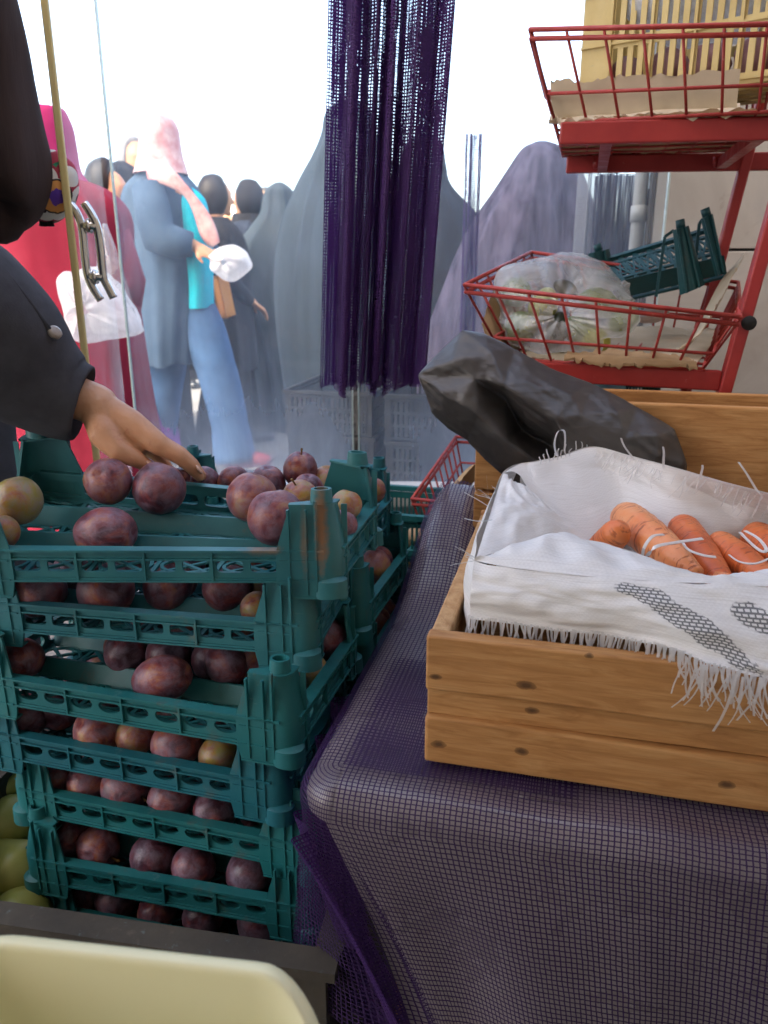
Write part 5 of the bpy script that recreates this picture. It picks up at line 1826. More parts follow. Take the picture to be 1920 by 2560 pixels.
def basket(label, T, B, nv, ns, wires=.0026, mid=.55, group='red wire baskets'):
    """T, B = four top / bottom corners: near left, near right, far right, far left"""
    T, B = [V(p) for p in T], [V(p) for p in B]
    t_ = thing('wire_basket', sum(B, V((0, 0, 0))) / 4, label, 'basket', group)
    def ringw(P, r, dz=0):
        mb = MB()
        for k in range(4):
            a, b = P[k] + Z * dz, P[(k + 1) % 4] + Z * dz
            mb.tube([a, b], r, 8)
            mb.ball(a, r, r, r, 8, 6)
        return mb
    mb = ringw(T, wires * 1.35)
    for P in (ringw([p - Z * .012 + ((sum(B, V((0, 0, 0))) / 4 - p).normalized() * .003) for p in T], wires * 1.35),):
        n0 = len(mb.v); mb.v += P.v; mb.uv += P.uv; mb.f += [tuple(i + n0 for i in f) for f in P.f]
    mb.build('rim', M['wire'], t_, True)
    mb = ringw([t.lerp(b, mid) for t, b in zip(T, B)], wires)
    P = ringw(B, wires)
    n0 = len(mb.v); mb.v += P.v; mb.uv += P.uv; mb.f += [tuple(i + n0 for i in f) for f in P.f]
    for k in range(4):
        n = nv if k % 2 == 0 else ns
        for i in range(n + 1):
            f = i / n
            a = T[k].lerp(T[(k + 1) % 4], f); b = B[k].lerp(B[(k + 1) % 4], f)
            mb.tube([a - Z * .004, b], wires * .85, 7)
    mb.build('side_wires', M['wire'], t_, True)
    mb = MB()
    for i in range(1, nv):
        f = i / nv; mb.tube([B[0].lerp(B[1], f), B[3].lerp(B[2], f)], wires * .85, 6)
    for i in range(1, ns):
        f = i / ns; mb.tube([B[0].lerp(B[3], f) - Z * .003, B[1].lerp(B[2], f) - Z * .003], wires * .85, 6)
    mb.build('bottom_wires', M['wire'], t_, True)
    return t_


# middle basket
mt = [PY(1162, 712, 1.51), PY(1851, 792, 1.355), None, PY(1328, 630, 1.98)]
mt[2] = mt[3] + (mt[1] - mt[0]) * .98 - Z * .02
mbm = [PY(1262, 898, 1.53), PY(1758, 922, 1.41), None, None]
mbm[3] = mbm[0] + (mt[3] - mt[0]) * .93 - E2 * .02 - Z * .03
mbm[2] = mbm[1] + (mbm[3] - mbm[0])
basket('red wire basket holding the bagged vegetables, middle tier of the stand', mt, mbm, 8, 7, .0030, .70)
# top basket
tt = [PY(1326, 74, 1.49), PY(2030, 58, 1.33), None, None]
tt[3] = tt[0] + E2 * .50; tt[2] = tt[1] + E2 * .50
tb_ = [PY(1388, 306, 1.52), PY(1990, 276, 1.37), None, None]
tb_[3] = tb_[0] + E2 * .46; tb_[2] = tb_[1] + E2 * .46
basket('red wire basket holding the yellow crate, top tier of the stand', tt, tb_, 7, 7, .0030, .68)
# bottom basket
b0 = PY(1030, 1247, 1.70)
bt = [b0, b0 + E1 * .52 - Z * .02, None, PY(1140, 1092, 2.06)]
bt[2] = bt[3] + E1 * .52
bb_ = [p - Z * .13 + ((bt[0] + bt[2]) / 2 - p) * .14 for p in bt]
basket('red wire basket low behind the purple net, bottom tier of the stand', bt, bb_, 7, 9, .0030, .5)


# ---- cardboard liners
def cardsheet(label, P, mat, seed, th=.0035, wave=.008, ragged=.008, nu=40, nv=12, name='cardboard'):
    """sheet over four polylines: P[0] near edge points ... P[-1] far edge points (lists of world points)"""
    rowsP = [[tuple(p) for p in row] for row in P]
    mb = MB()
    def f(a, c):
        pts = [tuple(poly(r_, a)) for r_ in rowsP]
        m = V(poly(pts, c))
        k = noise.noise(V((a * 11 + seed, c * 3, seed)))
        edge = (1 if c < .01 or c > .99 else 0)
        return m + Z * wave * noise.noise(V((a * 4 + seed, c * 3, 2.2))) + Z * ragged * edge * noise.noise(V((a * 22, seed, c)))
    top = mb.grid(f, nu, nv)
    # thickness
    n0 = len(mb.v)
    bot = mb.grid(lambda a, c: f(a, c) - Z * th + E2 * th * .5, nu, nv)
    def strip(A, B):
        for k in range(len(A) - 1): mb.face(A[k], B[k], B[k + 1], A[k + 1])
    strip(top[0], bot[0]); strip(top[-1], bot[-1]); strip([r[0] for r in top], [r[0] for r in bot]); strip([r[-1] for r in top], [r[-1] for r in bot])
    o = mb.build(name, mat, None, loc=P[0][0])
    sharp(o.data, 40)
    for p in o.data.polygons: p.use_smooth = True
    return tag(o, label, 'cardboard', 'cardboard liners in the baskets')


B0, B1, B2, B3 = mbm
cardsheet('brown cardboard lining the floor of the basket with bagged vegetables',
          [[B0 + Z * .004 - E2 * .0 + E1 * .02, (B0 + B1) / 2 + Z * .004, B1 + Z * .004 - E1 * .02], [B0.lerp(B3, .5) + Z * .006, (B0 + B2) / 2 + Z * .004, B1.lerp(B2, .5) + Z * .005], [B3 + Z * .012, (B2 + B3) / 2 + Z * .008, B2 + Z * .01]], M['cardpale'], 3, .003, .006)
cardsheet('torn brown cardboard strip along the front wires of the middle basket',
          [[PY(1410, 898, 1.475), PY(1500, 908, 1.455), PY(1620, 912, 1.43), PY(1745, 918, 1.405)], [PY(1412, 888, 1.477), PY(1500, 892, 1.457), PY(1620, 896, 1.432), PY(1740, 904, 1.407)], [PY(1420, 876, 1.48), PY(1520, 877, 1.465), PY(1620, 880, 1.44), PY(1735, 896, 1.415)]], M['cardboard'], 8, .004, .006, .010)
cardsheet('pale torn cardboard leaning up at the right end of the middle basket',
          [[PY(1690, 880, 1.50), PY(1730, 850, 1.56), PY(1752, 800, 1.68)], [PY(1752, 828, 1.46), PY(1790, 770, 1.56), PY(1800, 705, 1.70)], [PY(1775, 792, 1.44), PY(1818, 715, 1.55), PY(1862, 632, 1.72)]], M['cardpale'], 5, .004, .006, .012)
cardsheet('brown cardboard standing at the left end of the middle basket',
          [[PY(1250, 900, 1.53), PY(1290, 905, 1.60), PY(1350, 890, 1.75)], [PY(1212, 830, 1.53), PY(1262, 790, 1.66), PY(1310, 760, 1.84)], [PY(1204, 805, 1.53), PY(1246, 712, 1.66), PY(1330, 690, 1.86)]], M['cardboard'], 6, .003, .008, .010)
c0_, c1_ = tb_[0], tb_[1]
cardsheet('pale cardboard front liner standing in the top basket below the yellow crate',
          [[PY(1384, 296, 1.535), PY(1500, 290, 1.51), PY(1650, 281, 1.475), PY(1842, 268, 1.43)], [PY(1378, 250, 1.53), PY(1500, 245, 1.505), PY(1650, 238, 1.47), PY(1846, 224, 1.425)], [PY(1376, 200, 1.53), PY(1480, 202, 1.505), PY(1540, 192, 1.49), PY(1650, 190, 1.465), PY(1852, 172, 1.42)]], M['cardpale'], 11, .004, .004, .010)
cardsheet('pale cardboard floor sheet sticking out under the top basket liner',
          [[PY(1372, 300, 1.512), PY(1500, 296, 1.487), PY(1650, 287, 1.452), PY(1850, 276, 1.405)], [PY(1380, 285, 1.60), PY(1500, 280, 1.58), PY(1650, 270, 1.55), PY(1850, 262, 1.50)], [PY(1400, 300, 1.96), PY(1500, 296, 1.93), PY(1650, 290, 1.90), PY(1850, 282, 1.85)]], M['cardpale'], 14, .006, .006, .012)
cardsheet('torn brown cardboard hanging behind the bottom basket, beside the purple net',
          [[PY(1050, 1345, 1.68), PY(1085, 1290, 1.68), PY(1125, 1240, 1.70), PY(1160, 1190, 1.72)], [PY(1064, 1340, 1.70), PY(1110, 1250, 1.72), PY(1150, 1190, 1.74), PY(1190, 1160, 1.76)], [PY(1072, 1380, 1.73), PY(1140, 1260, 1.74), PY(1190, 1190, 1.76), PY(1212, 1150, 1.78)]], M['cardboard'], 17, .004, .006, .012)
cardsheet('dark stained cardboard forming the floor of the top basket, seen from below',
          [[tb_[0] + Z * .006 + E1 * .01, (tb_[0] + tb_[1]) / 2 + Z * .006, tb_[1] + Z * .006], [(tb_[0] + tb_[3]) / 2 + Z * .008, (tb_[0] + tb_[2]) / 2 + Z * .006, (tb_[1] + tb_[2]) / 2 + Z * .006], [tb_[3] + Z * .006, (tb_[2] + tb_[3]) / 2 + Z * .006, tb_[2] + Z * .006]], M['cardboard'], 21, .006, .004, .010)


# ---- bag of vegetables
VB = PY(1400, 770, 1.62)
bagv = thing('vegetable_bag', PY(1400, 880, 1.6), 'clear plastic bag full of green and yellow vegetables in the middle basket', 'bag')
def veg(label, x, y, Y, rx, rz, tilt, mat='gourd'):
    p = PY(x, y, Y)
    D = (p - EYE).dot(V((0, CP, -SP))) / FPX
    rot = Matrix.Rotation(R(tilt), 3, E2) @ Matrix.Rotation(R(-14), 3, 'Z')
    mb = MB()
    def pf(p_, th, ph):
        return V((p_.x * (1 - .12 * math.sin(ph)), p_.y, p_.z)) * (1 + .06 * noise.noise(V((p_.x, p_.y, p_.z)) * 30 + V((x, 0, 0))))
    mb.ball(p, rx * D, rz * D * 1.0, rz * D, 20, 14, rot, pf)
    o = mb.build('vegetable', M[mat], None, True, loc=p)
    return tag(o, label, 'vegetable', 'vegetables in the clear bag')
M['aubergine'] = surf('dark_vegetable_skin', [(.3, (.015, .018, .012)), (.7, (.03, .04, .02))], 10, .35, .5, .1)
M['yellowveg'] = surf('yellow_green_skin', [(.3, (.34, .38, .04)), (.7, (.46, .42, .07))], 12, .4, .4, .1)
veg('yellow green vegetable, brightest one in the clear bag', 1360, 762, 1.60, 36, 44, 20, 'yellowveg')
veg('green vegetable at the lower left of the clear bag', 1300, 820, 1.60, 46, 40, -30)
veg('dark vegetable in the middle of the clear bag', 1392, 825, 1.58, 26, 46, 12, 'aubergine')
veg('green vegetable in the low middle of the clear bag', 1450, 828, 1.585, 52, 34, 25)
veg('yellow green vegetable at the lower right of the clear bag', 1490, 850, 1.56, 36, 30, 5, 'yellowveg')
veg('green vegetable high at the right side of the clear bag', 1500, 755, 1.60, 52, 34, 22)
veg('pale green vegetable end bulging out at the right of the clear bag', 1560, 800, 1.57, 34, 42, 40)
veg('dark slice of vegetable near the top of the clear bag', 1415, 722, 1.64, 34, 20, 30, 'aubergine')
veg('green vegetable at the upper left of the clear bag', 1290, 730, 1.66, 40, 36, 0)
out_ = [(1400, 636, 1.68), (1330, 655, 1.66), (1262, 670, 1.64), (1240, 710, 1.62), (1250, 770, 1.60), (1262, 820, 1.58), (1290, 862, 1.57), (1370, 876, 1.56), (1450, 872, 1.54), (1500, 868, 1.53), (1512, 838, 1.53), (1560, 832, 1.53), (1592, 800, 1.53), (1586, 765, 1.55), (1568, 735, 1.58), (1535, 690, 1.62), (1500, 655, 1.66), (1450, 640, 1.68)]
OC = PY(1410, 765, 1.60)
OP = [PY(*o) for o in out_]
OPc = [tuple(p) for p in OP] + [tuple(OP[0])]
mb = MB()
def film(a, c):
    an = (c - .5) * math.pi
    an = max(-1.52, min(1.52, an))
    p = V(poly(OPc, a))
    m = OC + (p - OC) * math.cos(an) ** .8
    k = math.sin(an)
    n_ = -E2 * .97 - Z * .12
    m = m + n_ * .095 * k
    w_ = .007 * (1 - 2 * abs(noise.noise(V((a * 16, c * 2.0, 2))))) + .003 * (1 - 2 * abs(noise.noise(V((a * 34, c * 3, 6)))))
    return m + n_ * w_ * (1 if k > 0 else -1) + (p - OC).normalized() * w_ * .6
mb.grid(film, 96, 40, True)
mb.build('film', M['clearbag'], bagv, True)
mb = MB(); q0, q1 = PY(1560, 730, 1.60), PY(1572, 712, 1.60)
mb.ball(q0, .014, .012, .02, 12, 8, None, lambda p, a, b: p * (1 + .5 * noise.noise(p * 90)))
mb.build('knot', M['clearbag'], bagv, True)
# small packet lying behind
pk = PY(1630, 788, 1.72)
mb = MB(); mb.ball(pk, .036, .03, .016, 18, 10, Matrix.Rotation(R(-10), 3, 'Y'), lambda p, a, b: p * (1 + .12 * noise.noise(p * 60)))
M['packfilm'] = film_mat('filmed_packet', (.62, .48, .42), .6, .15, .2)
o = mb.build('packet', M['packfilm'], None, True, loc=pk); tag(o, 'small glossy film packet on the cardboard behind the bagged vegetables', 'packet')

# ---- teal crate leaning on its side at the back of the middle basket
tc = thing('leaning_crate', PY(1650, 740, 1.78), 'dark teal fruit crate tipped on its side against the wall end, lattice showing', 'crate', 'teal plastic fruit crates')
q00, q10, q01, q11 = PY(1568, 748, 1.80), PY(1818, 690, 1.72), PY(1478, 664, 1.96), PY(1770, 578, 1.86)
def TQ(a, c): return q00.lerp(q10, a).lerp(q01.lerp(q11, a), c)
tn = (q10 - q00).cross(q01 - q00).normalized()
if tn.y > 0: tn = -tn
mb = MB()
for c in (0, .12, .5, .88, 1): mb.bar(TQ(0, c), TQ(1, c), .007, .006, tn)
for i in range(8):
    a0, a1 = i / 8, (i + 1) / 8
    mb.bar(TQ(a0, 0), TQ(a0, 1), .005, .005, tn)
    for c0, c1 in ((.0, .5), (.5, 1)):
        mb.bar(TQ(a0, c0), TQ(a1, c1), .0045, .004, tn); mb.bar(TQ(a1, c0), TQ(a0, c1), .0045, .004, tn)
        K = 12
        for k in range(K):
            t0, t1 = 2 * math.pi * k / K, 2 * math.pi * (k + 1) / K
            mb.bar(TQ((a0 + a1) / 2 + .045 * math.cos(t0), (c0 + c1) / 2 + .17 * math.sin(t0)), TQ((a0 + a1) / 2 + .045 * math.cos(t1), (c0 + c1) / 2 + .17 * math.sin(t1)), .004, .004, tn)
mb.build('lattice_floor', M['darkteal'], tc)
for (pts) in ([(1682, 576), (1722, 564), (1762, 712), (1700, 738)], [(1752, 548), (1782, 534), (1812, 676), (1790, 692)], [(1470, 634), (1524, 622), (1530, 662), (1478, 668)]):
    Yp = 1.70 if pts[0][0] > 1600 else 1.94
    P = [PY(x, y, Yp) for x, y in pts]
    mb = MB()
    nseg_ = 8
    def pf(a, c):
        m = P[0].lerp(P[1], a).lerp(P[3].lerp(P[2], a), c)
        return m - E2 * .016 * math.sin(math.pi * a) 
    g1 = mb.grid(pf, nseg_, 4); g2 = mb.grid(lambda a, c: pf(a, c) + E2 * .004, nseg_, 4)
    for A, B in ((g1[0], g2[0]), (g1[-1], g2[-1])):
        for k in range(nseg_): mb.face(A[k], A[k + 1], B[k + 1], B[k])
    for e in (0, -1):
        for k in range(4): mb.face(g1[k][e], g1[k + 1][e], g2[k + 1][e], g2[k][e])
    for k in (.25, .75):
        mb.bar(pf(k, 0) - E2 * .003, pf(k, 1) - E2 * .003, .004, .007, E2)
    mb.build('corner_post', M['darkteal'], tc, auto=35)
    top_ = (P[0] + P[1]) / 2
    mb = MB(); mb.tube([top_ - E2 * .002, top_ + (P[0] - P[3]).normalized() * .016], .009, 12); mb.build('peg', M['darkteal'], tc, True)
mb = MB()
for c in (.0, 1.0):
    mb.bar(TQ(0, c) + tn * .03, TQ(1, c) + tn * .03, .003, .045, tn) if c == 0 else mb.bar(TQ(0, c) + tn * .004, TQ(1, c) + tn * .004, .009, .009, tn)
for pts in (((1640, 742), (1662, 592), (1684, 576)), ((1734, 690), (1748, 560), (1756, 548))):
    P = [PY(x, y, 1.73) for x, y in pts]
    for a, b in zip(P, P[1:]): mb.bar(a, b, .006, .006, E2)
mb.build('side_bars', M['darkteal'], tc)


# ---- slotted crates (yellow, black, teal)
def slotted(name, label, cat, origin, ax, W, D, Hh, mat, ncol, nrow, group=None, slot=.55, rim=.012, floor_=True, data=None, rib=.004, pad_=.022):
    """open box with real slots; origin = near left bottom corner"""
    o_ = V(origin)
    a, b, c = ax
    t_ = thing(name, o_ + a * W / 2 + b * D / 2, label, cat, group)
    T = .004
    def side(p, u, n, L, nc):
        mb = MB()
        pad = pad_
        cw_ = (L - 2 * pad) / nc
        rh = (Hh - .03) / nrow
        # frame
        mb.box(p + u * pad / 2 + c * Hh / 2, pad, T, Hh, (u, n, c)); mb.box(p + u * (L - pad / 2) + c * Hh / 2, pad, T, Hh, (u, n, c))
        for r_ in range(nrow + 1):
            z = .008 + r_ * rh
            mb.box(p + u * L / 2 + c * z, L - 2 * pad, T, rh * .20, (u, n, c))
            mb.box(p + u * L / 2 + c * z - n * (T / 2 + rib / 2), L, rib, .004, (u, n, c))
        nslot = 4
        for k in range(nc + 1):
            mb.box(p + u * (pad + k * cw_) + c * Hh / 2 - n * (T / 2 + rib / 2 + .0006), .004, rib, Hh - .012, (u, n, c))
        m_ = nc * nslot
        for k in range(m_ + 1):
            x = pad + (L - 2 * pad) * k / m_
            mb.box(p + u * x + c * (Hh / 2), (L - 2 * pad) / m_ * (1 - slot), T * .9, Hh - .03, (u, n, c))
        mb.box(p + u * L / 2 + c * (Hh - .006) - n * .004, L + .012, .014, rim, (u, n, c))
        return mb
    for p, u, n, L, nc in ((o_, a, b, W, ncol), (o_ + b * D, a, -b, W, ncol), (o_ + a * .003, b, a, D, max(2, int(ncol * D / W))), (o_ + a * (W - .003), b, -a, D, max(2, int(ncol * D / W)))):
        side(p, u, n, L, nc).build('slotted_side', mat, t_)
    if floor_:
        mb = MB()
        for k in range(9):
            x = W * (k + .5) / 9
            mb.box(o_ + a * x + b * D / 2 + c * .006, W / 9 * .62, D - .01, .006, (a, b, c))
        for k in range(5):
            mb.box(o_ + a * W / 2 + b * D * (k + .5) / 5 + c * .0015, W - .01, D / 5 * .5, .005, (a, b, c))
        mb.build('slatted_floor', mat, t_)
    return t_


# yellow crate in the top basket: nearer towards the right
ya = R(38)
yax = (V((math.cos(ya), -math.sin(ya), 0)), V((math.sin(ya), math.cos(ya), 0)), Z)
yo = PY(1446, 262, 1.74)
lean_y = Matrix.Rotation(R(-2.5), 3, 'Y')
slotted('yellow_crate', 'ochre yellow slotted plastic crate standing in the top red basket', 'crate', yo, yax, .44, .20, .30, M['yellowcrate'], 4, 3, None, .44, pad_=.06)
def put(name, label, cat, mat, c, r, seed, group=None, sq=(1, 1, 1)):
    mb = MB(); mb.ball(c, r * sq[0], r * sq[1], r * sq[2], 16, 10, None, lambda p, a, b: p * (1 + .14 * noise.noise(p / r * 1.6 + V((seed, 0, 0)))))
    return tag(mb.build(name, mat, None, True, loc=c), label, cat, group)
def YP(s, t, z): return yo + yax[0] * s + yax[1] * t + Z * z
for k, (s_, t_, z_, r_) in enumerate(((.07, .06, .050, .036), (.15, .07, .052, .040), (.23, .06, .050, .038), (.31, .07, .052, .040), (.375, .06, .050, .036))):
    put('onion', 'mauve onion, %s from left behind the low slots of the yellow crate' % NUM[k], 'onion', M['onion'], YP(s_, t_, z_), r_, k, 'onions in the yellow crate')
M['crinkle'] = film_mat('crinkled_clear_film', (.74, .78, .84), .55, .2, .16, 20)
put('film_bag', 'crinkled clear plastic bag behind the upper slots of the yellow crate', 'bag', M['crinkle'], YP(.19, .10, .175), .095, 3, None, (1.5, .75, .9))
# printed packet
M['pk_blue'] = surf('blue_packet_print', [(.3, (.02, .08, .4)), (.7, (.03, .12, .5))], 4, .35, .5, 0)
pkt = thing('snack_packet', YP(.39, .05, .19), 'blue packet with red, green and white stripes in the yellow crate', 'packet')
def pkf(off, mat, nm, a0, a1, c0, c1):
    mb = MB()
    def f(a, c):
        a, c = lerp(a0, a1, a), lerp(c0, c1, c)
        bul = .014 * math.sin(math.pi * a) * math.sin(math.pi * c)
        return YP(.335 + .085 * a, .030 - bul - off, .165 + .11 * c)
    g1 = mb.grid(f, 10, 10); 
    g2 = mb.grid(lambda a, c: f(a, c) + yax[1] * (.002 if off else .03), 10, 10)
    for A, B in ((g1[0], g2[0]), (g1[-1], g2[-1]), ([r[0] for r in g1], [r[0] for r in g2]), ([r[-1] for r in g1], [r[-1] for r in g2])):
        for k in range(10): mb.face(A[k], A[k + 1], B[k + 1], B[k])
    mb.build(nm, mat, pkt, True)
M['pk_red'] = surf('red_packet_print', [(.3, (.55, .06, .03)), (.7, (.62, .1, .04))], 4, .35, .5, 0)
M['pk_green'] = surf('green_packet_print', [(.3, (.05, .3, .08)), (.7, (.08, .36, .1))], 4, .35, .5, 0)
pkf(0, M['pk_blue'], 'pack', 0, 1, 0, 1)
pkf(.0022, M['pk_red'], 'red_band', .02, .98, .05, .22)
pkf(.0022, M['pk_green'], 'green_band', .02, .40, .24, .38)
pkf(.0022, M['inkwhite'], 'white_band', .05, .95, .80, .96)

# black crates stacked outside the glass
def bcrate(loc, lab, first=[None], W=.34, D=.42, Hh=.165):
    if first[0] is None:
        first[0] = slotted('black_crate', lab, 'crate', (0, 0, 0), (E1, E2, Z), W, D, Hh, M['black_plastic'], 4, 3, 'black crates stacked outside', .42)
        r_ = first[0]; first.append(r_.location.copy())
    else:
        r_ = first[0].copy(); COL.objects.link(r_); r_['label'] = lab
        for ch in list(first[0].children):
            c = ch.copy(); COL.objects.link(c); c.parent = r_
    r_.location = V(loc) + first[1]
    return r_


for n_, (px, pY, cnt, word) in enumerate(((712, 2.95, 4, 'left'), (962, 2.72, 4, 'right'))):
    ztop = PY(px, 972 + 10 * n_, pY).z
    X = PY(px, 972, pY)
    for k in range(cnt):
        z = ztop - .168 * (k + 1)
        bcrate((X.x + .006 * (k % 2), pY, z), ['topmost', 'second', 'third', 'lowest'][k] + ' black crate of the %s stack outside the glass' % ('stack under the curtain, ' if 0 else ('stack nearer the shoe' if n_ == 0 else 'stack nearer the red basket')).replace('stack stack', 'stack'))
# rest each stack on the ground through a pallet board
for n_, (px, pY) in enumerate(((712, 2.95), (962, 2.72))):
    X = PY(px, 972, pY); ztop = PY(px, 972 + 10 * n_, pY).z - .168 * 4
    if ztop > .02:
        mb = MB(); mb.box(V((X.x, pY, ztop / 2)) + E1 * .17 + E2 * .21, .36, .44, ztop - .004, AXW)
        tag(mb.build('pallet_block', M['woodplain'], None, loc=(X.x, pY, 0)), 'wooden block under the %s stack of black crates' % ('left' if n_ == 0 else 'right'), 'block')

# teal slotted crates with potatoes, low between the stacks and the net
for n_, (zt_, lab) in enumerate(((1262, 'teal slotted crate holding tan potatoes, upper of two low crates behind the plum stacks'), (1345, 'teal slotted crate holding yellow fruit, lower of two low crates behind the plum stacks'))):
    P = PY(1010, zt_, 1.70)
    slotted('slotted_crate', lab, 'crate', V((P.x - .12, 1.66, P.z - .11)), AXW, .26, .22, .11, M['teal'], 5, 1, 'low teal slotted crates', .6)
    if n_ == 0: ztl = P.z - .11
    else: zlo = P.z - .11
put('potato', 'tan potato lying in the upper low teal crate', 'potato', M['potato'], PY(1062, 1338, 1.72), .032, 2, None, (1.4, 1, .75))
put('potato', 'second tan potato, left in the upper low teal crate', 'potato', M['potato'], PY(1015, 1352, 1.74), .028, 5, None, (1.2, 1, .8))
put('lemon', 'yellow fruit showing in the lower teal crate beside the purple net', 'fruit', M['lemon'], PY(1046, 1400, 1.70), .026, 4, None, (1.25, 1, .9))
mb = MB(); P = PY(1010, 1345, 1.7); mb.box(V((P.x + .0, 1.75, (zlo - .002) / 2)), .34, .30, zlo - .004, AXW)
tag(mb.build('crate_support', M['brown_plastic'], None, loc=(P.x, 1.75, 0)), 'dark box carrying the two low teal crates', 'box')

# teal crate and light blue bag low under the middle beam
P = PY(1560, 1000, 1.85)
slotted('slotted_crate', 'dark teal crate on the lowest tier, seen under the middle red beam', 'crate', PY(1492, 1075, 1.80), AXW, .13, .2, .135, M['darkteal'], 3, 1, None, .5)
put('bag', 'light blue plastic bag beside the dark teal crate under the red beam', 'bag', film_mat('light_blue_film', (.3, .62, .72), .75, .3, .06), PY(1510, 968, 1.78), .045, 8)
# ================================================================ PEOPLE
def skel(mb, joints, ball=True, n=12):
    """list of (points, radii) limbs merged later by the voxel remesh"""
    for pts, rad in joints: mb.capsule(pts, rad, n)


def head(mb, c, face, up=Z, s=1.0):
    """head with brow, nose, mouth, chin and ears; c = centre, face = direction looked at"""
    f = V(face).normalized(); u = V(up).normalized(); r = f.cross(u).normalized(); u = r.cross(f).normalized()
    def L(x, y, z): return c + (r * x + f * y + u * z) * s
    rot = Matrix((r, f, u)).transposed()
    mb.ball(c, .073 * s, .092 * s, .112 * s, 20, 14, rot, lambda p, a, b: V((p.x * (1 - .22 * sm(-p.z / (.112 * s), .1, 1)), p.y * (1 - .10 * sm(-p.z / (.112 * s), .2, 1)), p.z)))
    mb.capsule([L(0, .084, .012), L(0, .104, -.022)], [.011 * s, .015 * s], 8)
    mb.capsule([L(-.030, .076, .028), L(.030, .076, .028)], [.014 * s, .014 * s], 8)
    mb.capsule([L(-.018, .082, -.054), L(.018, .082, -.054)], [.009 * s, .009 * s], 8)
    mb.ball(L(0, .070, -.088), .024 * s, .020 * s, .018 * s, 10, 8)
    for x in (-.074, .074): mb.ball(L(x, -.005, .0), .010 * s, .022 * s, .032 * s, 8, 8, rot)


def hand_simple(mb, w_, d, n_, s=1.0, curl=.5, thumb=1):
    """palm, five bent fingers; w_ wrist, d pointing direction, n_ back-of-hand normal"""
    d = V(d).normalized(); n_ = (V(n_) - d * V(n_).dot(d)).normalized(); r = d.cross(n_)
    def L(x, y, z): return w_ + (r * x + d * y + n_ * z) * s
    for x in (-.028, -.010, .010, .027): mb.capsule([L(x * .6, .0, 0), L(x, .085, 0)], [.015 * s, .013 * s], 8)
    for x, ln in ((-.030, .064), (-.010, .076), (.011, .070), (.029, .054)):
        mb.capsule([L(x, .085, 0), L(x * 1.05, .085 + ln * .5, -.012 * curl), L(x, .085 + ln * .9, -.045 * curl), ], [.0095 * s, .0085 * s, .0068 * s], 8)
    mb.capsule([L(-.022 * thumb, .018, -.004), L(-.052 * thumb, .050, -.018), L(-.056 * thumb, .085, -.03)], [.014 * s, .011 * s, .008 * s], 8)


def cloth_loft(rings, n=44, fold=.0, seed=0, nf=7, sub=6, cap=True, ragged=0.0):
    """rings: (cx, cy, z, rx, ry); soft vertical folds"""
    mb = MB()
    m = len(rings)
    def f(a, c):
        cx, cy, z, rx, ry = poly(rings, c)
        an = 2 * math.pi * a
        k = fold * (math.sin(nf * an + seed + 1.2 * math.sin(3 * an + c * 2) + 1.6 * c) * .6 + math.sin((nf * 2 + 3) * an + seed * 2 + 2.2 * c) * .35)
        nn = noise.noise(V((math.cos(an) * 1.6 + seed, math.sin(an) * 1.6, c * 3))) * fold * 1.6
        rr = 1 + k + nn
        zz = z + (ragged * noise.noise(V((an * 2, seed, 1))) if c < .001 or c > .999 else 0)
        return V((cx + math.cos(an) * rx * rr, cy + math.sin(an) * ry * rr, zz))
    mb.grid(f, n, (m - 1) * sub, True)
    return mb


def add_mb(a, b):
    n0 = len(a.v); a.v += b.v; a.uv += b.uv; a.f += [tuple(i + n0 for i in f) for f in b.f]
    return a


def stance(x, y, h, face, s=1.0, step=.0, down=False):
    """plain standing body as limb list"""
    f = V((math.sin(face), math.cos(face), 0)); r = V((f.y, -f.x, 0))
    k = h / 1.65
    def J(a, b, z): return V((x, y, 0)) + (r * a + f * b) * k + Z * z * k
    limbs = []
    for sd in (-1, 1):
        b = step * sd
        limbs.append(([J(.085 * sd, 0, .86), J(.09 * sd, .02 + b * .5, .46), J(.095 * sd, b - .02, .09)], [.078 * k, .052 * k, .034 * k]))
        limbs.append(([J(.095 * sd, b - .04, .045), J(.10 * sd, b + .15, .035)], [.034 * k, .028 * k]))
        limbs.append(([J(.15 * sd, 0, 1.30), J(.16 * sd, -.02, 1.06), J(.12 * sd, .04, .86)] if down else [J(.16 * sd, 0, 1.32), J(.21 * sd, -.02, 1.06), J(.16 * sd, .16, .92)], [.045 * k, .036 * k, .026 * k]))
    limbs.append(([J(0, 0, .88), J(0, 0, 1.08), J(0, 0, 1.24)], [.12 * k, .105 * k, .105 * k]))
    limbs.append(([J(-.11, 0, 1.29), J(.11, 0, 1.29)], [.045 * k, .045 * k]))
    limbs.append(([J(0, 0, 1.33), J(0, .015, 1.46)], [.05 * k, .045 * k]))
    return limbs, J(0, .02, 1.54), f, k, J


def chador_person(label, x, y, h, face, mat, rings, fold=.05, seed=1, group=None, step=.0, shoes='shoe_black', n=52, wrap=True, face_open=True):
    t_ = thing('person', (x, y, 0), label, 'person', group)
    limbs, hc, f, k, J = stance(x, y, h * .985, face, step=step, down=True)
    mb = MB(); skel(mb, limbs, n=10)
    head(mb, hc, f, Z, k)
    for sd in (-1, 1): hand_simple(mb, J(.12 * sd, .04, .86), -Z, f, k, .6, sd)
    remesh(mb.build('body', M['skin'], t_, True), .011, 3)
    cm = cloth_loft([(x + a * k, y + b * k, z * h, rx, ry) for (a, b, z, rx, ry) in rings], n, fold, seed, 8, 7)
    cm.build('chador', mat, t_, True)
    for sd in (-1, 1):
        q = MB(); q.capsule([J(.095 * sd, step * sd - .05, .05), J(.10 * sd, step * sd + .16, .038)], [.046 * k, .038 * k], 10, (Z, .8))
        q.build('shoe', M[shoes], t_, True)
    return t_


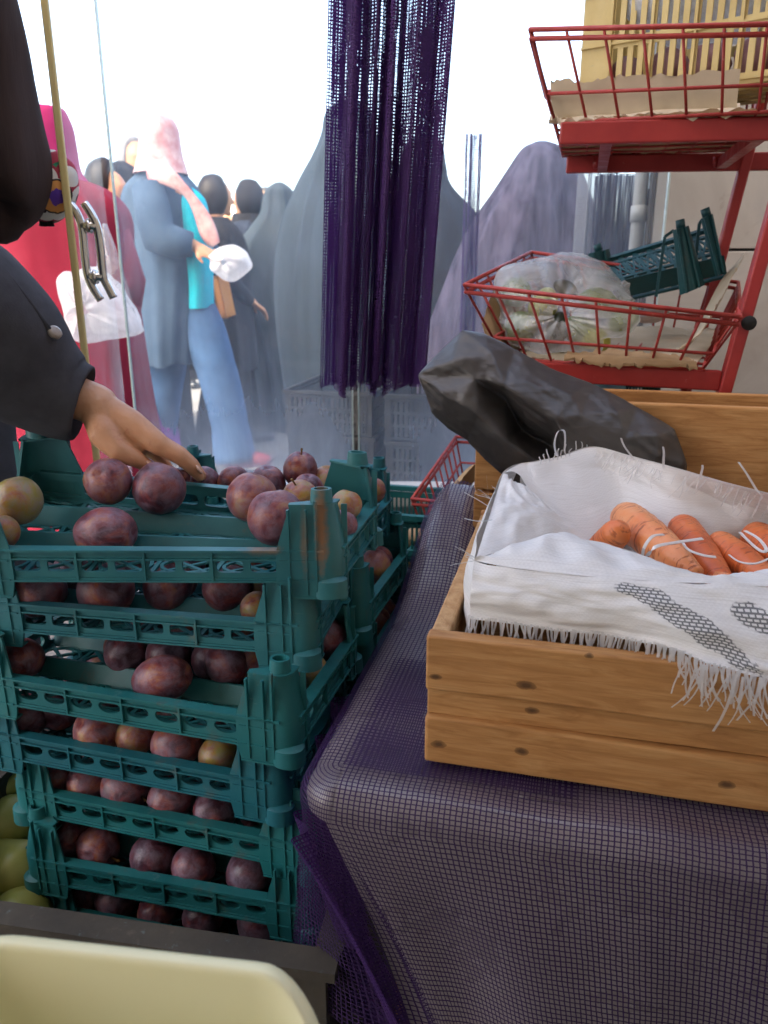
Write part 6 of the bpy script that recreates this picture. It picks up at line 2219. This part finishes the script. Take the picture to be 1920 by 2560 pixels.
# chador rings: (dx, dy, z fraction, rx, ry), from the hem up
def std_rings(w=1.0):
    return [(0, 0, .02, .30 * w, .25 * w), (0, 0, .25, .29 * w, .24 * w), (0, 0, .5, .28 * w, .22 * w), (0, 0, .70, .26 * w, .19 * w), (0, 0, .80, .215 * w, .16), (0, .0, .865, .135, .125), (0, .01, .92, .105, .115), (0, .0, .97, .085, .095), (0, 0, .995, .035, .04), (0, 0, 1.0, .004, .004)]


# woman under grey violet chador, right of the curtain
P = PY(1352, 352, 3.25); hD = P.z
chador_person('person in a grey violet chador seen from behind, right of the curtain', P.x, 3.25, hD, R(10), M['chador_grey'],
              [(-.03, 0, .02, .42, .26), (-.03, 0, .25, .41, .25), (-.03, 0, .5, .39, .23), (-.01, 0, .68, .315, .2), (.0, 0, .80, .235, .165), (.01, 0, .88, .17, .135), (.015, 0, .94, .122, .115), (.01, 0, .98, .075, .08), (.005, 0, .996, .03, .03), (.005, 0, 1, .003, .003)], .12, 2)
# person behind the right half of the curtain
P = PY(1062, 334, 3.6)
chador_person('person in a black chador, right half showing past the curtain edge', P.x, 3.6, P.z, R(10), M['chador'],
              [(.05, 0, .02, .33, .26), (.05, 0, .25, .34, .25), (.05, 0, .5, .34, .23), (.06, 0, .68, .30, .2), (.03, 0, .80, .20, .16), (.0, 0, .875, .115, .125), (-.005, .01, .925, .098, .11), (0, .0, .97, .078, .09), (0, 0, .995, .03, .035), (0, 0, 1.0, .003, .003)], .09, 5)
# person behind the left half
P = PY(872, 246, 3.55)
chador_person('tall person in a slate black chador, left of and behind the curtain', P.x, 3.55, P.z, R(10), M['chador_blue'],
              [(-.02, 0, .02, .25, .25), (-.02, 0, .25, .25, .24), (-.03, 0, .45, .26, .22), (-.03, 0, .60, .255, .21), (-.02, 0, .72, .235, .19), (-.01, 0, .81, .19, .16), (-.005, 0, .88, .13, .125), (0, .01, .925, .10, .11), (0, .0, .97, .08, .09), (0, 0, .995, .03, .035), (0, 0, 1.0, .003, .003)], .11, 7)
# slate chador further left, arm stretched under the cloth
P = PY(690, 455, 5.4)
chador_person('person in a slate chador, arm held out under the cloth, right of the white bag', P.x + .02, 5.4, P.z, R(20), M['chador_blue'],
              [(.04, 0, .03, .20, .22), (.02, 0, .25, .21, .22), (-.02, 0, .45, .24, .2), (-.07, 0, .60, .31, .19), (-.04, 0, .74, .26, .18), (-.01, 0, .82, .19, .15), (0, 0, .88, .12, .125), (0, .01, .93, .10, .11), (0, .0, .97, .08, .09), (0, 0, .995, .03, .035), (0, 0, 1.0, .003, .003)], .11, 11)
# the crowd beyond
def coat_person(label, x, y, h, face, coat, scarf, trousers='trousers', shoes='shoe_black', seed=1, hair=False, step=.08, w=1.0):
    t_ = thing('person', (x, y, 0), label, 'person')
    limbs, hc, f, k, J = stance(x, y, h * .99, face, step=step)
    mb = MB(); skel(mb, limbs, n=10); head(mb, hc, f, Z, k)
    for sd in (-1, 1): hand_simple(mb, J(.16 * sd, .16, .92), f - Z * .8, Z, k, .7, sd)
    remesh(mb.build('body', M['skin'], t_, True), .010, 3)
    yaw = math.atan2(f.x, f.y)
    def C(rings, n, fold, nm, mat, nf=8):
        cm = cloth_loft([(0, b * k, z * k, rx * k * w, ry * k * w) for (b, z, rx, ry) in rings], n, fold, seed, nf, 7)
        cm.map(lambda p: V((x + p.x * math.cos(yaw) + p.y * math.sin(yaw), y - p.x * math.sin(yaw) + p.y * math.cos(yaw), p.z)))
        cm.build(nm, mat, t_, True)
    C([(0, .50, .235, .20), (0, .70, .225, .19), (.0, .90, .21, .175), (0, 1.05, .20, .16), (0, 1.2, .215, .155), (0, 1.30, .215, .135), (0, 1.36, .165, .115), (.005, 1.40, .10, .09), (.005, 1.425, .066, .072)], 56, .075, 'coat', M[coat])
    for sd in (-1, 1):
        q = MB(); q.tube([J(.165 * sd, 0, 1.315), J(.20 * sd, -.01, 1.20), J(.222 * sd, -.02, 1.06), J(.20 * sd, .07, .98), J(.165 * sd, .14, .925)], [.058 * k, .066 * k, .060 * k, .054 * k, .044 * k], 14)
        q.map(lambda p: p + (E1 + E2) * .006 * noise.noise(p * 16)); q.build('sleeve', M[coat], t_, True)
        q = MB(); b = step * sd
        q.tube([J(.085 * sd, 0, .80), J(.09 * sd, .02 + b * .5, .46), J(.095 * sd, b - .02, .07)], [.10 * k, .078 * k, .074 * k], 16); q.build('trouser_leg', M[trousers], t_, True)
        q = MB(); q.capsule([J(.095 * sd, b - .05, .05), J(.10 * sd, b + .16, .038)], [.046 * k, .038 * k], 10, (Z, .8)); q.build('shoe', M[shoes], t_, True)
    r_ = V((f.y, -f.x, 0)); rot = Matrix((r_, f, Z)).transposed()
    mb = MB()
    mb.ball(hc + (Z * .012 - f * .018) * k, .094 * k, .104 * k, .124 * k, 26, 18, rot, lambda p, a, b: p * (1 + .05 * noise.noise(p * 26 + V((seed, 0, 0)))) if p.y < .062 * k or abs(p.x) > .062 * k else V((p.x, .05 * k, p.z)))
    mb.build('hair' if hair else 'headscarf', M[scarf], t_, True)
    if not hair:
        C([(.0, 1.24, .17, .135), (.01, 1.32, .155, .13), (.012, 1.39, .105, .11), (.012, 1.45, .088, .10)], 40, .07, 'scarf_fall', M[scarf], 6)
    return t_


M['navycoat'] = surf('dark_navy_coat_cloth', [(.35, (.018, .026, .045)), (.65, (.045, .06, .09))], 7, .85, .2, .5, 60, .006, stretch=(1, 1, .3))
M['browncoat'] = surf('dark_brown_coat_cloth', [(.35, (.03, .02, .016)), (.65, (.06, .042, .032))], 7, .85, .2, .5, 60, .006, stretch=(1, 1, .3))
M['greyscarf'] = surf('grey_scarf_cloth', [(.35, (.16, .17, .19)), (.65, (.3, .31, .33))], 12, .85, .2, .4, 60, .004)
M['whitescarf'] = surf('off_white_scarf_cloth', [(.35, (.5, .47, .44)), (.65, (.62, .6, .57))], 12, .85, .2, .4, 60, .004)
for n_, (px, py, Y, lab, fc, ct, sf, sd, hr) in enumerate((
        (622, 450, 5.6, 'person in dark navy coat and black scarf further back, right of white bag', -70, 'navycoat', 'chador', 3, False),
        (530, 438, 4.9, 'dark haired person in black coat and shoes, just beyond the walking woman', 60, 'chador', 'hair', 13, True),
        (566, 505, 6.3, 'person in a brown coat and off white scarf, between the two dark heads', 190, 'browncoat', 'whitescarf', 21, False),
        (748, 492, 6.0, 'person in a brown coat and black scarf far behind, left of the curtain', -110, 'browncoat', 'chador', 17, False),
        (470, 468, 7.4, 'person in a grey coat and dark scarf far back, above the orange bag', 160, 'bluecoat', 'chador', 31, False),
        (800, 470, 7.6, 'person in navy coat and off white scarf far back, left of the curtain', 170, 'navycoat', 'whitescarf', 37, False),
        (660, 470, 7.0, 'dark haired person in a grey blue coat far back, behind the slate chador', 200, 'bluecoat', 'hair', 41, True),
        (332, 345, 5.0, 'person in navy coat and grey scarf behind the shoulder of the walking woman', 150, 'navycoat', 'greyscarf', 23, False))):
    P = PY(px, py, Y)
    coat_person(lab, P.x, Y, P.z, R(fc), ct, sf, seed=sd, hair=hr, step=.10 if n_ == 1 else .05, w=1.12)
P = PY(300, 402, 4.75)
chador_person('person in a black chador between the red coat and the walking woman', P.x, 4.75, P.z, R(60), M['chador'], std_rings(.95), .09, 19)

# bare headed dark haired person
P = PY(238, 408, 4.4)
t_ = chador_person('person with dark hair and purple skirt, right of the red coat', P.x + .05, 4.4, P.z - .01, R(100), M['purplecloth'],
                   [(0, 0, .03, .27, .25), (0, 0, .25, .23, .21), (0, 0, .45, .18, .15), (0, 0, .62, .17, .13), (0, 0, .76, .19, .13), (0, 0, .82, .13, .11), (0, 0, .85, .06, .06), (0, 0, .87, .05, .05)], .05, 29)
k = (P.z) / 1.65
mb = MB(); hc = V((P.x + .045, 4.4, (P.z - .01) / 1.65 * 1.555))
mb.ball(hc + V((-.012, 0, .012)), .094, .098, .118, 18, 12, None, lambda p, a, b: p * (1 + .06 * noise.noise(p * 40)) if p.x < .05 else V((.05, p.y, p.z)))
mb.build('hair', M['hair'], t_, True)

# ---- woman in the crimson coat and pink scarf, walking away
P = PY(112, 268, 2.9); X, Yr, hh = P.x - .02, 2.9, P.z
t_ = thing('person', (X, Yr, 0), 'person in a crimson long coat and hot pink headscarf, walking away', 'person')
limbs, hc, f, k, J = stance(X, Yr, hh, R(-8), step=.10)
mb = MB(); skel(mb, limbs, n=10); head(mb, hc, f, Z, k)
for sd in (-1, 1): hand_simple(mb, J(.16 * sd, .16, .92), f - Z, E2, k, .6, sd)
remesh(mb.build('body', M['skin'], t_, True), .010, 3)
cm = cloth_loft([(X + .03, Yr, .10, .30, .24), (X + .03, Yr, .35, .285, .22), (X + .02, Yr, .62, .265, .20), (X + .02, Yr, .88, .245, .185), (X + .02, Yr, 1.08, .232, .17), (X + .02, Yr, 1.24, .238, .165), (X + .01, Yr, 1.325, .19, .13), (X + .0, Yr, 1.375, .085, .085), (X, Yr, 1.39, .06, .06)], 56, .045, 3, 9, 7)
cm.build('coat', M['redcoat'], t_, True)
for sd in (-1, 1):
    q = MB(); q.tube([J(.165 * sd + .02, 0, 1.31), J(.235 * sd + .02, -.03, 1.07), J(.20 * sd, .12, .90)], [.068 * k, .060 * k, .05 * k], 14)
    q.build('sleeve', M['redcoat'], t_, True)
sc = cloth_loft([(X - .01, Yr, 1.26, .17, .13), (X, Yr, 1.33, .150, .13), (X, Yr, 1.39, .112, .118), (X, Yr + .005, 1.46, .103, .115), (X, Yr + .005, 1.53, .100, .112), (X, Yr, 1.58, .080, .09), (X, Yr, hh - .008, .04, .045), (X, Yr, hh, .004, .004)], 40, .04, 6, 6, 7)
sc.build('headscarf', M['pinkscarf'], t_, True)
for sd in (-1, 1):
    q = MB(); q.capsule([J(.095 * sd, .1 * sd - .05, .05), J(.10 * sd, .1 * sd + .16, .038)], [.046, .038], 10); q.build('shoe', M['shoe_black'], t_, True)

# white carrier bag at her side
wb = thing('carrier_bag', PY(240, 850, 2.62), 'bulging white plastic carrier bag hanging beside the crimson coat', 'bag')
OW = [(168, 678), (158, 700), (170, 750), (182, 800), (200, 845), (222, 858), (270, 850), (340, 838), (346, 815), (330, 780), (300, 730), (278, 700), (262, 690), (240, 668), (212, 672), (190, 690)]
OP2 = [tuple(PY(x, y, 2.62)) for x, y in OW]; OP2.append(OP2[0]); OC2 = PY(248, 770, 2.62)
mb = MB()
def wf(a, c):
    an = max(-1.5, min(1.5, (c - .5) * math.pi)); p = V(poly(OP2, a))
    m = OC2 + (p - OC2) * math.cos(an) ** .7
    w_ = .014 * (1 - 2 * abs(noise.noise(V((a * 9, c * 3, 2))))) + .008 * noise.noise(V((a * 22, c * 7, 5)))
    return m - E2 * (.085 * math.sin(an) + w_ * (1 if an > 0 else -1))
mb.grid(wf, 72, 28, True); mb.build('sack_body', M['whitebag'], wb, True)
mb = MB()
hpts = [PY(262, 560, 2.66), PY(250, 610, 2.65), PY(240, 672, 2.63)]
hp2 = [PY(268, 560, 2.66), PY(300, 650, 2.65), PY(344, 800, 2.63)]
def hf(a, c):
    m = V(poly([tuple(p) for p in hpts], c)).lerp(V(poly([tuple(p) for p in hp2], c)), a)
    return m - E2 * (.02 * math.sin(math.pi * a) + .006 * noise.noise(V((a * 9, c * 3, 3))))
mb.grid(hf, 14, 16); mb.build('handle_film', M['clearbag'], wb, True)

# ---- walking woman in the grey blue coat
YW = 4.25
SC = 4.25 * 1.02 / FPX
def W(px, py, dy=0): return PY(px, py, YW + dy)
t_ = thing('person', W(470, 1165), 'person in a grey blue open coat, cyan top and jeans, striding past the glass', 'person')
t_.location.z = 0
mb = MB()
skel(mb, [([W(415, 770, .06), W(412, 930, .1), W(392, 1105, .16)], [.07, .05, .035]), ([W(392, 1112, .16), W(440, 1128, .14)], [.038, .03]),
          ([W(470, 770, -.06), W(545, 930, -.1), W(590, 1125, -.12)], [.07, .05, .035]), ([W(585, 1145, -.12), W(655, 1150, -.12)], [.04, .03]),
          ([W(430, 760), W(425, 620), W(415, 500)], [.10, .10, .11]), ([W(372, 480, .1), W(440, 480, -.1)], [.045, .045]), ([W(405, 450), W(405, 400)], [.055, .05]),
          ([W(375, 480, -.16), W(395, 590, -.2), W(480, 612, -.2)], [.055, .045, .032]), ([W(440, 480, .14), W(450, 590, .16), W(540, 640, .1)], [.055, .045, .032])], n=12)
head(mb, W(398, 345), V((.6, .8, -.25)), Z, 1.0)
hand_simple(mb, W(486, 612, -.2), W(560, 655, -.2) - W(486, 612, -.2), V((.3, -.5, .9)), 1.0, .7, -1)
hand_simple(mb, W(535, 640, .1), W(590, 660, .1) - W(535, 640, .1), V((.2, .4, .9)), .9, .7, 1)
remesh(mb.build('body', M['skin'], t_, True), .010, 3)
def wl_(rows, dy=0): return [(W(x, y).x, YW + dy, W(x, y).z, hw * SC, dp) for (x, y, hw, dp) in rows]
cloth_loft(wl_([(418, 905, 84, .19), (418, 850, 86, .20), (418, 760, 94, .20), (416, 680, 98, .19), (410, 600, 98, .185), (404, 530, 96, .18), (400, 475, 80, .17), (402, 440, 55, .12), (404, 415, 30, .07)]), 72, .075, 4, 7, 7, ragged=.02).build('coat', M['bluecoat'], t_, True)
cloth_loft(wl_([(498, 768, 36, .12), (498, 700, 35, .12), (494, 620, 38, .12), (486, 550, 38, .12), (478, 500, 34, .11), (465, 470, 18, .06)], -.02), 40, .04, 8, 6, 6).build('shirt', M['cyan'], t_, True)
q = MB(); q.tube([W(372, 470, -.15), W(385, 540, -.2), W(398, 592, -.215), W(440, 607, -.21), W(482, 612, -.2)], [.082, .088, .092, .078, .058], 18); q.build('sleeve', M['bluecoat'], t_, True)
q = MB(); q.tube([W(450, 475, .15), W(462, 590, .17), W(532, 636, .11)], [.082, .078, .055], 16); q.build('sleeve', M['bluecoat'], t_, True)
def leg(pts, rad):
    q = MB(); n = 18
    Q = [V(poly([tuple(p) for p in pts], i / n)) for i in range(n + 1)]
    Rr = [poly([(r,) for r in rad], i / n)[0] * (1 + .05 * noise.noise(V((i * .9, pts[0].x * 9, 0)))) for i in range(n + 1)]
    q.tube(Q, Rr, 22); return q
leg([W(425, 760, .05), W(418, 850, .08), W(410, 950, .1), W(398, 1050, .14), W(385, 1118, .16)], [.14, .125, .108, .105, .108]).build('trouser_leg', M['jeans'], t_, True)
leg([W(462, 725, .0), W(508, 830, -.03), W(546, 940, -.07), W(572, 1050, -.1), W(588, 1152, -.12)], [.105, .118, .106, .10, .118]).build('trouser_leg', M['jeans'], t_, True)
for (a, b, dy) in (((378, 1128), (440, 1136), .16), ((580, 1150), (664, 1152), -.12)):
    q = MB(); q.capsule([W(*a, dy), W((a[0] + b[0]) / 2, a[1] - 2, dy), W(*b, dy)], [.05, .052, .038], 14); q.build('shoe', M['shoe_red'], t_, True)
    q = MB(); q.capsule([W(a[0], a[1] + 18, dy), W(b[0] + 4, b[1] + 16, dy)], [.042, .036], 12, (Z, .35)); q.build('sole', M['sole'], t_, True)
# scarf over the head and down the front
cloth_loft(wl_([(402, 436, 62, .165), (401, 414, 57, .14), (400, 390, 50, .13), (398, 355, 45, .125), (396, 325, 42, .12), (394, 300, 34, .10), (393, 284, 18, .06), (393, 279, 2, .01)]), 36, .04, 3, 6, 6).build('headscarf', M['rose'], t_, True)
q = MB()
pts = [W(372, 428, -.15), W(404, 432, -.20), W(440, 456, -.215), W(475, 490, -.20), W(505, 540, -.17), W(525, 590, -.15), W(540, 612, -.14)]
q.tube([V(poly([tuple(p) for p in pts], i / 20)) for i in range(21)], [.040 + .012 * math.sin(i * .5) - .0004 * i for i in range(21)], 14, True, (E2, .35))
q.build('scarf_end', M['rose'], t_, True)
# things she carries
OW = [(525, 640), (552, 620), (585, 612), (615, 632), (628, 660), (608, 690), (580, 705), (548, 690), (530, 668)]
OP3 = [tuple(W(x, y, -.22)) for x, y in OW]; OP3.append(OP3[0]); OC3 = W(578, 655, -.22)
mb = MB()
def wf3(a, c):
    an = max(-1.5, min(1.5, (c - .5) * math.pi)); p = V(poly(OP3, a))
    m = OC3 + (p - OC3) * math.cos(an) ** .7
    w_ = .03 * noise.noise(V((a * 9, c * 4, 2)))
    return m - E2 * (.09 * math.sin(an) + w_ * (1 if an > 0 else -1))
mb.grid(wf3, 48, 20, True)
tag(mb.build('plastic_bag', M['whitebag'], None, True, loc=OC3), 'crumpled white plastic bag held by the walking woman', 'bag')
mb = MB()
P = [W(528, 690, .02), W(545, 690, .02), W(566, 790, .02), W(548, 800, .02)]
def ob(a, c): return P[0].lerp(P[1], a).lerp(P[3].lerp(P[2], a), c) - E2 * .04 * math.sin(math.pi * a)
g1 = mb.grid(ob, 8, 8); g2 = mb.grid(lambda a, c: ob(a, c) + E2 * .12, 8, 8)
for A, B in ((g1[0], g2[0]), (g1[-1], g2[-1]), ([r[0] for r in g1], [r[0] for r in g2]), ([r[-1] for r in g1], [r[-1] for r in g2])):
    for k in range(8): mb.face(A[k], A[k + 1], B[k + 1], B[k])
tag(mb.build('cloth_bag', M['orange'], None, True, loc=P[0]), 'orange cloth bag hanging at the hip of the walking woman', 'bag')

# ---- shopper at the left, reaching into the topmost crate
SY = 1.42
t_ = thing('person', (-.98, SY, 0), 'person in a dark coat at the left edge, reaching into the topmost plum crate', 'person')
def S(px, py, Y=1.13): return PY(px, py, Y)
wr = S(243, 1012, 1.13)
mb = MB()
sh_r, el_r = V((-.91, 1.20, 1.33)), S(-110, 800, 1.10)
skel(mb, [([sh_r, el_r], [.055, .045]), ([el_r, S(110, 966, 1.12), wr], [.040, .034, .030]),
          ([V((-.98, SY + .02, .82)), V((-.97, SY, 1.05)), V((-.93, SY - .03, 1.30))], [.14, .125, .14]), ([V((-.88, SY - .26, 1.36)), V((-.92, SY + .2, 1.38))], [.06, .06]),
          ([V((-.92, SY - .03, 1.36)), V((-.88, SY - .03, 1.50))], [.055, .05]),
          ([V((-.94, SY + .18, 1.36)), V((-.84, SY + .22, 1.10)), V((-.98, SY + .16, 1.02))], [.055, .045, .035])] +
     [([V((-.98, SY + .09 * s_, .84)), V((-.97, SY + .10 * s_, .45)), V((-1.0, SY + .10 * s_, .08))], [.085, .058, .04]) for s_ in (-1, 1)] +
     [([V((-1.0, SY + .10 * s_, .045)), V((-.84, SY + .10 * s_, .035))], [.036, .03]) for s_ in (-1, 1)], n=16)
head(mb, V((-.84, SY - .03, 1.58)), V((.9, -.25, -.35)), Z, 1.0)
# the reaching hand: palm, heel, fingers bent down into the crate, thumb tucked under
Hd = []
kn_i, kn_m, kn_r, kn_l = S(398, 1112, 1.100), S(392, 1106, 1.122), S(380, 1108, 1.143), S(362, 1116, 1.162)
for kq, r0, r1 in ((kn_i, .0215, .0165), (kn_m, .021, .0165), (kn_r, .0195, .0155), (kn_l, .0175, .014)):
    mid = wr.lerp(kq, .55) + Z * .004
    Hd.append(([wr + (kq - wr) * .02, mid, kq], [.0235, r0, r1]))
Hd += [([kn_i, S(448, 1140, 1.100), S(478, 1166, 1.105), S(499, 1192, 1.112)], [.0150, .0124, .0108, .0078]),
       ([kn_m, S(450, 1136, 1.126), S(481, 1162, 1.132), S(504, 1190, 1.140)], [.0150, .0122, .0105, .0075]),
       ([kn_r, S(440, 1134, 1.152), S(474, 1158, 1.160), S(502, 1188, 1.164)], [.0140, .0115, .010, .0072]),
       ([kn_l, S(402, 1145, 1.172), S(420, 1172, 1.176), S(430, 1196, 1.178)], [.0125, .0105, .009, .0068]),
       ([wr + Z * -.006 - E2 * .006, S(262, 1088, 1.095), S(300, 1128, 1.085), S(348, 1152, 1.088), S(378, 1170, 1.094)], [.022, .0225, .0170, .0118, .0085])]
skel(mb, Hd, n=14)
mb.capsule([S(246, 1020, 1.125), S(275, 1082, 1.110)], [.030, .024], 14)
mb.capsule([S(280, 1075, 1.118), S(330, 1120, 1.112)], [.026, .021], 14)
remesh(mb.build('body', M['skin'], t_, True), .0032, 2)
for c, d in ((S(492, 1178, 1.101), S(499, 1192, 1.112) - S(478, 1166, 1.105)), (S(374, 1166, 1.086), S(378, 1170, 1.094) - S(348, 1152, 1.088))):
    d = d.normalized(); u = (Z + E1 * .5 - d * (Z + E1 * .5).dot(d)).normalized(); r_ = d.cross(u)
    mb = MB(); mb.ball(c + u * .0045, .0055, .0085, .0022, 12, 8, Matrix((r_, d, u)).transposed())
    mb.build('nail', M['nail'], t_, True)
# sleeve
SP_ = [V((-.93, 1.16, 1.38)), S(-220, 720, 1.10), S(-110, 795, 1.10), S(8, 878, 1.11), S(95, 950, 1.12), S(160, 992, 1.125), S(206, 1008, 1.128)]
SR_ = [.12, .125, .118, .102, .078, .064, .056]
n = 40
Q = [V(poly([tuple(p) for p in SP_], i / n)) for i in range(n + 1)]
Rr = [poly([(r,) for r in SR_], i / n)[0] for i in range(n + 1)]
q = MB()
rg = q.tube(Q, Rr, 40, False)
q.map(lambda p: p + V((0, -1, .3)) * (.012 * noise.noise(V((p.x * 6 + p.z * 9, p.y * 6, p.z * 3))) + .007 * (1 - 2 * abs(noise.noise(V((p.x * 9 + p.z * 13, p.y * 5, p.z * 5 - p.x * 4)))))))
# turned-in cuff
last = rg[-1]; cen_ = sum((q.v[i] for i in last), V((0, 0, 0))) / len(last)
dirc = (Q[-1] - Q[-2]).normalized()
inn = [q.add(cen_ + (q.v[i] - cen_) * .92 + dirc * .002) for i in last]; inn2 = [q.add(cen_ + (q.v[i] - cen_) * .84 - dirc * .06) for i in last]
for A, B in ((last, inn), (inn, inn2)):
    for j in range(len(A)): q.face(A[j], A[(j + 1) % len(A)], B[(j + 1) % len(A)], B[j])
slv = q.build('sleeve', M['fleece'], t_, True)
# seam along the sleeve and the cuff strap with its two buttons
def on_sleeve(px, py):
    """first hit of the viewing ray with the sleeve's axis tube (analytic march)"""
    d = ray(px, py).normalized(); p = EYE.copy(); s_ = .5
    while s_ < 2.2:
        p = EYE + d * s_
        dm = min((p - c).length - r * .99 for c, r in zip(Q, Rr))
        if dm < .0015: return p
        s_ += max(.0015, dm * .6)
    return p
mb = MB(); pts = [on_sleeve(x, y) for x, y in ((8, 672), (40, 712), (75, 756), (104, 795), (124, 824))]
mb.tube(pts, .0035, 8); mb.build('sleeve_seam', M['fleece'], slv, True)
for (x, y) in ((136, 832),):
    p = on_sleeve(x, y); nd = (p - min(Q, key=lambda c: (c - p).length)).normalized()
    mb = MB(); mb.tube([p - nd * .001, p + nd * .0035, p + nd * .005], [.0095, .0095, .006], 20); mb.build('button', M['button_shell'], slv, True)
# coat body
cloth_loft([(-1.0, SY, .32, .30, .30), (-.99, SY, .55, .285, .285), (-.97, SY, .80, .27, .265), (-.965, SY, 1.0, .265, .25), (-.95, SY, 1.18, .25, .25), (-.93, SY, 1.32, .22, .25), (-.91, SY, 1.40, .13, .17), (-.90, SY, 1.44, .07, .08)], 56, .04, 6, 8, 7).build('coat', M['fleece'], t_, True)
# brown black shawl over head, shoulder and the far bent arm
A_ = [(-150, -120, 1.50, 150), (-90, 20, 1.54, 130), (-50, 130, 1.57, 118), (-25, 230, 1.58, 110), (-5, 320, 1.58, 108), (12, 400, 1.58, 112), (20, 460, 1.58, 106), (15, 510, 1.58, 84), (2, 548, 1.57, 60)]
Qs, Rs = [], []
for x, y, Y, rp in A_:
    p = PY(x, y, Y); Qs.append(p); Rs.append(rp * (p - EYE).dot(V((0, CP, -SP))) / FPX)
n = 44
q = MB()
q.capsule([V(poly([tuple(p) for p in Qs], i / n)) for i in range(n + 1)], [poly([(r,) for r in Rs], i / n)[0] for i in range(n + 1)], 40)
q.map(lambda p: p + (E1 * .010 - E2 * .010) * noise.noise(V((p.x * 30, p.y * 8, p.z * 3.0))) + E1 * .008 * noise.noise(p * 6))
q.build('shawl', M['shawl'], t_, True)
q = MB(); q.ball(V((-.85, SY - .02, 1.60)), .105, .11, .13, 24, 16, Matrix.Rotation(R(-12), 3, 'Y'), lambda p, a, b: p * (1 + .03 * noise.noise(p * 20)) if p.x < .06 else V((.06 + (p.x - .06) * .2, p.y, p.z)))
q.build('headscarf', M['shawl'], t_, True)
for s_ in (-1, 1):
    q = MB(); q.capsule([V((-1.02, SY + .10 * s_, .05)), V((-.82, SY + .10 * s_, .04))], [.05, .042], 12); q.build('shoe', M['shoe_black'], t_, True)
    q = MB(); q.tube([V((-.98, SY + .09 * s_, .84)), V((-.97, SY + .10 * s_, .45)), V((-1.0, SY + .10 * s_, .09))], [.11, .09, .08], 16); q.build('trouser_leg', M['trousers'], t_, True)
# embroidered purse
pc_ = PY(122, 468, 1.63)
pr = thing('purse', pc_, 'round embroidered cloth purse with orange and purple rings under the shopper elbow', 'purse')
M['purse'] = purse_mat(tuple(PY(146, 500, 1.575) - pc_))
mb = MB()
mb.ball(pc_, .056, .042, .068, 30, 20, Matrix.Rotation(R(24), 3, 'Y'), lambda p, a, b: p * (1 + .05 * noise.noise(p * 30)))
mb.build('pouch', M['purse'], pr, True)
mb = MB()
for k in range(9):
    x = 104 + k * 3.4
    mb.tube([PY(x, 524, 1.62 + .004 * (k % 3)), PY(x + rnd.uniform(-4, 4), 548, 1.62), PY(x + rnd.uniform(-6, 6), 566, 1.62)], [.006, .005, .003], 6)
mb.build('tassel', M['hair'], pr, True)
